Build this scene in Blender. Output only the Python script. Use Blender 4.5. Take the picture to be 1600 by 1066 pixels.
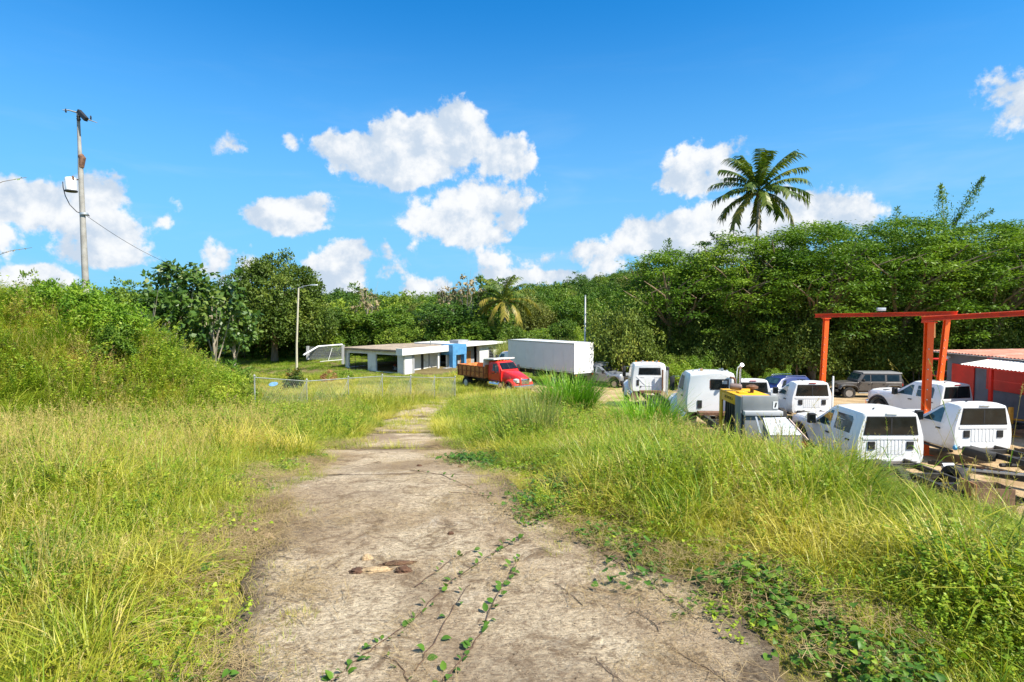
import bpy, bmesh, math, random
import numpy as np
from mathutils import Vector, Matrix, noise as mnoise

for _o in list(bpy.data.objects):
    bpy.data.objects.remove(_o)
scene = bpy.context.scene
COL = scene.collection
R = math.radians
PI = math.pi
random.seed(7)

# ------------------------------------------------------------------ camera
CAM_Z = 2.3
PITCH = 3.0
cam_d = bpy.data.cameras.new("camera")
cam_d.sensor_width = 36.0
cam_d.lens = 36.0 * 900 / 1600
cam_d.clip_start = 0.05
cam_d.clip_end = 5000
cam = bpy.data.objects.new("camera", cam_d)
COL.objects.link(cam)
cam.location = (0, 0, CAM_Z)
cam.rotation_euler = (R(90 - PITCH), 0, 0)
scene.camera = cam

# ------------------------------------------------------------------ sun
SUN_AZ = Vector((0.84, -0.54))       # ground direction towards the sun
SUN_EL = 50.0
sun_d = bpy.data.lights.new("sun", 'SUN')
sun_d.energy = 5.0
sun_d.angle = R(0.53)
sun_d.color = (1.0, 0.93, 0.80)
sun = bpy.data.objects.new("sun", sun_d)
COL.objects.link(sun)
_s = Vector((SUN_AZ.x * math.cos(R(SUN_EL)), SUN_AZ.y * math.cos(R(SUN_EL)), math.sin(R(SUN_EL)))).normalized()
sun.rotation_euler = _s.to_track_quat('Z', 'Y').to_euler()
sun.location = (30, -20, 40)

scene.view_settings.view_transform = 'Standard'
scene.view_settings.look = 'None'
scene.view_settings.exposure = 0.88
scene.view_settings.gamma = 1.0
scene.view_settings.use_curve_mapping = False
scene.cycles.max_bounces = 6
scene.cycles.diffuse_bounces = 3
scene.cycles.glossy_bounces = 2
scene.cycles.transmission_bounces = 4
scene.cycles.transparent_max_bounces = 6
scene.cycles.caustics_reflective = False
scene.cycles.caustics_refractive = False


class NT:
    """small node helper"""
    def __init__(self, nt):
        self.nt = nt
        nt.nodes.clear()

    def n(self, kind, **kw):
        nd = self.nt.nodes.new(kind)
        for k, v in kw.items():
            if k == 'i':
                for kk, vv in v.items():
                    s = nd.inputs[kk]
                    if isinstance(vv, bpy.types.NodeSocket):
                        self.nt.links.new(vv, s)
                    else:
                        s.default_value = vv
            else:
                setattr(nd, k, v)
        return nd

    def math(self, op, a, b=None, c=None, clamp=False):
        nd = self.nt.nodes.new('ShaderNodeMath')
        nd.operation = op
        nd.use_clamp = clamp
        for i, v in enumerate((a, b, c)):
            if v is None:
                continue
            if isinstance(v, bpy.types.NodeSocket):
                self.nt.links.new(v, nd.inputs[i])
            else:
                nd.inputs[i].default_value = v
        return nd.outputs[0]

    def vmath(self, op, a, b=None, out=0):
        nd = self.nt.nodes.new('ShaderNodeVectorMath')
        nd.operation = op
        for i, v in enumerate((a, b)):
            if v is None:
                continue
            if isinstance(v, bpy.types.NodeSocket):
                self.nt.links.new(v, nd.inputs[i])
            else:
                nd.inputs[i].default_value = v
        return nd.outputs[out]

    def mix(self, fac, a, b, blend='MIX'):
        nd = self.nt.nodes.new('ShaderNodeMix')
        nd.data_type = 'RGBA'
        nd.blend_type = blend
        for s, v in ((nd.inputs[0], fac), (nd.inputs[6], a), (nd.inputs[7], b)):
            if isinstance(v, bpy.types.NodeSocket):
                self.nt.links.new(v, s)
            elif isinstance(v, (int, float)):
                s.default_value = v
            else:
                s.default_value = (v[0], v[1], v[2], 1)
        return nd.outputs[2]

    def smooth(self, v, lo, hi, a=0.0, b=1.0):
        nd = self.nt.nodes.new('ShaderNodeMapRange')
        nd.interpolation_type = 'SMOOTHSTEP'
        self.nt.links.new(v, nd.inputs[0])
        nd.inputs[1].default_value = lo
        nd.inputs[2].default_value = hi
        nd.inputs[3].default_value = a
        nd.inputs[4].default_value = b
        return nd.outputs[0]

    def noise(self, vec, scale, detail=3, rough=0.55, dist=0.0, out=0):
        nd = self.nt.nodes.new('ShaderNodeTexNoise')
        nd.inputs['Scale'].default_value = scale
        nd.inputs['Detail'].default_value = detail
        nd.inputs['Roughness'].default_value = rough
        nd.inputs['Distortion'].default_value = dist
        if vec is not None:
            self.nt.links.new(vec, nd.inputs['Vector'])
        return nd.outputs[out]

    def link(self, a, b):
        self.nt.links.new(a, b)


# ------------------------------------------------------------------ world: sky with cumulus clouds
world = bpy.data.worlds.new("World")
scene.world = world
world.use_nodes = True
W = NT(world.node_tree)
SKY_STR = 0.11
tc = W.n('ShaderNodeTexCoord')
gen = tc.outputs['Generated']
sky = W.n('ShaderNodeTexSky', sky_type='NISHITA', sun_disc=False, sun_elevation=R(SUN_EL),
          sun_rotation=math.atan2(SUN_AZ.x, SUN_AZ.y), altitude=100, air_density=1.0, dust_density=0.35, ozone_density=2.6)
sx = W.n('ShaderNodeSeparateXYZ', i={0: gen})
X_, Y_, Z_ = sx.outputs
ypos = W.math('MAXIMUM', Y_, 0.02)
u_ = W.math('DIVIDE', X_, ypos)
v_ = W.math('DIVIDE', Z_, ypos)
uv = W.n('ShaderNodeCombineXYZ', i={0: u_, 1: v_}).outputs[0]
# blobs: where each cloud stands in the sky in front: azimuth tangent, elevation tangent, half width, half height
def cl(px, py, rx, ry):
    f = 900.0
    b = (533 - py) / f
    a = (px - 800) / f
    c, s = math.cos(R(PITCH)), math.sin(R(PITCH))
    y = c + b * s
    z = -s + b * c
    return (a / y, z / y, rx / f, ry / f)
CLOUDS = [(560, 232, 62, 26), (620, 226, 60, 38), (700, 228, 75, 44), (778, 240, 52, 36), (650, 268, 85, 24), (600, 250, 60, 26),
          (735, 318, 72, 38), (690, 345, 70, 26), (785, 342, 42, 34), (740, 362, 60, 22),
          (452, 333, 62, 24), (575, 396, 52, 26), (550, 420, 52, 30), (602, 415, 34, 26), (345, 402, 25, 34),
          (60, 325, 78, 34), (150, 302, 62, 34), (115, 335, 80, 24), (168, 362, 68, 34), (160, 395, 72, 24), (48, 434, 60, 22), (6, 375, 22, 28),
          (276, 322, 24, 22), (255, 345, 22, 14), (370, 229, 28, 13), (450, 218, 15, 15),
          (1085, 286, 48, 22), (1125, 268, 42, 24), (1010, 372, 56, 30), (1080, 362, 60, 30), (1150, 345, 70, 38), (1225, 332, 48, 28), (1080, 388, 130, 22),
          (1326, 330, 44, 22), (848, 405, 42, 18), (925, 390, 32, 16), (935, 412, 36, 16), (870, 432, 90, 14), (1580, 138, 42, 28), (655, 456, 22, 16), (500, 450, 60, 16), (780, 376, 30, 10)]
n1 = W.noise(gen, 10.0, 8, 0.60, 0.1)
n2 = W.noise(gen, 4.0, 2, 0.5)
sund = (_s.x, _s.y, _s.z)
n1b = W.noise(W.vmath('ADD', gen, tuple(c * 0.022 for c in sund)), 10.0, 6, 0.60, 0.1)
def blobfield(vec):
    prev = None
    for (px, py, rx, ry) in CLOUDS:
        small = max(rx, ry) < 48 and py < 460
        k = 2.3 if small else 1.0
        a, b, c, d = cl(px, py, rx * k, ry * k)
        s = W.vmath('SUBTRACT', vec, (a, b, 0))
        m = W.vmath('MULTIPLY', s, (1 / c, 1 / d, 0))
        l = W.vmath('LENGTH', m, out=1)
        if small:
            l = W.math('ADD', l, 0.62)
        prev = l if prev is None else W.math('SMOOTH_MIN', prev, l, 0.35)
    return prev
field = blobfield(uv)
nn = W.math('ADD', W.math('MULTIPLY', W.math('SUBTRACT', n1, 0.5), 3.6), W.math('MULTIPLY', W.math('SUBTRACT', n2, 0.5), 1.2))
nn = W.math('ADD', nn, W.math('MULTIPLY', W.math('SUBTRACT', W.noise(gen, 34.0, 4, 0.6), 0.5), 0.9))
val = W.math('SUBTRACT', field, nn)
inside = W.smooth(val, 1.22, 0.82)
front = W.smooth(Y_, 0.03, 0.2)
inside = W.math('MULTIPLY', inside, front)
# unseen cumulus round the rest of the sky, thickened to whiten the shadow fill
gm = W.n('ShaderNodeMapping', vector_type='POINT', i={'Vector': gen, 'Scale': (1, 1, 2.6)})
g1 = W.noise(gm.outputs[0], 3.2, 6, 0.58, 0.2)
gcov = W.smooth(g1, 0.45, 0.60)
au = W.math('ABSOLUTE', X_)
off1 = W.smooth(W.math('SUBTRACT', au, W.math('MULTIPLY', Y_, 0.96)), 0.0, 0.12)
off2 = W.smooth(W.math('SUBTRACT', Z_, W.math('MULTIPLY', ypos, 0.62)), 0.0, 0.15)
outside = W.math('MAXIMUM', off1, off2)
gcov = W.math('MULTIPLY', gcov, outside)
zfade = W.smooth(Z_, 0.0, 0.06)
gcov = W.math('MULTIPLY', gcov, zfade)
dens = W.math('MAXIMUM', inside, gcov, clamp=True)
# thin high veil
vm = W.n('ShaderNodeMapping', vector_type='POINT', i={'Vector': gen, 'Scale': (1.2, 1.2, 7.0)})
veil = W.smooth(W.noise(vm.outputs[0], 2.6, 4, 0.6, 0.4), 0.48, 0.85, 0, 0.28)
veil = W.math('MULTIPLY', veil, W.smooth(Z_, 0.45, 0.1))
# sky colour
skc = W.mix(1.0, sky.outputs[0], (0.08, 0.69, 1.10), 'MULTIPLY')
hz = W.smooth(Z_, 0.50, 0.0, 0.0, 0.85)
skc = W.mix(hz, skc, (1.45, 3.05, 4.6))
skc = W.mix(veil, skc, (3.2, 4.1, 4.9))
# cloud shade: bright tops, bluish bases
n3 = W.noise(gen, 9.0, 4, 0.6, 0.3)
lit = W.math('ADD', W.math('MULTIPLY', W.math('SUBTRACT', n1, n1b), 3.2), W.math('MULTIPLY', W.math('SUBTRACT', n3, 0.45), 1.3))
core = W.smooth(W.math('ADD', lit, W.math('MULTIPLY', W.math('SUBTRACT', val, 0.6), -0.15)), -0.30, 0.52)
ccol = W.mix(core, (3.0, 3.55, 4.25), (4.85, 4.95, 5.05))
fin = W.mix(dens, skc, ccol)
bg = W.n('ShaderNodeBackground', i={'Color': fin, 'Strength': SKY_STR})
wo = W.n('ShaderNodeOutputWorld', i={'Surface': bg.outputs[0]})
world.cycles.sampling_method = 'MANUAL'
world.cycles.sample_map_resolution = 512


# ------------------------------------------------------------------ helpers
def at(px, py, Y):
    """the point seen at photo pixel (px,py) at distance Y in front of the camera"""
    a = (px - 800) / 900.0
    b = (533 - py) / 900.0
    c, s = math.cos(R(PITCH)), math.sin(R(PITCH))
    y = c + b * s
    z = -s + b * c
    return Vector((a / y * Y, Y, CAM_Z + z / y * Y))


def tag(o, label=None, cat=None, group=None, kind=None):
    if label:
        o['label'] = label
    if cat:
        o['category'] = cat
    if group:
        o['group'] = group
    if kind:
        o['kind'] = kind
    return o


def empty(name, loc, rz=0, label=None, cat=None, group=None, tilt=(0, 0)):
    o = bpy.data.objects.new(name, None)
    o.empty_display_size = 0.2
    COL.objects.link(o)
    o.location = loc
    o.rotation_euler = (tilt[0], tilt[1], rz)
    return tag(o, label, cat, group)


def link(name, me, mat=None, parent=None):
    o = bpy.data.objects.new(name, me)
    COL.objects.link(o)
    if mat is not None and len(me.materials) == 0:
        me.materials.append(mat)
    if parent is not None:
        o.parent = parent
    return o


KIDS = {}
def kids(o):
    return [c for c in o.children]


def copy_tree(o, parent=None, **kw):
    c = o.copy()
    COL.objects.link(c)
    c.parent = parent
    for k in kids(o):
        copy_tree(k, c)
    return c


def fast_mesh(name, verts, faces, tint=None, smooth=False):
    """verts (N,3) array, faces (M,k) array with constant k"""
    verts = np.asarray(verts, dtype=np.float32)
    faces = np.asarray(faces, dtype=np.int32)
    me = bpy.data.meshes.new(name)
    k = faces.shape[1]
    me.vertices.add(len(verts))
    me.vertices.foreach_set('co', verts.ravel())
    me.loops.add(faces.size)
    me.loops.foreach_set('vertex_index', faces.ravel())
    me.polygons.add(len(faces))
    me.polygons.foreach_set('loop_start', np.arange(len(faces), dtype=np.int32) * k)
    try:
        me.polygons.foreach_set('loop_total', np.full(len(faces), k, dtype=np.int32))
    except Exception:
        pass
    if smooth:
        me.polygons.foreach_set('use_smooth', np.ones(len(faces), dtype=bool))
    if tint is not None:
        at_ = me.attributes.new('tint', 'FLOAT', 'FACE')
        at_.data.foreach_set('value', np.asarray(tint, dtype=np.float32))
    me.update(calc_edges=True)
    return me


class MB:
    def __init__(self):
        self.v = []
        self.f = []

    def add(self, vs, fs):
        o = len(self.v)
        self.v += [tuple(p) for p in vs]
        self.f += [tuple(i + o for i in f) for f in fs]
        return self

    def box(self, x0, x1, y0, y1, z0, z1, M=None):
        vs = [Vector((x, y, z)) for x in (x0, x1) for y in (y0, y1) for z in (z0, z1)]
        if M is not None:
            vs = [M @ p for p in vs]
        return self.add(vs, [(0, 1, 3, 2), (4, 6, 7, 5), (0, 4, 5, 1), (2, 3, 7, 6), (0, 2, 6, 4), (1, 5, 7, 3)])

    def beam(self, p, q, w, h, up=(0, 0, 1)):
        p = Vector(p); q = Vector(q)
        d = (q - p).normalized()
        up = Vector(up)
        if abs(d.dot(up)) > 0.98:
            up = Vector((1, 0, 0))
        s = d.cross(up).normalized()
        t = s.cross(d).normalized()
        vs = []
        for c in (p, q):
            for a, b in ((-1, -1), (1, -1), (1, 1), (-1, 1)):
                vs.append(c + s * a * w / 2 + t * b * h / 2)
        return self.add(vs, [(0, 3, 2, 1), (4, 5, 6, 7), (0, 1, 5, 4), (1, 2, 6, 5), (2, 3, 7, 6), (3, 0, 4, 7)])

    def tube(self, pts, rad, n=8, cap=True):
        pts = [Vector(p) for p in pts]
        if not hasattr(rad, '__len__'):
            rad = [rad] * len(pts)
        vs, fs = [], []
        prev = None
        for i, p in enumerate(pts):
            d = (pts[min(i + 1, len(pts) - 1)] - pts[max(i - 1, 0)]).normalized()
            if prev is None:
                ref = Vector((0, 0, 1)) if abs(d.z) < 0.9 else Vector((1, 0, 0))
                s = d.cross(ref).normalized()
            else:
                s = (prev - d * prev.dot(d)).normalized()
            prev = s
            t = d.cross(s)
            for k in range(n):
                a = 2 * PI * k / n
                vs.append(p + (s * math.cos(a) + t * math.sin(a)) * rad[i])
        for i in range(len(pts) - 1):
            for k in range(n):
                k2 = (k + 1) % n
                fs.append((i * n + k, i * n + k2, (i + 1) * n + k2, (i + 1) * n + k))
        if cap:
            fs.append(tuple(range(n - 1, -1, -1)))
            fs.append(tuple((len(pts) - 1) * n + k for k in range(n)))
        return self.add(vs, fs)

    def lathe(self, prof, n=16, M=None):
        """prof: list of (r, h) about local Z, M places it"""
        vs, fs = [], []
        for r, h in prof:
            for k in range(n):
                a = 2 * PI * k / n
                vs.append(Vector((r * math.cos(a), r * math.sin(a), h)))
        if M is not None:
            vs = [M @ p for p in vs]
        for i in range(len(prof) - 1):
            for k in range(n):
                k2 = (k + 1) % n
                fs.append((i * n + k, i * n + k2, (i + 1) * n + k2, (i + 1) * n + k))
        fs.append(tuple(range(n - 1, -1, -1)))
        fs.append(tuple((len(prof) - 1) * n + k for k in range(n)))
        return self.add(vs, fs)

    def loft(self, rings, cap=True):
        n = len(rings[0])
        vs = [p for r in rings for p in r]
        fs = []
        for i in range(len(rings) - 1):
            for k in range(n):
                k2 = (k + 1) % n
                fs.append((i * n + k, i * n + k2, (i + 1) * n + k2, (i + 1) * n + k))
        if cap:
            fs.append(tuple(range(n - 1, -1, -1)))
            fs.append(tuple((len(rings) - 1) * n + k for k in range(n)))
        return self.add(vs, fs)

    def plate(self, poly, nrm, th):
        """closed slab: polygon of 3D points pushed out by th along nrm"""
        nrm = Vector(nrm).normalized()
        poly = [Vector(p) for p in poly]
        n = len(poly)
        vs = poly + [p + nrm * th for p in poly]
        fs = [tuple(range(n - 1, -1, -1)), tuple(range(n, 2 * n))]
        fs += [(k, (k + 1) % n, n + (k + 1) % n, n + k) for k in range(n)]
        return self.add(vs, fs)

    def mesh(self, name, mat=None, bevel=0, seg=2, smooth=35):
        me = bpy.data.meshes.new(name)
        me.from_pydata([tuple(p) for p in self.v], [], self.f)
        bm = bmesh.new()
        bm.from_mesh(me)
        bmesh.ops.recalc_face_normals(bm, faces=bm.faces)
        if bevel:
            ed = [e for e in bm.edges if len(e.link_faces) == 2 and e.calc_face_angle(0) > R(35)]
            bmesh.ops.bevel(bm, geom=ed, offset=bevel, segments=seg, affect='EDGES', profile=0.5, clamp_overlap=True)
        bm.to_mesh(me)
        bm.free()
        if smooth:
            me.polygons.foreach_set('use_smooth', [True] * len(me.polygons))
            me.set_sharp_from_angle(angle=R(smooth))
        me.update()
        if mat is not None:
            me.materials.append(mat)
        return me

    def build(self, name, mat, parent=None, bevel=0, seg=2, smooth=35, label=None):
        o = link(name, self.mesh(name, mat, bevel, seg, smooth), None, parent)
        if label:
            o['label'] = label
        return o


# ------------------------------------------------------------------ materials
MATS = {}
def new_mat(name):
    m = bpy.data.materials.new(name)
    m.use_nodes = True
    return m, NT(m.node_tree)


def mat(name, col, rough=0.6, metal=0.0, var=0.15, scale=6.0, bump=0.0, bscale=40.0, dirt=None, dirt_amt=0.3, spec=0.5, coat=0.0, stretch=None):
    if name in MATS:
        return MATS[name]
    m, N = new_mat(name)
    t = N.n('ShaderNodeTexCoord').outputs['Object']
    if stretch:
        t = N.n('ShaderNodeMapping', i={'Vector': t, 'Scale': stretch}).outputs[0]
    f = N.noise(t, scale, 5, 0.6)
    c = N.mix(N.smooth(f, 0.3, 0.7), [x * (1 - var) for x in col], [min(1, x * (1 + var)) for x in col])
    if dirt:
        g = N.noise(t, scale * 0.6, 6, 0.7, 0.5)
        c = N.mix(N.smooth(g, 0.5, 0.72, 0, dirt_amt), c, dirt)
    b = N.n('ShaderNodeBsdfPrincipled', i={'Base Color': c, 'Roughness': rough, 'Metallic': metal, 'Specular IOR Level': spec, 'Coat Weight': coat, 'Coat Roughness': 0.08})
    if bump:
        bn = N.n('ShaderNodeBump', i={'Height': N.noise(t, bscale, 4, 0.6), 'Strength': bump, 'Distance': 0.02})
        N.link(bn.outputs[0], b.inputs['Normal'])
    N.n('ShaderNodeOutputMaterial', i={'Surface': b.outputs[0]})
    MATS[name] = m
    return m


def leaf_mat(name, cols, trans=0.3, rough=0.55, pscale=0.25, rnd=0.5, spec=0.25, big=None):
    """cols: list of colours picked by per-leaf tint, instance random and patches in space"""
    m, N = new_mat(name)
    geo = N.n('ShaderNodeNewGeometry')
    oi = N.n('ShaderNodeObjectInfo')
    at_ = N.n('ShaderNodeAttribute', attribute_name='tint')
    pn = N.noise(geo.outputs['Position'], pscale, 4, 0.6)
    pf = N.smooth(pn, 0.3, 0.7)
    a = N.math('MULTIPLY', at_.outputs['Fac'], 0.40)
    b = N.math('MULTIPLY', oi.outputs['Random'], rnd * 0.5)
    c = N.math('MULTIPLY', pf, 0.60 - rnd * 0.5)
    f = N.math('ADD', N.math('ADD', a, b), c, clamp=True)
    cr = N.n('ShaderNodeValToRGB', i={0: f})
    el = cr.color_ramp.elements
    n = len(cols)
    el[0].position = 0.1
    el[0].color = (*cols[0], 1)
    el[1].position = 0.9
    el[1].color = (*cols[-1], 1)
    for i in range(1, n - 1):
        e = el.new(0.1 + 0.8 * i / (n - 1))
        e.color = (*cols[i], 1)
    col = cr.outputs[0]
    if big:
        bn = N.noise(geo.outputs['Position'], big[0], 3, 0.5)
        col = N.mix(N.smooth(bn, big[2], big[3]), col, big[1])
    d = N.n('ShaderNodeBsdfPrincipled', i={'Base Color': col, 'Roughness': rough, 'Specular IOR Level': spec})
    tcol = N.mix(1.0, col, (1.15, 1.25, 0.5), 'MULTIPLY')
    t = N.n('ShaderNodeBsdfTranslucent', i={'Color': tcol})
    mx = N.n('ShaderNodeMixShader', i={0: trans, 1: d.outputs[0], 2: t.outputs[0]})
    N.n('ShaderNodeOutputMaterial', i={'Surface': mx.outputs[0]})
    return m
# ------------------------------------------------------------------ terrain
def _sm(a, b, x):
    t = np.clip((x - a) / (b - a), 0, 1)
    return t * t * (3 - 2 * t)


def _curve(xs, ys):
    fx = np.arange(-40, 700, 0.5)
    fy = np.interp(fx, xs, ys)
    k = np.hanning(9); k /= k.sum()
    fy2 = np.convolve(np.pad(fy, 4, mode='edge'), k, mode='valid')
    return lambda q: np.interp(q, fx, fy2)


zd = _curve([-20, 0, 3, 7.5, 9.3, 12.4, 16.5, 22.8, 33, 40, 50, 62, 75, 110, 600],
            [0.1, 0.1, 0.1, 0.03, -0.30, -0.72, -1.32, -2.08, -3.0, -3.8, -4.5, -4.75, -4.6, -4.5, -4.5])
zl = _curve([-20, 11, 16, 18.5, 28, 42, 50, 62, 75, 110, 600],
            [-2.4, -2.45, -2.5, -2.72, -3.1, -4.05, -4.55, -4.75, -4.6, -4.5, -4.5])
xc = _curve([-20, 0, 3.4, 5.35, 7.4, 9.3, 12.4, 16.5, 22.8, 28, 33, 40, 48, 60, 600],
            [1.5, 0.65, 0.12, -0.8, -1.6, -2.1, -2.75, -3.1, -4.1, -4.25, -4.0, -3.1, 0, 3, 3])
xl = _curve([-20, 5, 9, 11, 15, 20, 30, 40, 48, 55, 600],
            [13, 12.5, 11.5, 10.2, 9.0, 7.3, 5.2, 2.4, 1.0, 2.0, 2.0])
HW = 1.68
hwf = _curve([-20, 8, 11.5, 14, 20, 30, 42, 600], [1.68, 1.66, 1.4, 1.1, 1.0, 0.95, 1.0, 1.0])


def vnoise(x, y, s, seed=0):
    """smooth value noise in numpy"""
    x = np.asarray(x, dtype=float) / s + seed * 17.31
    y = np.asarray(y, dtype=float) / s + seed * 9.17
    xi = np.floor(x).astype(np.int64); yi = np.floor(y).astype(np.int64)
    xf = x - xi; yf = y - yi
    xf = xf * xf * (3 - 2 * xf); yf = yf * yf * (3 - 2 * yf)
    def h(a, b):
        n = (a * 374761393 + b * 668265263 + seed * 1442695) & 0x7fffffff
        n = (n ^ (n >> 13)) * 1274126177 & 0x7fffffff
        return ((n ^ (n >> 16)) & 0xffff) / 65535.0
    return (h(xi, yi) * (1 - xf) + h(xi + 1, yi) * xf) * (1 - yf) + (h(xi, yi + 1) * (1 - xf) + h(xi + 1, yi + 1) * xf) * yf


def height(x, y):
    x = np.asarray(x, dtype=float); y = np.asarray(y, dtype=float)
    zdr = zd(y); zlo = zl(y)
    xe = xc(y) + HW
    # right bank down to the yard
    t = np.clip((x - xe) / np.maximum(xl(y) - xe, 1.0), 0, 1.0)
    z = zdr + (zlo - zdr) * _sm(0.30, 1.0, t)
    verge = _sm(0.1, 0.9, x - xe) * (1 - _sm(0.35, 0.8, t)) * _sm(70, 40, y)
    z = z + 0.13 * verge
    # left mound
    xleft = xc(y) - HW
    mx = (x + 17.0) / 7.4
    mx = np.where(x < -17.0, mx * 0.35, mx)
    my = (y - 21.0) / 9.5
    r = np.sqrt(mx ** 2 + my ** 2)
    m = 4.35 * (1 - _sm(0.0, 1.05, r)) ** 0.9
    m = m * (0.92 + 0.16 * vnoise(x, y, 3.1, 3))
    z = z + np.where(x < xleft, m, 0)
    # left verge, field
    lv = _sm(0.0, 1.2, xleft - x) * _sm(60, 30, y)
    z = z + 0.10 * lv
    z = z + 0.40 * _sm(2, 12, xleft - x) * _sm(55, 72, y)
    # hill to the right behind the wood
    z = z + 16.5 * np.exp(-((x - 78) / 72.0) ** 2 - ((y - 265) / 80.0) ** 2)
    z = z + 6 * np.exp(-((x + 140) / 120.0) ** 2 - ((y - 330) / 90.0) ** 2)
    # small unevenness off the drive and off the yard
    off = np.clip(np.abs(x - xc(y)) - HW, 0, 1)
    z = z + off * (vnoise(x, y, 1.7, 1) - 0.5) * 0.16 * _sm(1.0, 0.8, t)
    return z


def hz_(x, y):
    return float(height(x, y))


def dirtmask(x, y):
    """1 inside the bare yard"""
    b = xl(y) - 0.4 + (vnoise(x, y, 2.3, 5) - 0.5) * 1.6
    m = _sm(-0.3, 0.5, x - b) * (y < 57 + (vnoise(x, y, 4, 6) - 0.5) * 6)
    m = m * (y > 9)
    # bare ground by the house end of the drive
    return m


xs = np.concatenate([-np.geomspace(600, 22, 34), np.arange(-21.5, 24.01, 0.3), np.geomspace(25, 600, 34)])
ys = np.concatenate([np.arange(-14, 0, 1.0), np.arange(0, 30, 0.25), np.arange(30, 80, 0.8), np.geomspace(81, 900, 46)])
gx, gy = np.meshgrid(xs, ys)
gz = height(gx, gy)
nx, ny = len(xs), len(ys)
idx = np.arange(nx * ny).reshape(ny, nx)
F = np.stack([idx[:-1, :-1], idx[:-1, 1:], idx[1:, 1:], idx[1:, :-1]], -1).reshape(-1, 4)
me = fast_mesh("ground", np.stack([gx, gy, gz], -1).reshape(-1, 3), F, smooth=True)

m, N = new_mat("soil_and_thatch")
P = N.n('ShaderNodeNewGeometry').outputs['Position']
c = N.mix(N.smooth(N.noise(P, 0.6, 5, 0.6), 0.35, 0.65), (0.13, 0.10, 0.045), (0.22, 0.18, 0.08))
c = N.mix(N.smooth(N.noise(P, 9.0, 5, 0.7), 0.45, 0.7), c, (0.16, 0.125, 0.06))
c = N.mix(N.smooth(N.noise(P, 40.0, 3, 0.7), 0.5, 0.75), c, (0.03, 0.03, 0.012))
bmp = N.n('ShaderNodeBump', i={'Height': N.noise(P, 18, 5, 0.7), 'Strength': 0.7, 'Distance': 0.06})
b = N.n('ShaderNodeBsdfPrincipled', i={'Base Color': c, 'Roughness': 0.95, 'Specular IOR Level': 0.1, 'Normal': bmp.outputs[0]})
N.n('ShaderNodeOutputMaterial', i={'Surface': b.outputs[0]})
g = link("ground", me, m)
tag(g, kind='structure')

# bare yard: tan dirt sheet where the vehicles stand
xs2 = np.arange(-6, 34, 0.33); ys2 = np.arange(8, 62, 0.33)
ax, ay = np.meshgrid(xs2, ys2)
az = height(ax, ay) + 0.012 + (vnoise(ax, ay, 0.9, 8) - 0.5) * 0.03
md = dirtmask(ax, ay)
id2 = np.arange(ax.size).reshape(ax.shape)
F2 = np.stack([id2[:-1, :-1], id2[:-1, 1:], id2[1:, 1:], id2[1:, :-1]], -1)
keep = (md[:-1, :-1] > .4) & (md[:-1, 1:] > .4) & (md[1:, 1:] > .4) & (md[1:, :-1] > .4)
me = fast_mesh("dirt_yard", np.stack([ax, ay, az + 0.02], -1).reshape(-1, 3), F2[keep], smooth=True)
m, N = new_mat("packed_dirt")
P = N.n('ShaderNodeNewGeometry').outputs['Position']
c = N.mix(N.smooth(N.noise(P, 0.8, 6, 0.65, 0.4), 0.35, 0.65), (0.34, 0.23, 0.12), (0.50, 0.37, 0.22))
c = N.mix(N.smooth(N.noise(P, 12.0, 5, 0.7), 0.5, 0.75), c, (0.13, 0.09, 0.05))
c = N.mix(N.smooth(N.noise(P, 0.35, 4, 0.6), 0.55, 0.7, 0, 0.7), c, (0.10, 0.10, 0.035))
bmp = N.n('ShaderNodeBump', i={'Height': N.noise(P, 14, 5, 0.7), 'Strength': 0.6, 'Distance': 0.05})
b = N.n('ShaderNodeBsdfPrincipled', i={'Base Color': c, 'Roughness': 0.95, 'Specular IOR Level': 0.1, 'Normal': bmp.outputs[0]})
N.n('ShaderNodeOutputMaterial', i={'Surface': b.outputs[0]})
tag(link("dirt_yard", me, m), kind='structure')

# ------------------------------------------------------------------ driveway: poured concrete slabs
m, N = new_mat("worn_concrete")
G = N.n('ShaderNodeNewGeometry')
P = G.outputs['Position']
oi = N.n('ShaderNodeObjectInfo')
st = N.n('ShaderNodeMapping', i={'Vector': P, 'Rotation': (0, 0, R(-14)), 'Scale': (9, 26, 9)}).outputs[0]
br = N.noise(st, 1.0, 5, 0.7, 0.5)
pit = N.noise(N.n('ShaderNodeMapping', i={'Vector': P, 'Rotation': (0, 0, R(-18)), 'Scale': (30, 62, 40)}).outputs[0], 1.0, 5, 0.8, 0.3)
pit2 = N.noise(P, 16, 5, 0.7, 0.3)
pat = N.noise(P, 0.75, 5, 0.6, 0.4)
c = N.mix(N.smooth(pat, 0.40, 0.62), (0.60, 0.45, 0.28), (0.88, 0.72, 0.49))
c = N.mix(N.smooth(br, 0.42, 0.62, 0.0, 0.42), c, (0.24, 0.175, 0.115))
c = N.mix(N.smooth(pit, 0.47, 0.62, 0, 0.80), c, (0.24, 0.17, 0.11))
c = N.mix(N.smooth(N.noise(P, 130, 2, 0.6), 0.50, 0.68, 0, 0.55), c, (0.68, 0.60, 0.48))
c = N.mix(N.smooth(pit2, 0.48, 0.66, 0, 0.75), c, (0.27, 0.19, 0.12))
wh = N.noise(P, 1.6, 6, 0.7, 0.8)
c = N.mix(N.smooth(wh, 0.58, 0.72, 0, 0.6), c, (0.70, 0.62, 0.50))
lf = N.noise(P, 2.3, 6, 0.75, 1.0)
c = N.mix(N.smooth(lf, 0.50, 0.64, 0, 0.75), c, (0.19, 0.125, 0.07))
c = N.mix(N.smooth(N.noise(P, 0.42, 3, 0.6, 0.3), 0.5, 0.62, 0, 0.55), c, (0.24, 0.17, 0.11))
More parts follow.
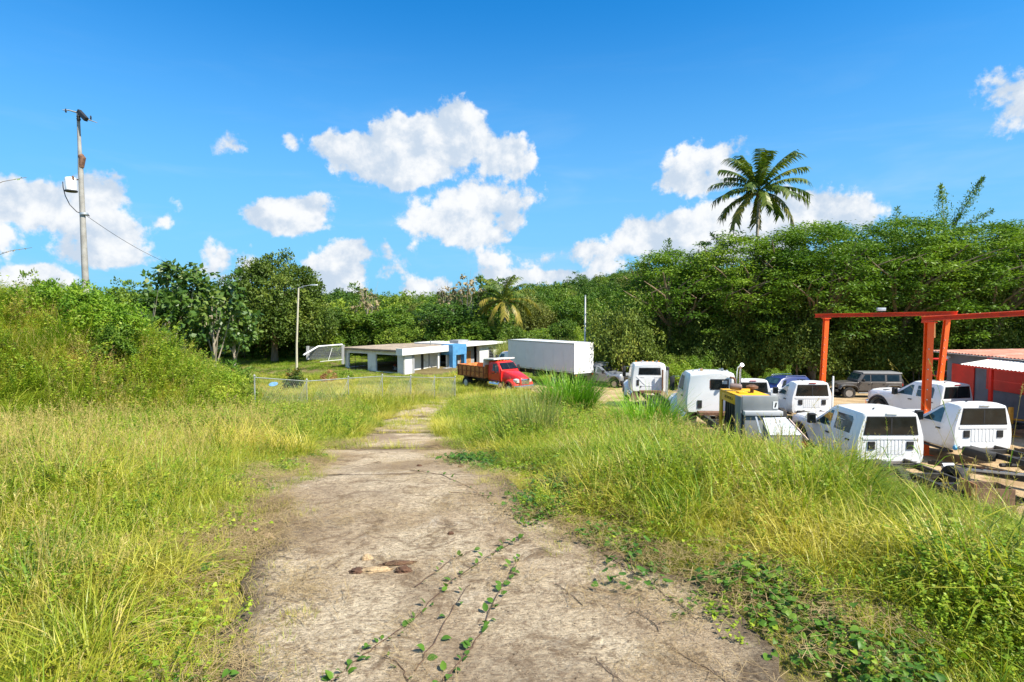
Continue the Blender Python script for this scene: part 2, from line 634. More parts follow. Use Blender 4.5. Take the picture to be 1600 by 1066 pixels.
c = N.mix(N.smooth(N.noise(P, 34, 4, 0.8, 0.6), 0.56, 0.66, 0, 0.8), c, (0.075, 0.05, 0.03))
wv = N.n('ShaderNodeTexNoise', i={'Vector': P, 'Scale': 1.4, 'Detail': 4})
pw = N.vmath('ADD', P, N.vmath('MULTIPLY', wv.outputs['Color'], (0.55, 0.55, 0.0)))
vo = N.n('ShaderNodeTexVoronoi', feature='DISTANCE_TO_EDGE', i={'Vector': pw, 'Scale': 0.62})
crack = N.smooth(vo.outputs['Distance'], 0.012, 0.003)
crack = N.math('MULTIPLY', crack, N.smooth(N.noise(P, 0.5, 2), 0.44, 0.56))
c = N.mix(N.math('MULTIPLY', crack, 0.15), c, (0.05, 0.035, 0.02))
ed = N.n('ShaderNodeAttribute', attribute_name='edge').outputs['Fac']
ee = N.math('ADD', ed, N.math('MULTIPLY', N.math('SUBTRACT', N.noise(P, 4, 5, 0.7), 0.5), 0.9))
c = N.mix(N.smooth(ee, 0.35, 0.95, 0, 0.8), c, (0.105, 0.075, 0.05))
hgt = N.math('ADD', N.math('MULTIPLY', br, 0.6), N.math('ADD', N.math('MULTIPLY', pit, 0.7), N.math('MULTIPLY', pit2, 0.8)))
bmp = N.n('ShaderNodeBump', i={'Height': hgt, 'Strength': 1.0, 'Distance': 0.05})
b = N.n('ShaderNodeBsdfPrincipled', i={'Base Color': c, 'Roughness': 0.93, 'Specular IOR Level': 0.15, 'Normal': bmp.outputs[0]})
N.n('ShaderNodeOutputMaterial', i={'Surface': b.outputs[0]})
concrete = m

drive = bpy.data.objects.new("driveway", None)
COL.objects.link(drive)
tag(drive, kind='structure')


def slab(y0, y1, lift, step=0.09, seed=0):
    rows = max(3, int((y1 - y0) / step))
    cols = 36 if y0 < 12 else 16
    ys_ = np.linspace(y0, y1, rows)
    vs = []; edge = []
    for i, y in enumerate(ys_):
        wl = .14 + float(hwf(y)) + (vnoise(0.0, y, 0.9, 11) - 0.5) * 0.7 + (vnoise(0.0, y, 0.3, 17) - 0.5) * 0.22
        wr = .10 + float(hwf(y)) + (vnoise(5.0, y, 1.1, 12) - 0.5) * 0.6 + (vnoise(5.0, y, 0.3, 18) - 0.5) * 0.2
        for j in range(cols):
            t = j / (cols - 1)
            x = float(xc(y)) - wl + (wl + wr) * t
            # ends of the slab are broken and slanted
            yy = y
            if i == 0 and y0 > 3:
                yy = y + (vnoise(x, 3.0, 0.5, 13 + seed) - 0.5) * 0.25
            if i == rows - 1:
                yy = y + (vnoise(x, 9.0, 0.7, 14 + seed) - 0.5) * (0.22 if y1 < 9 else 0.9) - 0.06
            z = float(height(x, yy)) + lift + 0.012 * (vnoise(x, yy, 0.35, 15) - .5) + 0.03 * (vnoise(x, yy, 1.4, 16) - .5)
            vs.append((x, yy, z))
            e = max(0.0, 1 - min(t, 1 - t) * (wl + wr) / 0.55)
            e = max(e, 1 - min(abs(y - y0) if y0 > 3 else 9, abs(y1 - y)) / 0.22)
            edge.append(max(e, 0))
    top = len(vs)
    A = np.arange(top).reshape(rows, cols)
    Fq = np.stack([A[:-1, :-1], A[:-1, 1:], A[1:, 1:], A[1:, :-1]], -1).reshape(-1, 4).tolist()
    # skirt
    ring = list(A[0, :]) + list(A[1:, -1]) + list(A[-1, -2::-1]) + list(A[-2:0:-1, 0])
    for k in ring:
        x, y, z = vs[k]
        vs.append((x, y, z - 0.14)); edge.append(1)
    n = len(ring)
    for k in range(n):
        Fq.append([ring[k], top + k, top + (k + 1) % n, ring[(k + 1) % n]])
    me = fast_mesh("concrete_slab", vs, Fq, smooth=True)
    a_ = me.attributes.new('edge', 'FLOAT', 'POINT')
    a_.data.foreach_set('value', np.array(edge, dtype=np.float32))
    o = link("concrete_slab", me, concrete, drive)
    return o


for i, (a, b_, l, st_) in enumerate([(-1.0, 8.35, 0.035, 0.07), (8.36, 12.3, 0.02, 0.08), (12.9, 17.2, 0.015, 0.2), (17.8, 24.0, 0.015, 0.25), (24.6, 32.0, 0.015, 0.3), (32.4, 42.0, 0.015, 0.4)]):
    slab(a, b_, l, st_, i)


def ground_px(px, py, lift=0.0):
    """where the line of sight of a photo pixel first meets the ground"""
    Y = 1.5
    while Y < 120:
        p = at(px, py, Y)
        if p.z <= hz_(p.x, Y) + .05:
            break
        Y += .05
    return Vector((p.x, Y, hz_(p.x, Y) + lift))
# ------------------------------------------------------------------ vegetation prototypes
rng = np.random.default_rng(11)
proto_col = bpy.data.collections.new("vegetation_sources")


def unit(v):
    return v / np.maximum(np.linalg.norm(v, axis=-1, keepdims=True), 1e-9)


def blades(n, spread, L, W, lean, bend, seg=3, seed=0, tint=(0, 1), up=1.0):
    """n curved grass blades as quad strips -> verts, quads, tint"""
    r = np.random.default_rng(seed)
    a = r.uniform(0, 2 * PI, n); d = spread * np.sqrt(r.uniform(0, 1, n))
    base = np.stack([d * np.cos(a), d * np.sin(a), np.full(n, -0.03)], -1)
    dirs = a + r.normal(0, 0.9, n)
    h = np.stack([np.cos(dirs), np.sin(dirs), np.zeros(n)], -1)
    side = np.stack([-np.sin(dirs + r.normal(0, .6, n)), np.cos(dirs), np.zeros(n)], -1)
    side = unit(side)
    l = r.uniform(L[0], L[1], n); w = r.uniform(W[0], W[1], n)
    th0 = np.abs(r.normal(0, lean, n)); bd = r.uniform(bend[0], bend[1], n)
    pts = [base]; p = base.copy()
    for k in range(seg):
        th = th0 + bd * (k + 0.5) / seg
        p = p + (np.sin(th)[:, None] * h + (np.cos(th) * up)[:, None] * np.array([0, 0, 1.0])) * (l / seg)[:, None]
        pts.append(p.copy())
    wid = [1.0, 0.9, 0.65, 0.12] if seg == 3 else [1.0] + [1 - (k / seg) ** 2 * 0.9 for k in range(1, seg + 1)]
    V = []
    for k in range(seg + 1):
        V.append(pts[k] - side * (w * wid[k] / 2)[:, None])
        V.append(pts[k] + side * (w * wid[k] / 2)[:, None])
    V = np.stack(V, 1)          # n, 2(seg+1), 3
    m_ = 2 * (seg + 1)
    base_i = (np.arange(n) * m_)[:, None]
    Q = []
    for k in range(seg):
        Q.append(np.stack([base_i[:, 0] + 2 * k, base_i[:, 0] + 2 * k + 1, base_i[:, 0] + 2 * k + 3, base_i[:, 0] + 2 * k + 2], -1))
    Q = np.stack(Q, 1).reshape(-1, 4)
    t = np.repeat(r.uniform(tint[0], tint[1], n), seg)
    return V.reshape(-1, 3), Q, t


def leaves(c, axis, nrm, L, Wd, shape='ovate'):
    """flat leaves; c base points, axis pointing to the tip, nrm facing"""
    c = np.asarray(c); axis = unit(np.asarray(axis)); n = len(c)
    L = np.broadcast_to(np.asarray(L, dtype=float), (n,)); Wd = np.broadcast_to(np.asarray(Wd, dtype=float), (n,))
    b = unit(np.cross(axis, nrm)); nn = unit(np.cross(b, axis))
    if shape == 'rhomb':
        V = np.stack([c, c + axis * (L * .45)[:, None] + b * (Wd / 2)[:, None], c + axis * L[:, None] - nn * (L * .12)[:, None], c + axis * (L * .45)[:, None] - b * (Wd / 2)[:, None]], 1)
        Q = (np.arange(n) * 4)[:, None] + np.arange(4)
        return V.reshape(-1, 3), Q
    if shape == 'ovate':
        prof = [(0, .0), (.22, .42), (.55, .46), (.85, .2), (1.0, .0)]
    else:   # heart
        prof = [(0.12, .0), (-0.05, .36), (.28, .52), (.62, .36), (1.0, 0.0)]
    drop = [0, .02, 0, -.06, -.16]
    mid = [c + axis * (L * a)[:, None] + nn * (L * d - (0.0))[:, None] for (a, w), d in zip(prof, drop)]
    rows = []
    for (a, w), mm in zip(prof, mid):
        lift = nn * (Wd * w * .25)[:, None]
        rows += [mm + b * (Wd * w)[:, None] + lift, mm - b * (Wd * w)[:, None] + lift]
    mids = mid
    V = np.stack(rows + mids, 1)      # 10 + 5
    o = (np.arange(n) * 15)[:, None]
    Q = []
    for k in range(4):
        Q.append(np.stack([o[:, 0] + 2 * k, o[:, 0] + 10 + k, o[:, 0] + 10 + k + 1, o[:, 0] + 2 * k + 2], -1))
        Q.append(np.stack([o[:, 0] + 10 + k, o[:, 0] + 2 * k + 1, o[:, 0] + 2 * k + 3, o[:, 0] + 10 + k + 1], -1))
    Q = np.stack(Q, 1).reshape(-1, 4)
    return V.reshape(-1, 3), Q


def join(parts):
    V, Q, T, o = [], [], [], 0
    for v, q, t in parts:
        V.append(v); Q.append(q + o); T.append(t); o += len(v)
    return np.concatenate(V), np.concatenate(Q), np.concatenate(T)


def stalks(paths, w, seed=0):
    """thin stems as crossed ribbons. paths (n,k,3)"""
    r = np.random.default_rng(seed)
    paths = np.asarray(paths); n, k, _ = paths.shape
    out = []
    for s in range(2):
        ang = r.uniform(0, PI, n) if s == 0 else ang + PI / 2
        sd = np.stack([np.cos(ang), np.sin(ang), np.zeros(n)], -1)
        wd = w * np.linspace(1, .5, k)
        V = np.stack([paths - sd[:, None, :] * wd[None, :, None] / 2, paths + sd[:, None, :] * wd[None, :, None] / 2], 2)
        V = V.reshape(n, 2 * k, 3)
        o = (np.arange(n) * 2 * k)[:, None]
        Q = np.stack([np.stack([o[:, 0] + 2 * j, o[:, 0] + 2 * j + 1, o[:, 0] + 2 * j + 3, o[:, 0] + 2 * j + 2], -1) for j in range(k - 1)], 1).reshape(-1, 4)
        out.append((V.reshape(-1, 3), Q, np.repeat(r.uniform(0, 1, n), k - 1)))
    return join(out)


GREEN = [(0.05, 0.12, 0.012), (0.11, 0.21, 0.02), (0.20, 0.30, 0.03), (0.33, 0.36, 0.06)]
M_grass = leaf_mat("grass_blades", [(0.095, 0.165, 0.010), (0.23, 0.30, 0.016), (0.42, 0.41, 0.04), (0.64, 0.53, 0.13)], 0.33, 0.42, 0.6, 0.4, spec=.4, big=(0.22, (0.55, 0.47, 0.085), 0.50, 0.66))
M_grass2 = leaf_mat("bright_grass_blades", [(0.08, 0.17, 0.012), (0.17, 0.29, 0.02), (0.28, 0.37, 0.032), (0.40, 0.41, 0.06)], 0.35, 0.45, 0.5, 0.4)
M_dry = leaf_mat("dry_grass_stems", [(0.30, 0.26, 0.06), (0.46, 0.38, 0.11), (0.60, 0.49, 0.19), (0.38, 0.22, 0.08)], 0.25, 0.6, 0.6, 0.5)
M_weed = leaf_mat("weed_leaves", [(0.07, 0.16, 0.012), (0.17, 0.28, 0.018), (0.31, 0.40, 0.03), (0.44, 0.46, 0.055)], 0.3, 0.5, 0.5, 0.5)
M_weed2 = leaf_mat("yellow_weed_leaves", [(0.10, 0.19, 0.014), (0.19, 0.28, 0.02), (0.30, 0.34, 0.035), (0.36, 0.26, 0.07)], 0.3, 0.5, 0.9, 0.4)
M_vine = leaf_mat("vine_leaves", [(0.035, 0.10, 0.012), (0.065, 0.155, 0.018), (0.10, 0.21, 0.024), (0.18, 0.28, 0.035)], 0.3, 0.42, 0.8, 0.5)
M_straw = leaf_mat("dead_straw", [(0.12, 0.08, 0.04), (0.28, 0.19, 0.09), (0.48, 0.36, 0.18), (0.18, 0.12, 0.06)], 0.1, 0.7, 0.8, 0.5)


def proto(name, parts, mt):
    v, q, t = join(parts) if isinstance(parts, list) else parts
    me = fast_mesh(name, v, q, t)
    me.materials.append(mt)
    o = bpy.data.objects.new(name, me)
    return o


def seedheads(n, spread, H, seed):
    r = np.random.default_rng(seed)
    a = r.uniform(0, 2 * PI, n); d = spread * r.uniform(0, 1, n)
    b = np.stack([d * np.cos(a), d * np.sin(a), np.full(n, -.02)], -1)
    hh = r.uniform(H[0], H[1], n); ln = r.uniform(.05, .45, n); aa = a + r.normal(0, .6, n)
    k = np.linspace(0, 1, 4)
    pth = b[:, None, :] + np.stack([np.cos(aa)[:, None] * (ln * hh)[:, None] * k[None] ** 1.8, np.sin(aa)[:, None] * (ln * hh)[:, None] * k[None] ** 1.8, hh[:, None] * k[None]], -1)
    parts = [stalks(pth, 0.0035, seed)]
    # branched panicle: small flecks
    m_ = 14
    tips = pth[:, -1]; dr = unit(pth[:, -1] - pth[:, -2])
    c = np.repeat(tips, m_, 0) - np.repeat(dr, m_, 0) * r.uniform(0, .2, (n * m_, 1)) * np.repeat(hh, m_)[:, None]
    ax = unit(np.repeat(dr, m_, 0) + r.normal(0, .45, (n * m_, 3)))
    v, q = leaves(c, ax, r.normal(0, 1, (n * m_, 3)), r.uniform(.02, .05, n * m_), 0.005, 'rhomb')
    parts.append((v, q, r.uniform(0, 1, len(q))))
    return parts


def weed(seed, H=0.35, nst=5, ll=0.035, per=14, spread=.1):
    r = np.random.default_rng(seed)
    a = r.uniform(0, 2 * PI, nst); k = np.linspace(0, 1, 4)
    b = np.stack([spread * np.cos(a), spread * np.sin(a), np.full(nst, -.02)], -1)
    hh = r.uniform(.6, 1, nst) * H
    pth = b[:, None, :] + np.stack([np.cos(a)[:, None] * (.4 * hh)[:, None] * k[None], np.sin(a)[:, None] * (.4 * hh)[:, None] * k[None], hh[:, None] * k[None] ** .8], -1)
    parts = [stalks(pth, .004, seed)]
    t = r.uniform(.15, 1, nst * per)
    i = np.repeat(np.arange(nst), per)
    f = t * 3; j = np.minimum(f.astype(int), 2); fr = (f - j)[:, None]
    c = pth[i, j] * (1 - fr) + pth[i, j + 1] * fr
    an = r.uniform(0, 2 * PI, nst * per)
    ax = np.stack([np.cos(an), np.sin(an), r.uniform(-.1, .7, nst * per)], -1)
    up = np.stack([r.normal(0, .4, nst * per), r.normal(0, .4, nst * per), np.ones(nst * per)], -1)
    v, q = leaves(c, ax, up, r.uniform(.6, 1.2, nst * per) * ll, r.uniform(.45, .65, nst * per) * ll, 'rhomb')
    parts.append((v, q, r.uniform(0, 1, len(q))))
    return parts


def heartpatch(seed, n=14, rad=.28, L=.075, H=.14):
    r = np.random.default_rng(seed)
    a = r.uniform(0, 2 * PI, n); d = rad * np.sqrt(r.uniform(0, 1, n))
    z = r.uniform(.02, H, n)
    c = np.stack([d * np.cos(a), d * np.sin(a), z], -1)
    aa = r.uniform(0, 2 * PI, n)
    ax = np.stack([np.cos(aa), np.sin(aa), r.uniform(-.35, .05, n)], -1)
    up = np.stack([r.normal(0, .3, n), r.normal(0, .3, n), np.ones(n)], -1)
    LL = r.uniform(.7, 1.25, n) * L
    v, q = leaves(c, ax, up, LL, LL * .95, 'heart')
    parts = [(v, q, np.repeat(r.uniform(0, 1, n), 8))]
    k = np.linspace(0, 1, 4)
    pth = np.stack([c[:, 0:1] * (.3 + .7 * k[None]), c[:, 1:2] * (.3 + .7 * k[None]), z[:, None] * k[None] ** .6], -1)
    parts.append(stalks(pth, .003, seed))
    return parts


def flat(n, rad, L, W, seed, H=.05):
    r = np.random.default_rng(seed)
    a = r.uniform(0, 2 * PI, n); d = rad * np.sqrt(r.uniform(0, 1, n)); an = r.uniform(0, 2 * PI, n)
    c = np.stack([d * np.cos(a), d * np.sin(a), r.uniform(0, H, n)], -1)
    ll = r.uniform(*L, n); k = np.linspace(-.5, .5, 4)
    bow = r.normal(0, .12, n)
    pth = c[:, None, :] + np.stack([np.cos(an)[:, None] * ll[:, None] * k[None] - np.sin(an)[:, None] * (bow * ll)[:, None] * (k[None] ** 2) * 4,
                                    np.sin(an)[:, None] * ll[:, None] * k[None] + np.cos(an)[:, None] * (bow * ll)[:, None] * (k[None] ** 2) * 4,
                                    r.normal(0, .02, (n, 1)) * k[None] + 0 * k[None]], -1)
    return [stalks(pth, W, seed)]


SETS = {}
def make_set(key, objs):
    c = bpy.data.collections.new("source_" + key)
    for o in objs:
        c.objects.link(o)
    SETS[key] = c


make_set('fine', [proto("grass_source", blades(72, .17, (.08, .28), (.004, .008), .6, (.3, 1.9), 3, s), M_grass) for s in (1, 2, 3, 4)])
make_set('long', [proto("long_grass_source", [blades(50, .18, (.20, .60), (.005, .010), .5, (.8, 2.6), 4, s), ] , M_grass) for s in (11, 12, 13, 14)])
make_set('wide', [proto("wide_grass_source", blades(26, .12, (.35, .85), (.010, .020), .28, (.5, 1.7), 4, s), M_grass2) for s in (21, 22, 23)])
make_set('tuss', [proto("tussock_source", blades(190, .20, (.35, .95), (.009, .018), .38, (.5, 2.0), 4, s), M_grass2) for s in (101, 102)] + [proto("tussock_source", blades(190, .22, (.3, .8), (.008, .015), .45, (.6, 2.2), 4, 103), M_straw)])
make_set('dry', [proto("dry_grass_source", seedheads(7, .14, (.45, .95), s) + [blades(22, .14, (.2, .55), (.003, .006), .5, (.6, 2.0), 3, s)], M_dry) for s in (31, 32, 33)])
make_set('weed', [proto("weed_source", weed(s, .40, 8, .034, 26, .13), M_weed) for s in (41, 42, 43)] + [proto("weed_source", weed(44, .46, 7, .05, 14, .12), M_weed2)])
make_set('vine', [proto("vine_leaf_source", heartpatch(s), M_vine) for s in (51, 52, 53)])
make_set('straw', [proto("straw_source", flat(36, .26, (.10, .42), .0035, s), M_straw) for s in (61, 62, 63)])
make_set('lawn', [proto("lawn_source", blades(60, .5, (.12, .30), (.012, .022), .4, (.3, 1.5), 3, s), M_grass2) for s in (71, 72)])
make_set('far', [proto("far_grass_source", blades(70, .45, (.25, .7), (.012, .022), .4, (.4, 1.8), 3, s), M_grass) for s in (81, 82, 83)])
make_set('fardry', [proto("far_dry_source", seedheads(14, .45, (.6, 1.0), s) + [blades(40, .45, (.3, .7), (.009, .016), .5, (.5, 2.0), 3, s)], M_dry) for s in (84, 85)])
make_set('cover', [proto("ground_cover_source", heartpatch(s, 22, .3, .04, .10) + weed(s + 5, .16, 5, .035, 10, .2), M_weed) for s in (91, 92, 93)])


def gn_scatter(name, pts, rot, scl, setkey, label, cat=None):
    """one stuff object: points with instances of the set's clumps"""
    n = len(pts)
    me = bpy.data.meshes.new(name)
    me.vertices.add(n)
    me.vertices.foreach_set('co', np.asarray(pts, dtype=np.float32).ravel())
    a = me.attributes.new('rot', 'FLOAT_VECTOR', 'POINT'); a.data.foreach_set('vector', np.asarray(rot, dtype=np.float32).ravel())
    a = me.attributes.new('scl', 'FLOAT', 'POINT'); a.data.foreach_set('value', np.asarray(scl, dtype=np.float32))
    o = link(name, me)
    ng = bpy.data.node_groups.new("scatter_" + name, 'GeometryNodeTree')
    ng.interface.new_socket("Geometry", in_out='INPUT', socket_type='NodeSocketGeometry')
    ng.interface.new_socket("Geometry", in_out='OUTPUT', socket_type='NodeSocketGeometry')
    gi = ng.nodes.new('NodeGroupInput'); go = ng.nodes.new('NodeGroupOutput')
    ci = ng.nodes.new('GeometryNodeCollectionInfo')
    ci.inputs['Collection'].default_value = SETS[setkey]
    ci.inputs['Separate Children'].default_value = True
    ci.inputs['Reset Children'].default_value = True
    ip = ng.nodes.new('GeometryNodeInstanceOnPoints')
    ip.inputs['Pick Instance'].default_value = True
    ri = ng.nodes.new('FunctionNodeRandomValue'); ri.data_type = 'INT'
    ri.inputs[4].default_value = 0; ri.inputs[5].default_value = len(SETS[setkey].objects) - 1
    na = ng.nodes.new('GeometryNodeInputNamedAttribute'); na.data_type = 'FLOAT_VECTOR'; na.inputs[0].default_value = 'rot'
    nb = ng.nodes.new('GeometryNodeInputNamedAttribute'); nb.data_type = 'FLOAT'; nb.inputs[0].default_value = 'scl'
    er = ng.nodes.new('FunctionNodeEulerToRotation')
    L = ng.links.new
    L(gi.outputs[0], ip.inputs['Points']); L(ci.outputs[0], ip.inputs['Instance'])
    L(ri.outputs[2], ip.inputs['Instance Index'])
    L(na.outputs[0], er.inputs[0]); L(er.outputs[0], ip.inputs['Rotation']); L(nb.outputs[0], ip.inputs['Scale'])
    L(ip.outputs[0], go.inputs[0])
    md = o.modifiers.new("scatter", 'NODES'); md.node_group = ng
    tag(o, label, cat, kind='stuff')
    return o


def sample(n, y0, y1, k=1.0, m=2.5, x0=None, x1=None):
    """random ground points in the wedge seen by the camera with margin"""
    y = np.sqrt(rng.uniform(max(y0, 0.01) ** 2, y1 ** 2, n)) if y0 > 0 else rng.uniform(y0, y1, n)
    half = 0.93 * y * k + m
    x = rng.uniform(-1, 1, n) * half
    return x, y


def ondrive(x, y, pad=0.0):
    """signed distance outside the drive edge (negative inside)"""
    return np.abs(x - xc(y)) - hwf(y) + (vnoise(x, y, 0.6, 21) - .5) * .55 + (vnoise(x, y, 1.9, 22) - .5) * .6 - pad


def orient(n, tilt=.12):
    return np.stack([rng.normal(0, tilt, n), rng.normal(0, tilt, n), rng.uniform(0, 2 * PI, n)], -1)


HOUSE_C = (-11.4, 62.0)
def inhouse(x, y):
    dx, dy = x + 11.4, y - 62.0
    s = dx * -.845 + dy * .535       # along the left wing
    t = dx * .535 + dy * .845        # along the right side
    return (s > -0.3) & (s < 9.8) & (t > -.2) & (t < 18) | ((s > -3) & (s < 1) & (t > 1) & (t < 18))


flatkey = lambda k: k not in ('vine', 'cover', 'straw', 'lawn')
def scat(name, key, n, y0, y1, prob, scale, label, cat=None, tilt=.12, dz=0.0, m=2.5):
    x, y = sample(n, y0, y1, m=m)
    p = prob(x, y)
    heap = _sm(.56, .68, x / np.maximum(y, .1)) * _sm(4.4, 6.0, y) * (y < 15.5)
    p = p * (1 - .8 * heap * (y > 9.5))
    keep = (rng.uniform(0, 1, n) < p) & ~inhouse(x, y)
    x, y, heap = x[keep], y[keep], heap[keep]
    z = height(x, y) + dz
    hv = .62 + .8 * (vnoise(x, y, .9, 91) * .5 + vnoise(x, y, 2.6, 92) * .5)
    s = scale(x, y) * rng.uniform(.65, 1.3, len(x)) * (hv if flatkey(key) else 1)
    s = s * (1 - .62 * heap)
    gn_scatter(name, np.stack([x, y, z], -1), orient(len(x), tilt), s, key, label, cat)
    return len(x)


def yard(x, y):
    return dirtmask(x, y)


def reach(x, y):
    """0 on drive -> 1 well off it"""
    return _sm(-.05, .5, ondrive(x, y))


left = lambda x, y: (x < xc(y)).astype(float)
right = lambda x, y: (x >= xc(y)).astype(float)
patch = lambda x, y, s, k, a, b: _sm(a, b, vnoise(x, y, s, k) * .65 + vnoise(x, y, s * .37, k + 1) * .35)
mound = lambda x, y: _sm(0.3, 1.2, height(x, y) - zd(y))

# near short grass everywhere off the drive
ADIST = lambda x, y: ondrive(x, y)
scat("short_grass", 'fine', 24000, 1.4, 11, lambda x, y: (reach(x, y) * .95 + (1 - reach(x, y)) * _sm(-.55, .05, ADIST(x, y)) * .75) * (1 - yard(x, y)), lambda x, y: .45 + .75 * _sm(-.2, 1.8, ADIST(x, y)), "short yellow green grass beside the near part of the concrete drive")
scat("meadow_grass", 'long', 12000, 1.6, 12, lambda x, y: _sm(.15, 1.2, ADIST(x, y)) * (1 - yard(x, y)) * (.35 + .65 * patch(x, y, 1.6, 31, .35, .6)) * (1 - .35 * right(x, y)), lambda x, y: .7 + .35 * _sm(.3, 2.5, ADIST(x, y)) + .15 * right(x, y), "long arching meadow grass on both verges")
scat("wide_blade_grass", 'wide', 5200, 2.0, 13, lambda x, y: _sm(.5, 1.4, ADIST(x, y)) * (1 - yard(x, y)) * (.06 + .6 * right(x, y) * patch(x, y, 1.3, 35, .42, .62) + .10 * left(x, y) * patch(x, y, 1.1, 36, .55, .7)), lambda x, y: .6 + .3 * _sm(.6, 2.5, ADIST(x, y)), "lush wide bladed grass on the right verge")
scat("dry_grass", 'dry', 5200, 1.8, 14, lambda x, y: _sm(.25, 1.3, ADIST(x, y)) * (1 - yard(x, y)) * (.14 + .7 * left(x, y) * patch(x, y, 1.5, 41, .36, .56) + .14 * right(x, y)), lambda x, y: .5 + .35 * _sm(.3, 2.5, ADIST(x, y)), "straw coloured seeding grass on the left slope")
scat("verge_weeds", 'weed', 16000, 1.8, 13.5, lambda x, y: _sm(.05, .7, ADIST(x, y)) * (1 - yard(x, y)) * (.08 + .90 * right(x, y) * patch(x, y, 1.2, 45, .40, .56) + .25 * left(x, y) * patch(x, y, 1.0, 46, .5, .65)), lambda x, y: .5 + .40 * _sm(.3, 2, ADIST(x, y)), "small leaved yellow green weeds along the right verge")
EDGE = lambda x, y, a, b: _sm(a - .25, a, ADIST(x, y)) * (1 - _sm(b, b + .5, ADIST(x, y)))
scat("heart_leaf_vines", 'vine', 13000, 2.0, 10.5, lambda x, y: EDGE(x, y, .0, .30) * right(x, y) * patch(x, y, 1.1, 51, .36, .55) * .75 + .03 * EDGE(x, y, 0, 2.5), lambda x, y: .58 + .25 * vnoise(x, y, .5, 52), "heart leaved vines creeping over the right edge of the drive", dz=.02)
scat("edge_ground_cover", 'cover', 9000, 1.5, 14, lambda x, y: EDGE(x, y, .12, .9) * (1 - yard(x, y)) * patch(x, y, .7, 55, .35, .6) * .6, lambda x, y: .8 + 0 * x, "low leafy ground cover along the drive edges", dz=.02)
scat("dead_straw", 'straw', 14000, 1.2, 14, lambda x, y: (_sm(-.9, .0, ADIST(x, y)) * (1 - _sm(.5, 1.4, ADIST(x, y)))) * (1.0 * left(x, y) + .6 * right(x, y)) * patch(x, y, .6, 57, .35, .6) + .012, lambda x, y: .9 + 0 * x, "dead straw and grass runners lying over the drive edges", tilt=.03, dz=.06)
scat("thin_drive_straw", 'straw', 3200, 1.2, 12, lambda x, y: (ADIST(x, y) < -.1) * (.1 + .6 * patch(x, y, .8, 58, .5, .7)), lambda x, y: .55 + 0 * x, "thin dry grass runners scattered on the concrete", tilt=.02, dz=.055)

# middle distance
scat("grass_tussocks", 'tuss', 2600, 5, 30, lambda x, y: _sm(.7, 1.6, ADIST(x, y)) * (1 - yard(x, y)) * (.10 + .5 * patch(x, y, 1.9, 111, .5, .66)) * (.6 + .4 * mound(x, y)), lambda x, y: .7 + .25 * _sm(10, 20, y), "darker grass tussocks standing out of the meadow")
low = lambda x, y: 1 - yard(x, y)
scat("middle_grass", 'long', 26000, 10.5, 27, lambda x, y: reach(x, y) * low(x, y) * .95, lambda x, y: .8 + .45 * patch(x, y, 2.2, 61, .4, .62), "yellow green grass on the mound and the middle verges")
scat("middle_wide_grass", 'wide', 12000, 12, 32, lambda x, y: _sm(.3, 1.5, ADIST(x, y)) * low(x, y) * (.1 + .6 * patch(x, y, 2.2, 63, .48, .66)), lambda x, y: .85 + .2 * mound(x, y), "bright wide bladed grass in patches beyond the first slope")
scat("middle_dry_grass", 'dry', 11000, 12, 30, lambda x, y: _sm(.3, 1.5, ADIST(x, y)) * low(x, y) * (.10 + .75 * patch(x, y, 2.6, 65, .42, .60) * (.4 + .6 * left(x, y))), lambda x, y: .85 + 0 * x, "dry seeding grass in patches on the mound")
scat("middle_weeds", 'weed', 22000, 11.5, 30, lambda x, y: _sm(.1, 1.0, ADIST(x, y)) * low(x, y) * (.15 + .85 * patch(x, y, 2.4, 67, .45, .62)), lambda x, y: 1.35 + .5 * mound(x, y), "leafy weeds among the grass in the middle distance")
scat("drive_centre_grass", 'fine', 9000, 11.5, 42, lambda x, y: (ADIST(x, y) < .3) * (_sm(.34, .5, vnoise(x * .5, y * 1.1, 1.3, 71)) * _sm(11.8, 13, y) + .25 * _sm(13, 30, y) + .8 * (np.abs(y - 12.6) < .35) + .8 * (np.abs(y - 17.5) < .4) + .8 * (np.abs(y - 24.3) < .5)), lambda x, y: .8 + .02 * y, "short grass breaking through the far part of the drive", dz=.0)
scat("far_verge_grass", 'far', 22000, 25, 60, lambda x, y: reach(x, y) * low(x, y) * (.95 * _sm(-.2, .6, np.abs(x - xc(y)) - 1.3)), lambda x, y: (.95 - .35 * ((y > 42) & (x < -6))) + .2 * patch(x, y, 4, 73, .45, .65), "grass either side of the far drive and round the fence")
scat("far_dry_grass", 'fardry', 6000, 25, 58, lambda x, y: reach(x, y) * low(x, y) * (.04 + .6 * patch(x, y, 4.5, 75, .50, .68)), lambda x, y: .8 - .2 * (y > 40), "dry seeding grass round the fence and far drive")
scat("field_grass", 'lawn', 30000, 40, 100, lambda x, y: low(x, y) * (.95 - .5 * (y < 50)), lambda x, y: 1.0 + .0 * x, "smooth bright green field in front of the trees")
scat("yard_weeds", 'far', 6000, 10, 58, lambda x, y: yard(x, y) * (.05 + .5 * _sm(.58, .74, vnoise(x, y, 3.1, 77))) * (1 - _sm(1.5, 5, x - xl(y)) * .75), lambda x, y: .45 + 0 * x, "scattered grass tufts on the bare yard")
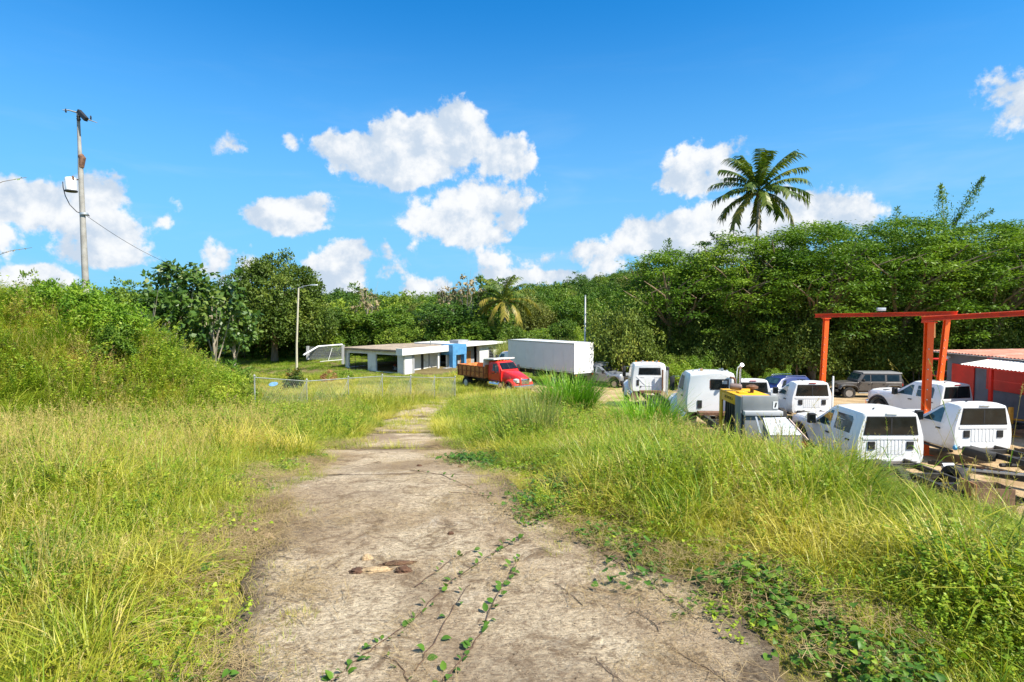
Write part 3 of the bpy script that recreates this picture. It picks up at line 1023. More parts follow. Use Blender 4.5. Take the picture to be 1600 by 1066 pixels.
# ------------------------------------------------------------------ trees
bark = mat("tree_bark", (0.24, 0.17, 0.11), 0.9, var=.35, scale=4, bump=.6, bscale=14, stretch=(1, 1, .3))
bark_pale = mat("pale_bark", (0.34, 0.29, 0.22), 0.9, var=.25, scale=4, bump=.5, bscale=14, stretch=(1, 1, .3))
M_tree = [leaf_mat("foliage_deep", [(0.022, 0.055, 0.008), (0.055, 0.12, 0.013), (0.115, 0.19, 0.022), (0.21, 0.26, 0.04)], .22, .5, .18, .95),
          leaf_mat("foliage_mid", [(0.035, 0.08, 0.01), (0.075, 0.155, 0.015), (0.15, 0.235, 0.024), (0.28, 0.33, 0.045)], .25, .5, .2, .95),
          leaf_mat("foliage_light", [(0.06, 0.13, 0.012), (0.13, 0.23, 0.018), (0.23, 0.33, 0.03), (0.36, 0.39, 0.05)], .28, .5, .25, .95),
          leaf_mat("foliage_olive", [(0.05, 0.07, 0.012), (0.10, 0.13, 0.02), (0.18, 0.20, 0.04), (0.30, 0.27, 0.07)], .22, .5, .25, .5)]
M_feather = leaf_mat("feathery_foliage", [(0.045, 0.105, 0.012), (0.10, 0.19, 0.017), (0.165, 0.27, 0.026), (0.26, 0.35, 0.04)], .3, .5, .22, .3)
M_vines = leaf_mat("hanging_vine_leaves", [(0.03, 0.06, 0.008), (0.075, 0.12, 0.014), (0.15, 0.20, 0.025), (0.30, 0.31, 0.05)], .18, .6, .35, .3)


def crown_cloud(seed, R3, ncl, per, ls, cr=.2, flat_=1.0, aspect=.55, hollow=.45, lump=.25, droop=0., under=-.55, shape='rhomb'):
    """leaf clusters over the volume of an ellipsoid (centre 0). -> verts, quads, tint"""
    r = np.random.default_rng(seed)
    d = unit(r.normal(0, 1, (ncl * 2, 3)))
    d = d[d[:, 2] > under][:ncl]
    n = len(d)
    lum = np.array([mnoise.noise(Vector((float(a[0] * 1.7 + seed), float(a[1] * 1.7), float(a[2] * 1.7)))) for a in d])
    rad = (r.uniform(hollow, 1, n) ** .6) * (1 + lump * lum * 1.8)
    C = d * rad[:, None] * np.array(R3)
    mean = float(np.mean(R3))
    crs = cr * mean * r.uniform(.6, 1.3, n)
    out = unit(C / np.array(R3))
    k = per
    o = unit(r.normal(0, 1, (n, k, 3)) + out[:, None, :] * .6 + np.array([0, 0, .45]))
    p = C[:, None, :] + o * (crs[:, None, None] * (r.uniform(.35, 1, (n, k, 1)) ** .5)) * np.array([1, 1, flat_])
    nrm = unit(o + np.array([0, 0, .6]) + r.normal(0, .45, (n, k, 3)))
    ax = unit(r.normal(0, 1, (n, k, 3)) + out[:, None, :] * .7 + np.array([0, 0, -droop]))
    L = r.uniform(.6, 1.35, (n, k)) * ls
    v, q = leaves(p.reshape(-1, 3), ax.reshape(-1, 3), nrm.reshape(-1, 3), L.ravel(), L.ravel() * aspect, shape)
    ctint = np.repeat(r.uniform(0, 1, n), k)
    t = .55 * ctint + .45 * r.uniform(0, 1, n * k)
    return v, q, (np.repeat(t, len(q) // (n * k)))


def trunk_mb(H, r0, spread, seed, nb=5, fork=.35, top=1.0):
    r = random.Random(seed)
    mb = MB()
    pts = [Vector((0, 0, -.3))]
    x = y = 0
    for i in range(1, 6):
        x += r.uniform(-.05, .05) * H * .3; y += r.uniform(-.05, .05) * H * .3
        pts.append(Vector((x, y, H * top * i / 5)))
    mb.tube(pts, [r0 * (1.25, .95, .75, .55, .4, .2)[i] for i in range(6)], 8)
    for b in range(nb):
        a = 2 * PI * b / nb + r.uniform(-.4, .4)
        s = pts[1 + b % 3].lerp(pts[2 + b % 3], r.random())
        e = Vector((math.cos(a) * spread * r.uniform(.5, .85), math.sin(a) * spread * r.uniform(.5, .85), H * r.uniform(.75, 1.1)))
        mid = s.lerp(e, .5) + Vector((r.uniform(-.1, .1) * spread, r.uniform(-.1, .1) * spread, -.05 * H))
        mb.tube([s, s.lerp(mid, .5), mid, e], [r0 * .45, r0 * .36, r0 * .26, r0 * .08], 6)
        e2 = e + Vector((r.uniform(-.4, .4) * spread, r.uniform(-.4, .4) * spread, r.uniform(-.02, .12) * H))
        mb.tube([mid, e2], [r0 * .2, r0 * .05], 5)
    return mb


# six kinds of wood tree, unit size about 8 m high, crown meshes shared by copies
KINDS_T = []
specs = [(0, (3.0, 3.0, 3.0), 5.2, 150, 42, .34, 'dark dense'), (1, (2.7, 2.7, 3.4), 5.0, 130, 42, .34, 'mid green'),
         (2, (3.2, 3.0, 2.4), 5.4, 120, 42, .36, 'light green'), (3, (2.6, 2.8, 2.9), 5.0, 100, 38, .30, 'olive thin'),
         (1, (3.5, 3.5, 2.2), 5.6, 140, 40, .36, 'broad'), (0, (2.4, 2.4, 3.6), 4.8, 130, 40, .32, 'tall dark')]
for i, (mi, R3, zc, ncl, per, ls, nm) in enumerate(specs):
    v, q, t = crown_cloud(100 + i, R3, ncl, per, ls, cr=.27, hollow=.35, lump=.4, under=-.8)
    v = v + np.array([0, 0, zc])
    # skirt of lower leaves
    cm = fast_mesh("crown", v, q, t); cm.materials.append(M_tree[mi])
    tm = trunk_mb(6.0, .17, 2.6, i, 5).mesh("trunk", bark)
    KINDS_T.append((tm, cm))


def wood_tree(kind, x, y, ztop, wid, label, group, name="broadleaf_tree", cat="tree", rz=None, z0=None):
    z0 = hz_(x, y) if z0 is None else z0
    H = ztop - z0
    sz = H / 8.4
    sx = wid
    o = empty(name, (x, y, z0), random.uniform(0, 6.28) if rz is None else rz, label, cat, group)
    o.scale = (sx, sx, sz)
    tm, cm = KINDS_T[kind]
    link("trunk", tm, None, o); link("crown", cm, None, o)
    return o


def topz(px, py, Y):
    return at(px, py, Y).z

rt = random.Random(5)
MARKS = [(-999, 'beyond the left edge behind the mound'), (0, 'behind the left end of the mound'), (140, 'just right of the utility pole'), (240, 'behind the large leaved trees'), (350, 'behind the round dark tree'), (505, 'above the left end of the house roof'), (570, 'above the middle of the house roof'), (635, 'above the entrance of the house'), (690, 'above the blue porch'), (740, 'near the short palm'), (800, 'above the left half of the box truck'), (860, 'above the right half of the box truck'), (915, 'right of the thin white pole'), (960, 'where the umbrella trees begin'), (1040, 'behind the bare chassis trucks'), (1140, 'behind the tall coconut palm'), (1260, 'behind the far orange column'), (1400, 'behind the two near columns'), (1500, 'behind the shed'), (1600, 'beyond the right edge')]
SEEN_L = {}
def mark(px, what):
    m_ = [t for a, t in MARKS if px >= a][-1]
    l = what + ' ' + m_
    SEEN_L[l] = SEEN_L.get(l, 0) + 1
    return ['', 'second ', 'third ', 'fourth ', 'fifth ', 'sixth ', 'seventh ', 'eighth '][min(7, SEEN_L[l] - 1)] + l
# profile of the tree line in the photo (px, py of tops)
prof = [(-200, 470), (0, 468), (100, 470), (200, 478), (250, 470), (330, 462), (500, 470), (560, 462), (620, 470), (660, 478), (690, 476), (740, 465), (800, 505), (850, 515), (900, 515), (950, 508), (1010, 500), (1070, 480), (1100, 455), (1300, 440), (1600, 440), (1900, 440)]
ppx = [p[0] for p in prof]; ppy = [p[1] for p in prof]
G_BELT = "trees in the woodland belt behind the house"
LAB = ['dense dark tree', 'leafy mid green tree', 'light green spreading tree', 'thin olive green tree', 'broad round tree', 'narrow dark tree']
ROWN = ['front row', 'middle row', 'rear row']
for row, (Y0, n, lift) in enumerate([(84, 30, 14), (94, 30, 6), (106, 28, 0)]):
    for i in range(n):
        px = -150 + (1200 + 150) * (i + rt.uniform(.1, .9)) / n
        Y = Y0 + rt.uniform(-3, 4)
        py = np.interp(px, ppx, ppy) + lift + rt.uniform(-7, 12)
        if px > 960:
            py += 6
        p = at(px, py, Y)
        k = rt.choice([0, 1, 1, 2, 2, 3, 4, 5, 0])
        wood_tree(k, p.x, Y, p.z, rt.uniform(.95, 1.35), mark(px, ROWN[row] + ' ' + LAB[k]), G_BELT)
# low shrubs at the foot of the belt
LS = ['low dark shrub', 'low bright green shrub']
for i in range(34):
    px = 240 + 760 * (i + rt.uniform(.1, .9)) / 34
    Y = 79 + rt.uniform(-2, 3)
    if 470 < px < 790 and rt.random() < .5:
        Y = 82
    py = rt.uniform(505, 528)
    p = at(px, py, Y)
    k = rt.choice([0, 1, 2, 2, 4])
    wood_tree(k, p.x, Y, p.z, rt.uniform(.55, .85), mark(px, LS[0 if k == 0 else 1]), "shrubs at the foot of the woodland belt", "shrub", "shrub", z0=hz_(p.x, Y) - 1.2)

# hill forest: one far mass
hx, hy = [], []
r_ = np.random.default_rng(3)
X = r_.uniform(-190, 330, 2400); Yh = r_.uniform(118, 330, 2400)
keep = (np.abs(X) < Yh * 1.15 + 20)
X, Yh = X[keep], Yh[keep]
col_f = bpy.data.collections.new("source_forest")
for i, (tm, cm) in enumerate(KINDS_T):
    col_f.objects.link(bpy.data.objects.new("forest_crown_source", cm))
SETS['forest'] = col_f
gn_scatter("hill_forest", np.stack([X, Yh, height(X, Yh) - 1.8], -1), np.stack([0 * X, 0 * X, r_.uniform(0, 6.28, len(X))], -1), r_.uniform(.85, 1.5, len(X)), 'forest', "distant forest covering the low hill behind the yard")

# the big round tree left of the house
big = empty("round_tree", (-30.6, 74, hz_(-30.6, 74)), 0, "large dark rounded tree standing alone beside the lamp post", "tree")
trunk_mb(9, .42, 5, 77, 7).build("trunk", bark, big)
v1 = crown_cloud(201, (6.0, 5.8, 5.6), 620, 75, .32, cr=.16, hollow=.55, lump=.2, under=-.75, aspect=.5)
v1 = (v1[0] + np.array([0, 0, 7.1]), v1[1], v1[2])
v2 = crown_cloud(202, (7.0, 6.0, 3.3), 330, 70, .32, cr=.2, hollow=.5, lump=.22, under=-.6, aspect=.5)
v2 = (v2[0] + np.array([.9, 0, 4.6]), v2[1], v2[2])
v, q, t = join([v1, v2])
cm = fast_mesh("crown", v, q, t); cm.materials.append(leaf_mat("round_tree_foliage", [(0.03, 0.055, 0.008), (0.06, 0.105, 0.012), (0.11, 0.165, 0.02), (0.20, 0.235, 0.035)], .2, .5, .3, .3))
link("crown", cm, None, big)

# big leaved tree behind the mound
M_bigleaf = leaf_mat("large_leaf_foliage", [(0.03, 0.075, 0.015), (0.06, 0.13, 0.02), (0.11, 0.19, 0.03), (0.24, 0.28, 0.06)], .25, .4, .4, .4, spec=.5)
def bigleaf(px, pyt, Y, rx, rz, seed, label, ncl=60):
    p = at(px, pyt, Y)
    z0 = hz_(p.x, Y)
    H = p.z - z0
    o = empty("large_leaved_tree", (p.x, Y, z0), 0, label, "tree")
    trunk_mb(H * .85, .16, rx * .8, seed, 7).build("trunk", bark_pale, o)
    v, q, t = crown_cloud(seed, (rx, rx * .8, rz), ncl, 26, .42, cr=.24, hollow=.3, lump=.5, aspect=.75, under=-.9, droop=.3)
    v = v + np.array([0, 0, H - rz])
    cm = fast_mesh("crown", v, q, t); cm.materials.append(M_bigleaf)
    link("crown", cm, None, o)
bigleaf(282, 408, 46, 2.6, 3.0, 301, "open crowned tree with large pale leaves, tallest one right behind the mound", 70)
bigleaf(330, 436, 48, 2.6, 2.4, 302, "lower large leaved tree between the mound and the round dark tree", 60)
bigleaf(262, 440, 44, 1.9, 2.6, 303, "small large leaved tree half hidden by the mound crest", 45)
bigleaf(365, 470, 56, 2.2, 2.6, 304, "dark leafy tree just left of the large round tree", 60)
bigleaf(232, 455, 42, 1.8, 1.8, 306, "leafy sapling rising behind the shrub on the mound", 36)
for px, py, Y, k, w, lb in [(20, 455, 60, 3, .9, "olive tree behind the left end of the mound"), (60, 450, 62, 1, .7, "green tree behind the mound left of the utility pole"), (-60, 455, 60, 0, 1.2, "dark tree far left behind the mound"), (110, 462, 60, 3, .9, "thin tree directly behind the utility pole"), (170, 462, 60, 1, .9, "green tree behind the mound right of the utility pole")]:
    p = at(px, py, Y)
    wood_tree(k, p.x, Y, p.z, w, lb, None)


# umbrella trees on the right
def umbrella_tree(x, y, ztop, rx, seed, label, ry=None, low=None):
    z0 = hz_(x, y); H = ztop - z0
    ry = ry or rx * 1.05
    o = empty("umbrella_tree", (x, y, z0), 0, label, "tree")
    r = random.Random(seed)
    mb = MB()
    for b in range(4):
        a = b * PI / 2 + r.uniform(-.5, .5)
        base = Vector((r.uniform(-.3, .3), r.uniform(-.3, .3), -.3))
        k1 = Vector((math.cos(a) * rx * .18, math.sin(a) * ry * .18, H * .38))
        k2 = Vector((math.cos(a) * rx * .5, math.sin(a) * ry * .5, H * .66))
        k3 = Vector((math.cos(a) * rx * .85, math.sin(a) * ry * .85, H * .80))
        mb.tube([base, k1, k2, k3], [.34, .24, .15, .05], 8)
        for c in range(4):
            e = k2 + Vector((r.uniform(-.4, .4) * rx, r.uniform(-.4, .4) * ry, H * r.uniform(.1, .26)))
            mb.tube([k1.lerp(k2, r.random()), k2.lerp(e, .5) + Vector((0, 0, -.2)), e], [.13, .08, .03], 6)
    for b in range(7):
        xx = r.uniform(-.8, .8) * rx; s_ = r.choice((-1, 1)); z1_ = H * r.uniform(.5, .68)
        mb.tube([(xx * .2, -ry * .25, H * .42), (xx * .7, -ry * .62, z1_), (xx + s_ * .12 * rx, -ry * .82, z1_ + H * .06), (xx + s_ * .3 * rx, -ry * .95, z1_ + H * .10)], [.12, .09, .06, .02], 6)
    mb.build("trunk", bark, o)
    # canopy: flat sprays in tiers, domed on top
    rr = np.random.default_rng(seed)
    parts = []
    n = int(250 * rx * ry / 36)
    a = rr.uniform(0, 2 * PI, n); d = np.sqrt(rr.uniform(0, 1, n)) * (1 + .12 * np.sin(a * 3 + seed) + .08 * np.sin(a * 7))
    dome = H * (1 - .34 * d ** 2.6) - rr.uniform(0, 1, n) ** 1.6 * H * .30
    C = np.stack([np.cos(a) * d * rx, np.sin(a) * d * ry, dome - .15], -1)
    per = 100
    sr = rr.uniform(.6, 1.5, n)
    off = rr.normal(0, .5, (n, per, 3)) * sr[:, None, None] * np.array([1, 1, .34])
    p = C[:, None, :] + off
    ax = unit(off * np.array([1, 1, .3]) + rr.normal(0, .5, (n, per, 3)) * np.array([1, 1, .5]) + np.array([0, 0, -.05]))
    up = unit(rr.normal(0, .55, (n, per, 3)) + np.array([0, 0, 1.0]))
    L = rr.uniform(.18, .42, (n, per))
    v, q = leaves(p.reshape(-1, 3), ax.reshape(-1, 3), up.reshape(-1, 3), L.ravel(), L.ravel() * .38, 'rhomb')
    t = np.repeat(rr.uniform(0, 1, n), per) * .6 + rr.uniform(0, 1, n * per) * .4
    cm = fast_mesh("crown", v, q, t); cm.materials.append(M_feather)
    link("crown", cm, None, o)
    # vines hanging from the crown down to the scrub
    nv = int(70 * rx / 6)
    a = rr.uniform(0, 2 * PI, nv); d = rr.uniform(.2, .95, nv) * np.where(np.sin(a) < -.2, .62, 1.0)
    top = np.stack([np.cos(a) * d * rx, np.sin(a) * d * ry, H * (.62 + .1 * rr.uniform(-1, 1, nv))], -1)
    ln = rr.uniform(.25, 1.0, nv) * top[:, 2] * .98
    per = 150
    tt = rr.uniform(0, 1, (nv, per))
    wob = np.array([1, 1, 0.])
    rad = (.22 + .5 * rr.uniform(0, 1, nv))[:, None, None]
    p = top[:, None, :] - np.stack([0 * tt, 0 * tt, tt * ln[:, None]], -1) + rr.normal(0, 1, (nv, per, 3)) * rad * np.array([1, 1, .4])
    ax = unit(rr.normal(0, .6, (nv, per, 3)) + np.array([0, 0, -1.0]))
    nr = unit(rr.normal(0, .7, (nv, per, 3)) + np.stack([np.cos(a), np.sin(a), 0 * a], -1)[:, None, :])
    L = rr.uniform(.10, .22, (nv, per))
    v, q = leaves(p.reshape(-1, 3), ax.reshape(-1, 3), nr.reshape(-1, 3), L.ravel(), L.ravel() * .7, 'rhomb')
    t = np.repeat(rr.uniform(0, 1, nv), per) * .6 + rr.uniform(0, 1, nv * per) * .4
    vm_ = fast_mesh("hanging_vines", v, q, t); vm_.materials.append(M_vines)
    vo = link("hanging_vines", vm_, None, o)
    vo['kind'] = 'stuff'
    return o


umbrella_tree(16.6, 60, 8.6, 5.8, 401, "leftmost feathery umbrella tree, its vines falling behind the white trucks")
umbrella_tree(22.5, 59, 10.2, 6.2, 402, "umbrella shaped feathery tree in front of the tall coconut palm")
umbrella_tree(29.6, 57, 10.8, 7.2, 403, "broad feathery umbrella tree behind the dark jeep")
umbrella_tree(37.5, 57, 11.3, 7.6, 404, "tallest broad umbrella tree behind the orange gantry")
umbrella_tree(45.0, 55, 10.6, 7.2, 405, "feathery umbrella tree behind the grey shed roof")
umbrella_tree(53.5, 57, 10.5, 7.4, 406, "umbrella tree at the right edge behind the shed")

# dark scrub beneath and behind
v, q, t = crown_cloud(350, (2.4, 2.2, 2.2), 130, 70, .17, cr=.3, hollow=.3, lump=.5, under=-.3)
v = v + np.array([0, 0, 1.6])
scrub_me = fast_mesh("crown", v, q, t); scrub_me.materials.append(M_vines)
v, q, t = crown_cloud(351, (2.0, 2.0, 1.8), 120, 60, .17, cr=.3, hollow=.3, lump=.5, under=-.3)
v = v + np.array([0, 0, 1.3])
scrub_me2 = fast_mesh("crown", v, q, t); scrub_me2.materials.append(M_tree[2])
stem_me = trunk_mb(2.4, .06, 1.6, 9, 6).mesh("stem", bark)
for i in range(30):
    px = 965 + 700 * (i + rt.uniform(0, 1)) / 30
    Y = rt.uniform(52, 64)
    x = (px - 800) / 900 * Y
    s = rt.uniform(.8, 1.5)
    o = empty("scrub_bush", (x, Y, hz_(x, Y)), rt.uniform(0, 6.28), mark(px, "dark vine covered bush under the canopy"), "bush", "scrub bushes beneath the umbrella trees")
    o.scale = (s, s, s * rt.uniform(.8, 1.6))
    link("stem", stem_me, None, o); link("crown", scrub_me, None, o)
for i, (px, Y, s) in enumerate([(1085, 52, .9), (1150, 50, .6), (1060, 50, .8), (985, 58, 1.0), (962, 61, 1.1), (1000, 62, 1.3), (1215, 49, .6), (945, 66, 1.2), (930, 70, 1.2)]):
    x = (px - 800) / 900 * Y
    o = empty("scrub_bush", (x, Y, hz_(x, Y)), i, mark(px, "sunlit light green bush"), "bush", "light green bushes at the foot of the umbrella trees")
    o.scale = (s, s, s * .9)
    link("stem", stem_me, None, o); link("crown", scrub_me2, None, o)
# back wall of dense trees behind the umbrella trees closes the view underneath
for i in range(16):
    px = 960 + 800 * (i + rt.uniform(.2, .8)) / 16
    Y = rt.uniform(62, 72)
    p = at(px, rt.uniform(400, 425) if px > 1100 else (440 if px > 1030 else 492), Y)
    wood_tree(rt.choice([0, 5, 0, 1]), p.x, Y, p.z, rt.uniform(1.2, 1.6), mark(px, "dense rear tree under the canopy line"), "dense trees behind the umbrella trees")


# coconut palms
def frond(mb_v, L, droop, seed, nl=40, ll=.75, az=0, el=1.0):
    """returns arrays of a frond starting at origin: rachis path and leaflets"""
    r = np.random.default_rng(seed)
    k = 12
    th = el; p = np.zeros(3); path = [p.copy()]; h = np.array([math.cos(az), math.sin(az), 0])
    for i in range(k):
        p = p + (h * math.cos(th) + np.array([0, 0, math.sin(th)])) * (L / k)
        path.append(p.copy()); th -= droop / k * (0.5 + 1.2 * i / k)
    path = np.array(path)
    t = np.repeat(np.linspace(.14, .99, nl), 2); sd = np.tile([1, -1], nl)
    f = t * k; j = np.minimum(f.astype(int), k - 1); fr = (f - j)[:, None]
    c = path[j] * (1 - fr) + path[j + 1] * fr
    tan = unit(path[j + 1] - path[j])
    side = np.array([-math.sin(az), math.cos(az), 0])
    nrm = unit(np.cross(tan, side))
    ax = unit(tan * .55 + side[None] * sd[:, None] * .85 + np.array([0, 0, -.42]) + r.normal(0, .12, (len(t), 3)))
    Ls = ll * np.sin(np.clip(t * 1.15 + .25, 0, 3.0)) * r.uniform(.85, 1.1, len(t))
    # each leaflet: bent strip of two quads
    b = unit(np.cross(ax, nrm)) * .075
    c1 = c + ax * (Ls * .55)[:, None]; c2 = c + ax * (Ls * .95)[:, None] + np.array([0, 0, -.28]) * Ls[:, None]
    V = np.stack([c - b * .6, c + b * .6, c1 + b, c1 - b, c2 + b * .15, c2 - b * .15], 1)
    o = (np.arange(len(t)) * 6)[:, None]
    Q = np.stack([np.concatenate([o, o + 1, o + 2, o + 3], 1), np.concatenate([o + 3, o + 2, o + 4, o + 5], 1)], 1).reshape(-1, 4)
    parts = [(V.reshape(-1, 3), Q, np.repeat(r.uniform(0, 1, len(t)), 2))]
    sw = stalks(path[None], .07, seed)
    parts.append((sw[0], sw[1], sw[2] * 0 + .9))
    return join(parts)


M_palm = leaf_mat("palm_leaflets", [(0.03, 0.065, 0.01), (0.065, 0.115, 0.014), (0.13, 0.175, 0.02), (0.26, 0.27, 0.04)], .25, .42, .5, .3, spec=.35)
M_palm_y = leaf_mat("yellowing_palm_leaflets", [(0.07, 0.09, 0.012), (0.16, 0.16, 0.02), (0.30, 0.25, 0.04), (0.42, 0.30, 0.07)], .25, .45, .5, .3, spec=.3)
coco = mat("coconut_husk", (0.22, 0.17, 0.04), .6, var=.3, scale=6)


def palm(name, x, y, zc, L, lean, label, nf, seed, yel=.3, drp=1.0):
    z0 = hz_(x, y); H = zc - z0
    o = empty(name, (x - lean, y, z0), 0, label, "palm")
    pts = [Vector((0, 0, -.3)), Vector((lean * .15, 0, H * .3)), Vector((lean * .45, 0, H * .6)), Vector((lean * .85, 0, H * .88)), Vector((lean, 0, H))]
    mb = MB(); dens = []
    for i in range(28):
        t = i / 27 * 4; j = min(int(t), 3)
        dens.append(pts[j].lerp(pts[j + 1], t - j))
    mb.tube(dens, [(.26 if i == 0 else .19 - .07 * i / 27 + (.012 if i % 2 else 0)) for i in range(28)], 10)
    mb.build("trunk", mat("palm_trunk", (.30, .26, .2), .9, var=.3, scale=3, bump=.5, bscale=8), o)
    r = random.Random(seed)
    ga = 2.39996
    for i in range(nf):
        f = i / nf
        az = i * ga + r.uniform(-.2, .2)
        el = 1.45 - 1.95 * f + r.uniform(-.1, .1)
        v, q, t = frond(None, L * r.uniform(.88, 1.08) * (.85 if f < .12 else 1), (.62 + .55 * f) * drp, seed * 50 + i, az=az, el=el, ll=L * .19)
        fm = fast_mesh("frond", v, q, t)
        fm.materials.append(M_palm_y if f > 1 - yel else M_palm)
        fo = link("frond", fm, None, o)
        fo.location = (lean, 0, H)
        if f > 1 - yel:
            fo['label'] = 'yellowing drooping frond'
    for i in range(7):
        a = i * .9
        mb = MB(); M = Matrix.Translation((lean + .26 * math.cos(a), .26 * math.sin(a), H - .28 - .1 * (i % 2)))
        mb.lathe([(.01, -.14), (.09, -.09), (.12, 0), (.09, .1), (.01, .15)], 8, M)
        mb.build("coconut", coco, o)
    return o


pp = at(1186, 302, 60)
palm("coconut_palm", pp.x, 60, pp.z + .25, 5.0, .3, "tall coconut palm rising above the umbrella trees", 36, 6, .17, 1.0)
pp = at(788, 470, 82)
palm("coconut_palm", pp.x, 82, pp.z, 5.2, -.2, "shorter coconut palm with yellowed fronds in the woodland behind the box truck", 22, 8, .5, 1.35)

# feathery shoots above the canopy, right
def shoot(px, py, px2, py2, Y, label, w, seed, n=900):
    a = at(px, py, Y); b = at(px2, py2, Y)
    root = Vector((a.x, Y, hz_(a.x, Y)))
    o = empty("feathery_sapling", root, 0, label, "sapling")
    MB().tube([(0, 0, -.2), Vector((.1, 0, (a - root).z * .5)), a - root, b - root], [.09, .07, .05, .01], 6).build("trunk", bark_pale, o)
    r = np.random.default_rng(seed)
    A = np.array(a - root); B = np.array(b - root); t = r.uniform(-.05, 1, n)
    ww = w * np.sin(np.clip(t, 0, 1) * 2.6 + .4)
    c = A + (B - A) * t[:, None] + r.normal(0, .5, (n, 3)) * ww[:, None]
    ax = unit(r.normal(0, .7, (n, 3)) + (B - A) / np.linalg.norm(B - A) * .6)
    v, q = leaves(c, ax, r.normal(0, .5, (n, 3)) + np.array([0, 0, 1]), r.uniform(.18, .42, n), r.uniform(.07, .13, n), 'rhomb')
    cm = fast_mesh("crown", v, q, r.uniform(0, 1, len(q))); cm.materials.append(M_feather)
    link("crown", cm, None, o)
shoot(1478, 372, 1470, 290, 62, "slim upright feathery shoot above the canopy, left of the leaning one", .75, 1)
shoot(1490, 352, 1536, 278, 62, "long feathery shoot leaning right high above the canopy", .6, 2)
shoot(1508, 352, 1552, 328, 62, "small yellowish shoot poking out lowest of the three above the canopy", .45, 3, 260)
shoot(1398, 372, 1402, 325, 62, "small feathery tuft on top of the canopy", .5, 4, 240)
shoot(1040, 400, 1046, 374, 64, "small leafy tuft at the top left of the canopy", .5, 5, 200)
shoot(1130, 385, 1112, 366, 64, "leafy tuft on the canopy left of the tall palm", .5, 6, 200)

# half bare trees with big dry leaves in the belt
M_dryleaf = leaf_mat("dry_large_leaves", [(.08, .10, .03), (.20, .17, .08), (.36, .28, .16), (.45, .38, .27)], .15, .6, .5, .5)
for px, py, Y, sd_, lb in [(805 - 75, 437, 84, 1, "half bare tree with pale dry leaves left of the short palm"), (700, 450, 86, 2, "withered palm like tree with brown hanging leaves"), (575, 455, 84, 3, "thin bare topped tree above the belt left of the house roof")]:
    p = at(px, py, Y); z0 = hz_(p.x, Y); H = p.z - z0
    o = empty("withered_tree", (p.x, Y, z0), 0, lb, "tree")
    trunk_mb(H, .14, 1.8, 60 + sd_, 7).build("trunk", bark_pale, o)
    v, q, t = crown_cloud(310 + sd_, (1.9, 1.6, 1.9), 26, 9, .5, cr=.22, hollow=.4, lump=.5, aspect=.6, droop=.8)
    v = v + np.array([0, 0, H - 1.7])
    cm = fast_mesh("crown", v, q, t); cm.materials.append(M_dryleaf)
    link("crown", cm, None, o)
p = at(768, 428, 92)
wood_tree(5, at(765, 432, 90).x, 90, at(765, 432, 90).z, 1.15, "tallest dark tree in the belt, directly behind the short palm", None, name="dark_tree")
wood_tree(0, at(700, 470, 82).x, 82, at(700, 478, 82).z, 1.5, "dense dark green tree behind the blue porch of the house", None, name="dark_tree")

# pale reed bed behind the box truck
M_reed = leaf_mat("reed_blades", [(.13, .19, .04), (.22, .27, .06), (.34, .36, .10), (.42, .40, .14)], .3, .5, .5, .5)
make_set('reed', [proto("reed_source", blades(60, .8, (1.8, 3.2), (.03, .06), .15, (.2, .8), 4, s), M_reed) for s in (95, 96)])
x = r_.uniform(-1, 14, 260); y = r_.uniform(69, 77, 260)
gn_scatter("reed_bed", np.stack([x, y, height(x, y)], -1), orient(260, .05), r_.uniform(.8, 1.2, 260), 'reed', "pale green reeds growing behind the box truck")

# shrub on the mound and feathery shrubs beside it
def shrub(name, px, py, Y, R3, mt, label, seed, ncl=60, per=50, ls=.16, cat="shrub", asp=.4, sink=.0, z=None, flat_=1.):
    if Y is None:
        x, Y = px, py
    else:
        x = (px - 800) / 900 * Y
    z0 = hz_(x, Y)
    o = empty(name, (x, Y, z0), 0, label, cat)
    mb = MB(); r = random.Random(seed)
    for i in range(6):
        a = i * PI / 3 + r.random()
        mb.tube([(0, 0, -.1), (math.cos(a) * R3[0] * .3, math.sin(a) * R3[1] * .3, R3[2] * .6), (math.cos(a) * R3[0] * .7, math.sin(a) * R3[1] * .7, R3[2] * 1.3)], [.03, .02, .008], 5)
    mb.build("stem", bark, o)
    v, q, t = crown_cloud(seed, R3, ncl, per, ls, cr=.3, hollow=.3, lump=.45, aspect=asp, under=-.6, flat_=flat_)
    v = v + np.array([0, 0, R3[2] * .85 - sink])
    cm = fast_mesh("foliage", v, q, t); cm.materials.append(mt)
    link("foliage", cm, None, o)
    return o
M_moundshrub = leaf_mat("mound_shrub_leaves", [(.05, .12, .012), (.11, .22, .016), (.20, .33, .022), (.36, .39, .05)], .3, .5, .8, .2)
M_rusty = leaf_mat("rusty_tipped_leaves", [(.05, .13, .012), (.10, .20, .02), (.22, .26, .03), (.36, .22, .06)], .3, .5, .8, .2)
shrub("leafy_shrub", -14.2, 20.0, None, (1.35, 1.0, .75), M_moundshrub, "bright leafy shrub crowning the right side of the mound", 501, 90, 60, .13)
shrub("leafy_shrub", -15.8, 20.5, None, (1.2, 1.0, .6), M_moundshrub, "leafy shrub just below the utility pole on the mound", 502, 70, 60, .13)
shrub("leafy_shrub", -13.3, 19.0, None, (.8, .7, .6), M_tree[1], "dark green shrub on the shaded side of the mound crest", 503, 60, 60, .12)
shrub("feathery_shrub", 318, 545, 30, (2.2, 1.6, 1.1), M_rusty, "feathery shrub with rusty tips right of the mound", 504, 80, 60, .22, asp=.3, flat_=.4)
shrub("feathery_shrub", 345, 560, 33, (1.3, 1.2, 1.0), M_rusty, "smaller rusty tipped feathery shrub nearest the field", 505, 60, 60, .2, asp=.3, flat_=.4)
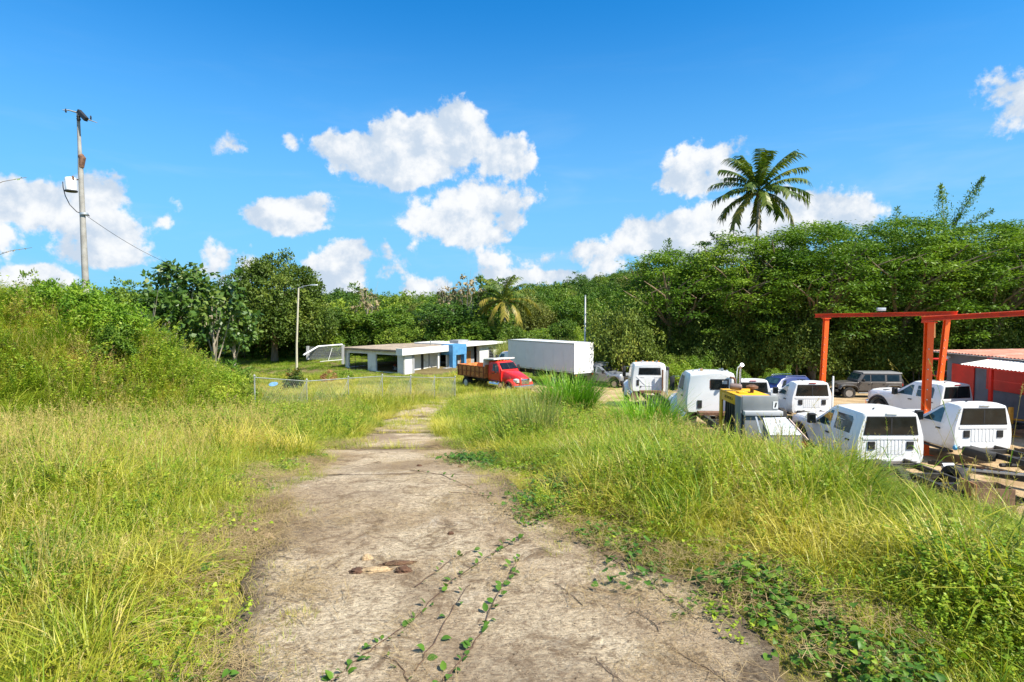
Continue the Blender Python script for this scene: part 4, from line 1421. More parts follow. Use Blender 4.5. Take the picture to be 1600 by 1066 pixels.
shrub("hedge_bush", 366, 612, 23.5, (.7, .6, .4), M_tree[1], "dark bush grown over the left end of the chain link fence", 506, 60, 60, .10)
shrub("hedge_bush", 340, 606, 23, (.8, .7, .4), M_weed, "weedy bush between the mound and the chain link fence", 507, 60, 55, .10)
shrub("hedge_bush", 345, 575, 21, (.7, .7, .4), M_weed, "low weedy bush at the foot of the mound's right slope", 508, 40, 50, .09)
shrub("croton_shrub", 458, 580, 43, (.6, .6, 1.0), leaf_mat("croton_leaves", [(.03, .06, .01), (.05, .11, .02), (.10, .14, .02), (.24, .08, .02)], .2, .4, .8, .2), "small dark shrub with reddish leaves standing in the field", 509, 50, 40, .16, asp=.5)
shrub("dry_shrub", 512, 565, 55, (.75, .7, .55), leaf_mat("dead_shrub_leaves", [(.22, .10, .04), (.33, .15, .06), (.42, .22, .10), (.5, .3, .15)], .1, .7, .8, .2), "small orange brown dead shrub in front of the carport frame", 510, 30, 30, .14)
shrub("low_shrub", 537, 566, 57, (1.3, .9, .45), M_tree[2], "low green shrub by the left corner of the house", 511, 40, 40, .14)
shrub("low_shrub", 733, 580, 58, (.9, .7, .7), M_tree[2], "small green shrub beside the blue porch", 512, 40, 40, .14)
shrub("low_shrub", 700, 552, 76, (2.6, 1.2, 1.3), M_tree[2], "bright green bushes behind the right end of the house", 513, 60, 40, .2)
# ------------------------------------------------------------------ house
wall_w = mat("white_painted_wall", (.72, .73, .72), .8, var=.06, scale=1.5, dirt=(.30, .28, .24), dirt_amt=.45, bump=.15)
wall_g = mat("grey_painted_wall", (.30, .31, .33), .8, var=.08, scale=1.5, dirt=(.18, .16, .14), dirt_amt=.3, bump=.15)
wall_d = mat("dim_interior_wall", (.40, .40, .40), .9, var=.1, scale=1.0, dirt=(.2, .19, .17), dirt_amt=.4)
roof_m = mat("weathered_roof_slab", (.30, .24, .18), .95, var=.25, scale=.8, dirt=(.13, .10, .08), dirt_amt=.8, bump=.4, bscale=6)
blue_m = mat("blue_porch_paint", (.08, .27, .52), .6, var=.15, scale=2.0, dirt=(.25, .38, .48), dirt_amt=.5)
wood_o = mat("orange_wood_board", (.42, .20, .07), .7, var=.35, scale=3, dirt=(.2, .09, .04), dirt_amt=.6)
black_m = mat("black_plastic", (.018, .018, .02), .55, var=.2, scale=8)
glass_m = mat("dark_glass", (.008, .011, .012), .06, var=.5, scale=3, spec=.5, bump=.12, bscale=3.5)
glass_l = mat("tinted_side_glass", (.03, .06, .065), .04, var=.5, scale=2.5, spec=.9, bump=.12, bscale=3)
galv = mat("galvanised_steel", (.50, .52, .53), .45, .6, var=.15, scale=8)
rust_m = mat("rusty_steel", (.16, .08, .045), .85, var=.4, scale=10, dirt=(.05, .04, .035), dirt_amt=.6, bump=.3)

e1 = Vector((-.845, .535, 0)); e2 = Vector((.535, .845, 0)); up = Vector((0, 0, 1))
Hc = Vector((-11.6, 62.0, 0)); gz0 = -4.78
house = empty("house", (Hc.x, Hc.y, gz0), 0, "low flat roofed white house with a blue porch beyond the fence", "house")
def hp(s, t, z):
    return e1 * s + e2 * t + up * z
def hbox(name, mt, s0, s1, t0, t1, z0, z1, parent=house, bevel=0.0, label=None):
    mb = MB()
    vs = [hp(s, t, z) for s in (s0, s1) for t in (t0, t1) for z in (z0, z1)]
    mb.add(vs, [(0, 1, 3, 2), (4, 6, 7, 5), (0, 4, 5, 1), (2, 3, 7, 6), (0, 2, 6, 4), (1, 5, 7, 3)])
    return mb.build(name, mt, parent, bevel=bevel, smooth=0, label=label)
RZ = 2.62
# front-left wing wall with two wide openings: piers, sill and header
hbox("pier", wall_w, 0.0, 1.05, 0, .22, 0, RZ)
hbox("pier", wall_w, 4.35, 5.6, 0, .22, 0, RZ)
hbox("pier", wall_w, 8.75, 9.3, 0, .22, 0, RZ)
hbox("wall", wall_w, 1.05, 8.75, 0, .22, 0, .32, label="low sill wall under the wide openings")
hbox("header_beam", wall_w, 1.05, 8.75, -.015, .235, RZ - .38, RZ)
hbox("wall", wall_w, 9.1, 9.3, .22, 9.6, 0, .5)
hbox("pier", wall_w, 9.1, 9.3, 3.5, 4.1, .5, RZ)
hbox("wall", wall_d, 1.0, 9.3, 9.4, 9.6, 0, .8)
hbox("pier", wall_w, 6.5, 7.2, 9.4, 9.6, .8, RZ)
hbox("wall", wall_d, 1.0, 5.2, 5.2, 5.35, 0, RZ, label="grey interior wall seen through the opening")
hbox("floor", mat("house_floor", (.3, .28, .25), .9), 0, 9.3, 0, 14, -.3, .05)
for k in range(4):
    hbox("window_bar", galv, 4.35 - 3.3 + .55 + k * .0, 4.35 - 3.3 + .58, .08, .11, .32, .33)if False else None
for z_ in (.75, 1.2, 1.65):
    hbox("rail", black_m, 5.6, 8.75, .09, .12, z_, z_ + .035)
for s_ in (6.6, 7.7):
    hbox("rail", black_m, s_, s_ + .035, .08, .115, .32, RZ - .38)
# right side
hbox("wall", wall_w, -.0, .2, .22, 1.2, 0, RZ)
hbox("pier", wall_g, -.03, .22, 1.2, 1.55, 0, RZ)
hbox("wall", wall_w, 1.1, 1.25, 1.55, 7.4, 0, RZ, label="set back pale wall of the covered entrance")
hbox("door", black_m, 1.06, 1.098, 3.9, 4.3, .05, 2.1)
hbox("door", black_m, 1.06, 1.098, 1.75, 2.3, .05, 2.1)
hbox("pier", wall_w, 0, .2, 5.6, 5.85, 0, RZ)
hbox("pier", wall_w, 0, .2, 7.3, 7.6, 0, RZ)
hbox("planter", wall_g, -.9, -.3, 5.9, 7.2, 0, .42)
hbox("wall", wall_w, .15, .35, 7.6, 9.2, 0, RZ)
# blue portal
hbox("porch_pillar", blue_m, -1.0, -.45, 7.1, 7.75, 0, RZ + .1)
hbox("porch_pillar", blue_m, -1.0, -.45, 9.35, 9.75, 0, RZ + .1)
hbox("porch_pillar", blue_m, .3, .7, 9.3, 9.7, 0, RZ)
hbox("porch_lintel", blue_m, -1.02, .7, 7.08, 9.77, RZ - .75, RZ + .45)
# right wing
hbox("wall", wall_g, .5, .7, 9.7, 13.4, 0, RZ)
hbox("boarded_window", wood_o, .42, .5, 10.4, 12.6, .3, 2.0)
hbox("wall", wall_w, -.35, .1, 13.4, 18.6, 0, RZ)
hbox("window_frame", wall_g, -.40, -.352, 15.4, 16.5, .9, 2.35)
wfr = hbox("window", glass_m, -.42, -.402, 15.5, 16.4, 1.0, 2.25)
for k in range(6):
    hbox("louvre", wall_g, -.44, -.422, 15.5, 16.4, 1.03 + k * .2, 1.06 + k * .2, parent=wfr)
hbox("wall", wall_w, .1, 7.0, 18.3, 18.5, 0, RZ)
hbox("wall", wall_w, 6.9, 7.1, 9.6, 18.3, 0, RZ)
# roofs
rf = hbox("roof", roof_m, -.25, 9.75, -.35, 13.5, RZ, RZ + .22, bevel=.02)
for k in range(5):
    hbox("roof_seam", mat("roof_patch", (.38, .32, .25), .95, var=.3, scale=2), .1 + 2 * k, .25 + 2 * k, .1, 13.2, RZ + .221, RZ + .24, parent=rf)
hbox("roof_edge", wall_w, -.42, -.26, -.6, 7.05, RZ - .3, RZ + .42, label="white fascia over the entrance")
hbox("roof_edge", wall_w, -.42, .5, -.78, -.6, RZ - .3, RZ + .42)
hbox("ceiling", wall_d, -.25, 2.0, 1.2, 7.05, RZ - .05, RZ - .01)
hbox("roof", wall_w, -1.0, 7.4, 9.78, 20.0, RZ + .12, RZ + .4, bevel=.02, label="white roof slab of the right wing")
hbox("roof_tank_box", wall_g, .8, 2.2, 10.5, 12.6, RZ + .4, RZ + .8)
hbox("vent_pipe", galv, 4.0, 4.1, 9.0, 9.1, RZ + .22, RZ + .75)
hbox("gutter_pipe", galv, .05, .12, -.12, -.03, .3, RZ)

# things in and by the house
def at_house(s, t, z=0):
    return Hc + hp(s, t, 0) + up * (gz0 + z)
o = empty("white_bucket", at_house(-1.2, 6.0), 0, "small white bucket beside the planter at the entrance", "bucket")
MB().lathe([(.13, 0), (.16, .34), (.15, .34), (.12, .02)], 14).build("bucket_body", wall_w, o)
MB().tube([(math.cos(a) * .15, 0, .33 + math.sin(a) * .12) for a in [PI * k / 8 for k in range(9)]], .006, 5).build("handle", galv, o)
o = empty("motorbike", at_house(3.2, 2.0, .05), 2.2, "dark motorbike parked inside the garage opening of the house", "motorbike")
for xx in (-.65, .65):
    w = MB().lathe([(.22, -.05), (.31, -.045), (.33, 0), (.31, .045), (.22, .05)], 18, Matrix.Translation((xx, 0, .33)) @ Matrix.Rotation(PI / 2, 4, 'X')).build("wheel", black_m, o)
    MB().lathe([(.03, -.06), (.2, -.02), (.2, .02), (.03, .06)], 12, Matrix.Translation((xx, 0, .33)) @ Matrix.Rotation(PI / 2, 4, 'X')).build("rim", galv, w)
mb = MB(); mb.tube([(-.65, 0, .33), (-.1, 0, .45), (.25, 0, .75), (.6, .0, .7), (.65, 0, .33)], .035, 6); mb.box(-.15, .25, -.12, .12, .3, .62); mb.build("frame", galv, o)
MB().loft([[(x, y * w, z + dz) for (y, z) in ((-.1, 0), (.1, 0), (.12, .09), (0, .13), (-.12, .09))] for x, w, dz in ((-.6, .5, .78), (-.3, 1, .74), (.0, .9, .72))]).build("seat", black_m, o)
MB().loft([[(x, y * w, z * h + .72) for (y, z) in ((-.13, 0), (.13, 0), (.12, .2), (0, .26), (-.12, .2))] for x, w, h in ((0, .8, .8), (.2, 1, 1), (.42, .7, .7))]).build("fuel_tank", mat("red_bike_paint", (.3, .02, .015), .3), o)
MB().tube([(.42, -.35, 1.0), (.5, -.1, .95), (.5, .1, .95), (.42, .35, 1.0)], .015, 6).build("handlebar", black_m, o)

# carport pipe frame at the left of the house
cf = empty("pipe_frame", at_house(9.6, 0), 0, "white sloping pipe frame with chain link left of the house", "pipe frame")
base = at_house(9.6, 0)
def L_(px, py, Y):
    return at(px, py, Y) - base
mb = MB(); mb.tube([L_(535, 538.5, 67), L_(497, 541.5, 65.5), L_(474, 555, 63)], .09, 8); mb.build("top_rail", wall_w, cf)
for px, y0_, y1_, Y in ((481, 541, 559, 65), (536, 539, 566, 66.5)):
    MB().beam(L_(px, y0_, Y), L_(px, y1_ + 3, Y), .26, .26).build("post", wall_d, cf)
mb = MB(); mb.beam(L_(500, 565, 65), L_(535, 562, 66.4), .06, .06); mb.beam(L_(513, 563, 65.6), L_(519, 544, 65.8), .05, .05); mb.build("brace", wall_w, cf)
wires = MB()
for k in range(60):
    px = 482 + k * .9
    Y = 65 + (px - 481) / 55 * 1.5
    wires.beam(L_(px, 542, Y), L_(px + 3, 562, Y), .012, .012)
    wires.beam(L_(px + 3, 542, Y), L_(px, 562, Y), .012, .012)
mo = wires.build("chain_link_mesh", galv, cf, smooth=0); mo['kind'] = 'stuff'

# ------------------------------------------------------------------ chain link fence
f0 = Vector((-10.2, 22.7)); fd = Vector((1.04, 2.87))
galv_d = mat("weathered_galvanised", (.30, .32, .30), .7, .2, var=.2, scale=5, dirt=(.2, .2, .14), dirt_amt=.5)
fence = empty("chain_link_fence", (f0.x, f0.y, hz_(f0.x, f0.y)), 0, "galvanised chain link fence running from the mound to the house", "fence")
fb = Vector(fence.location)
npost = 7
tops = []
for k in range(0, npost):
    p = f0 + fd * k
    z = hz_(p.x, p.y)
    zt = at(0, [600, 587, 582.6, 578.6, 577, 572.5, 573, 573, 573][k + 1], p.y).z
    zt = max(z + 1.1, min(zt, z + 1.45))
    tops.append(Vector((p.x, p.y, zt)) - fb)
    mb = MB()
    mb.tube([Vector((p.x, p.y, z - .3)) - fb, Vector((p.x, p.y, zt + .06)) - fb], .03 if k % 4 == 0 else .02, 8)
    mb.lathe([(.05, 0), (.045, .04), (.012, .075)], 8, Matrix.Translation(Vector((p.x, p.y, zt + .05)) - fb))
    mb.build("post", galv_d, fence)
MB().tube(tops, .022, 6).build("top_rail", galv_d, fence)
mb = MB()
for k in range(len(tops) - 1):
    a, b = tops[k], tops[k + 1]
    pa = f0 + fd * k; pb = f0 + fd * (k + 1)
    za = hz_(pa.x, pa.y) - fb.z; zb = hz_(pb.x, pb.y) - fb.z
    nw = 26
    for i in range(nw):
        for s in (0, 1):
            t0 = i / nw; t1 = min(1, (i + 9) / nw)
            if s: t0, t1 = t1, t0
            A = a.lerp(b, t0); B = a.lerp(b, t1); B.z = (za + (zb - za) * t1) + .05
            if abs(t1 - t0) > .05:
                mb.beam(A, B, .0035, .0035)
mo = mb.build("chain_link_mesh", galv, fence, smooth=0); mo['kind'] = 'stuff'
# little blue plaque on the fence
p = tops[0].lerp(tops[1], .32) + fb; n_ = Vector((fd.y, -fd.x, 0)).normalized()
o = empty("fence_plaque", p - Vector((0, 0, .22)), 0, "small oval blue plaque wired to the chain link fence", "sign")
mb = MB(); dfd = Vector((fd.x, fd.y, 0)).normalized()
mb.plate([dfd * math.cos(a) * .26 + up * math.sin(a) * .085 + n_ * .03 for a in [2 * PI * k / 20 for k in range(20)]], n_, .012)
mb.build("plaque_plate", mat("blue_plaque_paint", (.18, .36, .62), .5), o)
mb = MB(); mb.tube([dfd * -.12 + up * .07, dfd * -.12 + up * .24], .004, 4); mb.tube([dfd * .12 + up * .07, dfd * .12 + up * .24], .004, 4); mb.build("wire", galv, o)

# ------------------------------------------------------------------ poles
conc = mat("concrete_pole", (.33, .315, .285), .85, var=.2, scale=2, dirt=(.22, .2, .17), dirt_amt=.5, bump=.2)
pt = at(122, 176, 30); pb_ = at(134, 450, 30)
dirv = (pt - pb_).normalized()
zb0 = hz_(pb_.x, 30)
root = pb_ + dirv * ((zb0 - pb_.z) / dirv.z)
pole = empty("utility_pole", root, 0, "tall weathered utility pole with a transformer rising behind the mound", "utility pole")
def PL(px, py, Y=30):
    return at(px, py, Y) - root
mb = MB()
pts = [Vector((0, 0, -.4))] + [PL(134 + (122 - 134) * t, 450 + (176 - 450) * t) for t in (0, .25, .5, .62, .65, .8, 1)]
mb.tube(pts, [.17, .155, .138, .12, .11, .125, .085, .07], 14)
mb.build("pole_shaft", conc, pole)
MB().tube([PL(98, 172), PL(108, 172.5), PL(124, 177), PL(138, 187), PL(152, 192)], [.02, .035, .05, .035, .015], 6).build("crossarm", conc, pole)
MB().beam(PL(123, 174, 29.9), PL(135, 187, 29.7), .17, .2).build("insulator_bracket", black_m, pole)
MB().lathe([(.07, 0), (.1, .1), (.06, .16), (.1, .2), (.05, .3)], 10, Matrix.Translation(PL(123, 189, 29.85))).build("insulator", black_m, pole)
for i, px in enumerate((103, 142)):
    MB().lathe([(.03, 0), (.05, .05), (.025, .08), (.045, .12), (.02, .2)], 8, Matrix.Translation(PL(px, 176 if i == 0 else 187))).build("insulator", black_m, pole)
MB().tube([PL(126, 243), PL(129, 247), PL(127, 262)], [.13, .15, .12], 12).build("clamp_band", rust_m, pole)
MB().tube([PL(131, 333), PL(131.4, 336)], .19, 12).build("clamp_band", galv, pole)
tw = mat("white_transformer_paint", (.78, .79, .78), .4)
tr = MB().lathe([(.20, 0), (.24, .05), (.25, .66), (.22, .72), (.05, .76)], 18, Matrix.Translation(PL(111, 300, 29.9))).build("transformer", tw, pole)
MB().lathe([(.25, -.04), (.29, -.02), (.29, .03), (.25, .05)], 18, Matrix.Translation(PL(111, 299, 29.9))).build("base_ring", black_m, tr)
MB().lathe([(.05, 0), (.07, .05), (.04, .09), (.06, .13), (.03, .2)], 8, Matrix.Translation(PL(114, 281, 29.8))).build("bushing", rust_m, tr)
MB().beam(PL(101, 280.5), PL(128, 281), .05, .05).build("bracket_arm", rust_m, pole)
wire_m = mat("black_wire", (.03, .03, .03), .6)
MB().tube([PL(98, 284), PL(98.6, 293), PL(102, 306), PL(109, 320), PL(120, 331), PL(130, 335)], .022, 5).build("wire", wire_m, pole)
a = PL(132, 335); b = at(282, 418, 46) - root
mb = MB(); mb.tube([a.lerp(b, t) + Vector((0, 0, -.9 * t * (1 - t) * 4 * .35)) for t in [k / 14 for k in range(15)]], .012, 5); mb.build("service_wire", wire_m, pole)
MB().tube([PL(137, 336), PL(140, 338)], [.05, .02], 6).build("insulator", black_m, pole)

lp = at(463, 552, 60); zl0 = hz_(lp.x, 60)
lamp = empty("street_lamp", (lp.x, 60, zl0), 0, "slender pale lamp post with a single arm in front of the round tree", "street lamp")
rt_ = Vector((lp.x, 60, zl0))
MB().tube([(0, 0, -.3), at(463.5, 540, 60) - rt_, at(466.5, 450, 60) - rt_], [.13, .10, .08], 10).build("pole_shaft", mat("cream_post", (.52, .48, .36), .8, var=.1), lamp)
MB().tube([at(466.5, 451, 60) - rt_, at(474, 447.5, 60) - rt_, at(486, 445.5, 60) - rt_], [.045, .04, .035], 6).build("arm", galv, lamp)
MB().loft([[Vector((x, y * w, z * w)) + (at(486, 445.5, 60) - rt_) for (y, z) in ((-.14, -.05), (.14, -.05), (.1, .08), (-.1, .08))] for x, w in ((-.1, .5), (.2, 1), (.6, .9), (.72, .4))]).build("lamp_head", galv, lamp)

lp = at(914, 540, 62); z_ = hz_(lp.x, 62)
o = empty("white_pole", (lp.x, 62, z_), 0, "thin white pole standing straight up behind the box truck", "pole")
MB().tube([(0, 0, -.3), (0, 0, 3), Vector((0, 0, at(914, 463, 62).z - z_))], [.12, .1, .075], 10).build("pole_shaft", wall_w, o)
MB().lathe([(.09, 0), (.09, .08), (.03, .12)], 10, Matrix.Translation((0, 0, at(914, 463, 62).z - z_))).build("cap", galv, o)

o = empty("marker_post", (at(1301, 620, 24.6).x, 24.6, hz_(at(1301, 620, 24.6).x, 24.6)), 0, "thin white post standing at the right rear corner of the regular cab pickup", "post")
MB().beam((0, 0, -.2), (0, 0, at(1301, 588, 24.6).z - hz_(at(1301, 620, 24.6).x, 24.6)), .06, .06).build("post_shaft", wall_w, o, bevel=.008)
MB().beam((0, 0, .0), (0, 0, .06), .16, .16).build("foot_plate", galv, o)

# ------------------------------------------------------------------ orange gantry
orange = mat("orange_steel_paint", (.95, .12, .008), .5, var=.08, scale=2, dirt=(.55, .07, .012), dirt_amt=.5, bump=.08, bscale=12, stretch=(1, 1, .25))
orange_d = mat("red_orange_beam_paint", (.88, .075, .012), .55, var=.12, scale=2, dirt=(.45, .05, .02), dirt_amt=.55)
def ibeam(mb, p, q, w, h, up_=(0, 0, 1), t=.03):
    p = Vector(p); q = Vector(q); d = (q - p).normalized(); u = Vector(up_); s = d.cross(u).normalized(); u = s.cross(d).normalized()
    mb.beam(p + u * (h / 2 - t / 2), q + u * (h / 2 - t / 2), w, t, u)
    mb.beam(p - u * (h / 2 - t / 2), q - u * (h / 2 - t / 2), w, t, u)
    mb.beam(p, q, t * .7, h - 2 * t, u)
def column(name, label, top, bot, w, parent=None):
    z = hz_(bot.x, bot.y)
    root = Vector((bot.x, bot.y, z))
    o = empty(name, root, 0, label, "column")
    mb = MB()
    ibeam(mb, Vector((0, 0, -.2)), top - root, w, w, (0, -1, 0), .035)
    mb.build("column_shaft", orange, o)
    MB().beam((0, 0, 0), (0, 0, .035), w + .25, w + .25).build("base_plate", orange, o)
    d = top - root
    MB().beam(d - Vector((0, 0, .03)), d, w + .12, w + .12).build("cap_plate", orange_d, o)
    bolt = MB()
    for k in range(9):
        t = .2 + .075 * k
        c = d * t + Vector((-w / 2 + .04, -w / 2 - .012, 0))
        bolt.lathe([(.018, -.012), (.018, .012)], 6, Matrix.Translation(c) @ Matrix.Rotation(PI / 2, 4, 'X'))
    bolt.build("bolt_row", galv, o)
    return o
gantry = empty("gantry", (at(1285, 590, 31).x, 31, hz_(at(1285, 590, 31).x, 31)), 0, "orange steel gantry of three columns and two long beams", "gantry")
gr = Vector(gantry.location)
def gcol(top, x, y, w):
    z = hz_(x, y); b = Vector((x, y, z))
    mb = MB(); ibeam(mb, b - gr + Vector((0, 0, -.2)), top - gr, w, w, (0, -1, 0), .035)
    c = mb.build("column", orange, gantry)
    MB().beam(b - gr, b - gr + Vector((0, 0, .04)), w + .25, w + .25).build("base_plate", orange, c)
    MB().beam(top - gr - Vector((0, 0, .04)), top - gr, w + .12, w + .12).build("cap_plate", orange_d, c)
    mb = MB(); d = top - b
    for k in range(9):
        cc = b - gr + d * (.2 + .075 * k) + Vector((-w / 2 + .04, -w / 2 - .012, 0))
        mb.lathe([(.02, -.014), (.02, .014)], 6, Matrix.Translation(cc) @ Matrix.Rotation(PI / 2, 4, 'X'))
    mb.build("bolt_row", galv, c)
t1 = at(1291, 497, 31); b1 = at(1286.5, 590, 31)
gcol(t1, b1.x - .1, 31, .22)
t2 = at(1452, 503, 20); b2 = at(1448.5, 640, 20)
gcol(t2, b2.x - .05, 20, .21)
t3 = at(1480, 498, 27); b3 = at(1471, 590, 27)
gcol(t3, b3.x - .25, 27, .20)
mb = MB(); ibeam(mb, at(1274, 493.4, 31) - gr, at(1496, 489.6, 26.6) - gr, .32, .2, (0, 0, 1), .03); mb.build("beam", orange_d, gantry)
mb = MB(); ibeam(mb, at(1440, 498.6, 20) - gr, at(1606, 489.0, 18.6) - gr, .26, .17, (0, 0, 1), .025); mb.build("beam", orange_d, gantry)
ex = at(1606, 489.0, 18.6)
mb = MB(); ibeam(mb, ex - gr + Vector((.002, 0, 0)), at(1800, 478, 17.5) - gr, .26, .17, (0, 0, 1), .025); mb.build("beam", orange_d, gantry)
e_ = at(1790, 482, 17.55)
gcol(Vector((e_.x, e_.y, e_.z - .1)), e_.x, e_.y, .25)
o = MB().beam(at(1459, 503, 20.05) - gr, at(1459, 528, 20.05) - gr, .07, .07).build("hanger_bar", wood_o, gantry)

# floodlight hung under the canopy
fl = empty("floodlight", at(1377, 484, 30.5), 0, "small dark floodlight fixed on top of the far gantry beam", "floodlight")
MB().box(-.22, .22, -.06, .06, -.07, .1).build("lamp_housing", galv, fl, bevel=.015)
MB().beam((0, 0, -.07), (0, 0, -.2), .05, .05).build("bracket", black_m, fl)

# ------------------------------------------------------------------ grey shed with red doors
shed_g = mat("grey_shed_paint", (.175, .18, .195), .8, var=.10, scale=1.2, dirt=(.10, .09, .08), dirt_amt=.4, bump=.1)
red_p = mat("bright_red_paint", (.72, .025, .010), .5, var=.12, scale=1.5, dirt=(.45, .03, .015), dirt_amt=.4)
roof_r = mat("rusty_red_roof", (.42, .16, .10), .7, var=.25, scale=1.5, dirt=(.55, .45, .40), dirt_amt=.6)
awn_m = mat("rust_streaked_white_roofing", (.74, .71, .66), .6, var=.08, scale=4.0, dirt=(.33, .14, .06), dirt_amt=.95, stretch=(.35, 1.2, 1))
shed = empty("shed", (22.9, 25.0, hz_(22.9, 27)), 0, "grey shed with bright red doors under a rusty corrugated roof", "shed")
sr = Vector(shed.location)
def sb(name, mt, x0, x1, y0, y1, z0, z1, parent=shed, **k):
    mb = MB(); mb.box(x0 - sr.x, x1 - sr.x, y0 - sr.y, y1 - sr.y, z0 - sr.z, z1 - sr.z)
    return mb.build(name, mt, parent, smooth=0, **k)
gzs = sr.z
def zat(py, Y):
    return at(0, py, Y).z
zt_l = zat(550, 30); zt_r = zat(556, 24)
WX = 22.9
ztop = .15
sb("wall", shed_g, WX, WX + .2, 17.5, 30.2, gzs - .3, ztop)
sb("wall", shed_g, WX + .2, WX + 7, 30.0, 30.2, gzs - .3, ztop, label="grey end wall of the shed facing away")
sb("wall", shed_g, WX + 6.8, WX + 7, 17.5, 30.0, gzs - .3, ztop)
d1 = sb("door", red_p, WX - .06, WX - .002, 28.35, 29.8, gzs + .1, zat(570, 29), bevel=.01)
MB().box(-.03, .02, -.02, .02, -.06, .06).build("handle", galv, d1).location = (WX - .09 - sr.x, 28.5 - sr.y, 1.2)
sb("door", red_p, WX - .07, WX - .002, 25.1, 27.6, zat(615, 26), zat(562, 26), bevel=.01, label="wide red shutter panel")
sb("door", red_p, WX - .07, WX - .002, 22.4, 25.03, zat(615, 26), zat(562, 26), bevel=.01, label="wide red shutter panel")
sb("door", red_p, WX - .07, WX - .002, 19.6, 22.33, zat(615, 26), zat(562, 26), bevel=.01, label="wide red shutter panel")
# corrugated roof
mb = MB(); n = 70
top = []
y_ = np.linspace(17.0, 30.8, n * 2)
for i, yy in enumerate(y_):
    c = .025 * math.cos(i * PI / 1.0) if True else 0
    top.append((yy, c))
vs = []; fs = []
for yy, c in top:
    for xx, zz in ((WX - .55, ztop + .04), (WX + 7.3, ztop + .14)):
        vs.append((xx - sr.x, yy - sr.y, zz + c - sr.z))
for i in range(len(top) - 1):
    fs.append((2 * i, 2 * i + 2, 2 * i + 3, 2 * i + 1))
k0 = len(vs)
vs += [(v[0], v[1], v[2] - .012) for v in vs]
fs += [(k0 + b, k0 + a, k0 + d, k0 + c) for (a, b, c, d) in fs]
mb.add(vs, fs); mb.build("roof", roof_r, shed, smooth=0)
sb("roof_edge", mat("pale_flashing", (.62, .55, .48), .6, var=.2, dirt=(.35, .15, .08), dirt_amt=.6), WX - .56, WX - .50, 17.0, 30.8, ztop - .03, ztop + .012)
MB().lathe([(.05, -.08), (.11, .0), (.1, .08), (.02, .1)], 10, Matrix.Translation((WX - .2 - sr.x, 29.9 - sr.y, ztop - .28 - sr.z))).build("lamp_globe", wall_w, shed)
# awning
aw = empty("awning", (21.3, 25.4, hz_(21.3, 25.4)), 0, "low rust streaked white corrugated awning on a red post before the shed", "awning")
ar = Vector(aw.location)
def corr(x0, z0, x1, z1, y0, y1, n):
    mb = MB(); vs = []; fs = []
    for i in range(n + 1):
        yy = y0 + (y1 - y0) * i / n
        c = .02 * (1 if i % 2 else -1)
        vs += [(x0 - ar.x, yy - ar.y, z0 + c - ar.z), (x1 - ar.x, yy - ar.y, z1 + c - ar.z)]
    for i in range(n):
        fs.append((2 * i, 2 * i + 2, 2 * i + 3, 2 * i + 1))
    k0 = len(vs)
    vs += [(v[0], v[1], v[2] - .01) for v in vs]
    fs += [(k0 + b, k0 + a, k0 + d, k0 + c) for (a, b, c, d) in fs]
    return mb.add(vs, fs)
zA = zat(579, 24); zB = zat(564, 25)
for k, (a_, b_) in enumerate(((25.1, 26.9), (23.2, 25.12), (21.3, 23.22), (19.4, 21.32))):
    corr(20.95, zA - .002 * k, WX - .08, zB - .002 * k, a_, b_, 20).build("roof_sheet", awn_m, aw, smooth=0)
for yy in (25.3, 20.2):
    zg = hz_(21.15, yy)
    MB().beam(Vector((21.15, yy, zg - .1)) - ar, Vector((21.15, yy, zA - .03)) - ar, .13, .13).build("post", red_p, aw, bevel=.01)
MB().beam(Vector((21.1, 19.5, zA - .06)) - ar, Vector((21.1, 26.8, zA - .06)) - ar, .05, .06).build("beam", red_p, aw)
MB().beam(Vector((21.15, 20.2, zA - .55)) - ar, Vector((21.15, 25.3, zA - .55)) - ar, .03, .03).build("rail", red_p, aw)
# red rack left of shed
rk = empty("storage_rack", (24.3, 31.6, hz_(24.3, 31.6)), 0, "dark storage rack with red shelves between the gantry and the shed", "rack")
for z in (.9, 2.05, 2.95):
    MB().box(-1.1, .8, -.4, .4, z, z + .07).build("shelf", red_p, rk)
for xx in (-1.1, .75):
    for yy in (-.4, .36):
        MB().box(xx, xx + .06, yy, yy + .05, 0, 3.05).build("upright", black_m, rk)
MB().box(-1.0, .7, -.3, .3, .97, 1.6).build("back_panel", black_m, rk)
for k in range(5):
    MB().box(-.95 + k * .33, -.72 + k * .33, -.3, .1, 2.12, 2.32 + .05 * (k % 2)).build("parts_bin", rust_m if k % 2 else black_m, rk)
# yellow valve wheel tool on the shed wall
yv = empty("yellow_jack", (20.6, 23.6, hz_(20.6, 23.6)), 0, "yellow steel jack standing beside the red awning post", "jack")
ym = mat("worn_yellow_paint", (.62, .30, .03), .6, var=.2, dirt=(.25, .12, .04), dirt_amt=.5)
MB().beam((0, 0, 0), (0, 0, 1.25), .1, .16).build("upright", ym, yv, bevel=.01)
MB().tube([(0, 0, .75), (.75, 0, .68)], .04, 8).build("arm", ym, yv)
MB().lathe([(.05, -.03), (.17, -.03), (.17, .03), (.05, .03)], 14, Matrix.Translation((.82, 0, .66)) @ Matrix.Rotation(PI / 2, 4, 'X')).build("wheel", ym, yv)
MB().box(-.3, .3, -.2, .2, 0, .06).build("foot_plate", ym, yv)
MB().tube([(-.6, 0, .95), (0, 0, 1.0)], .03, 6).build("handle", ym, yv)
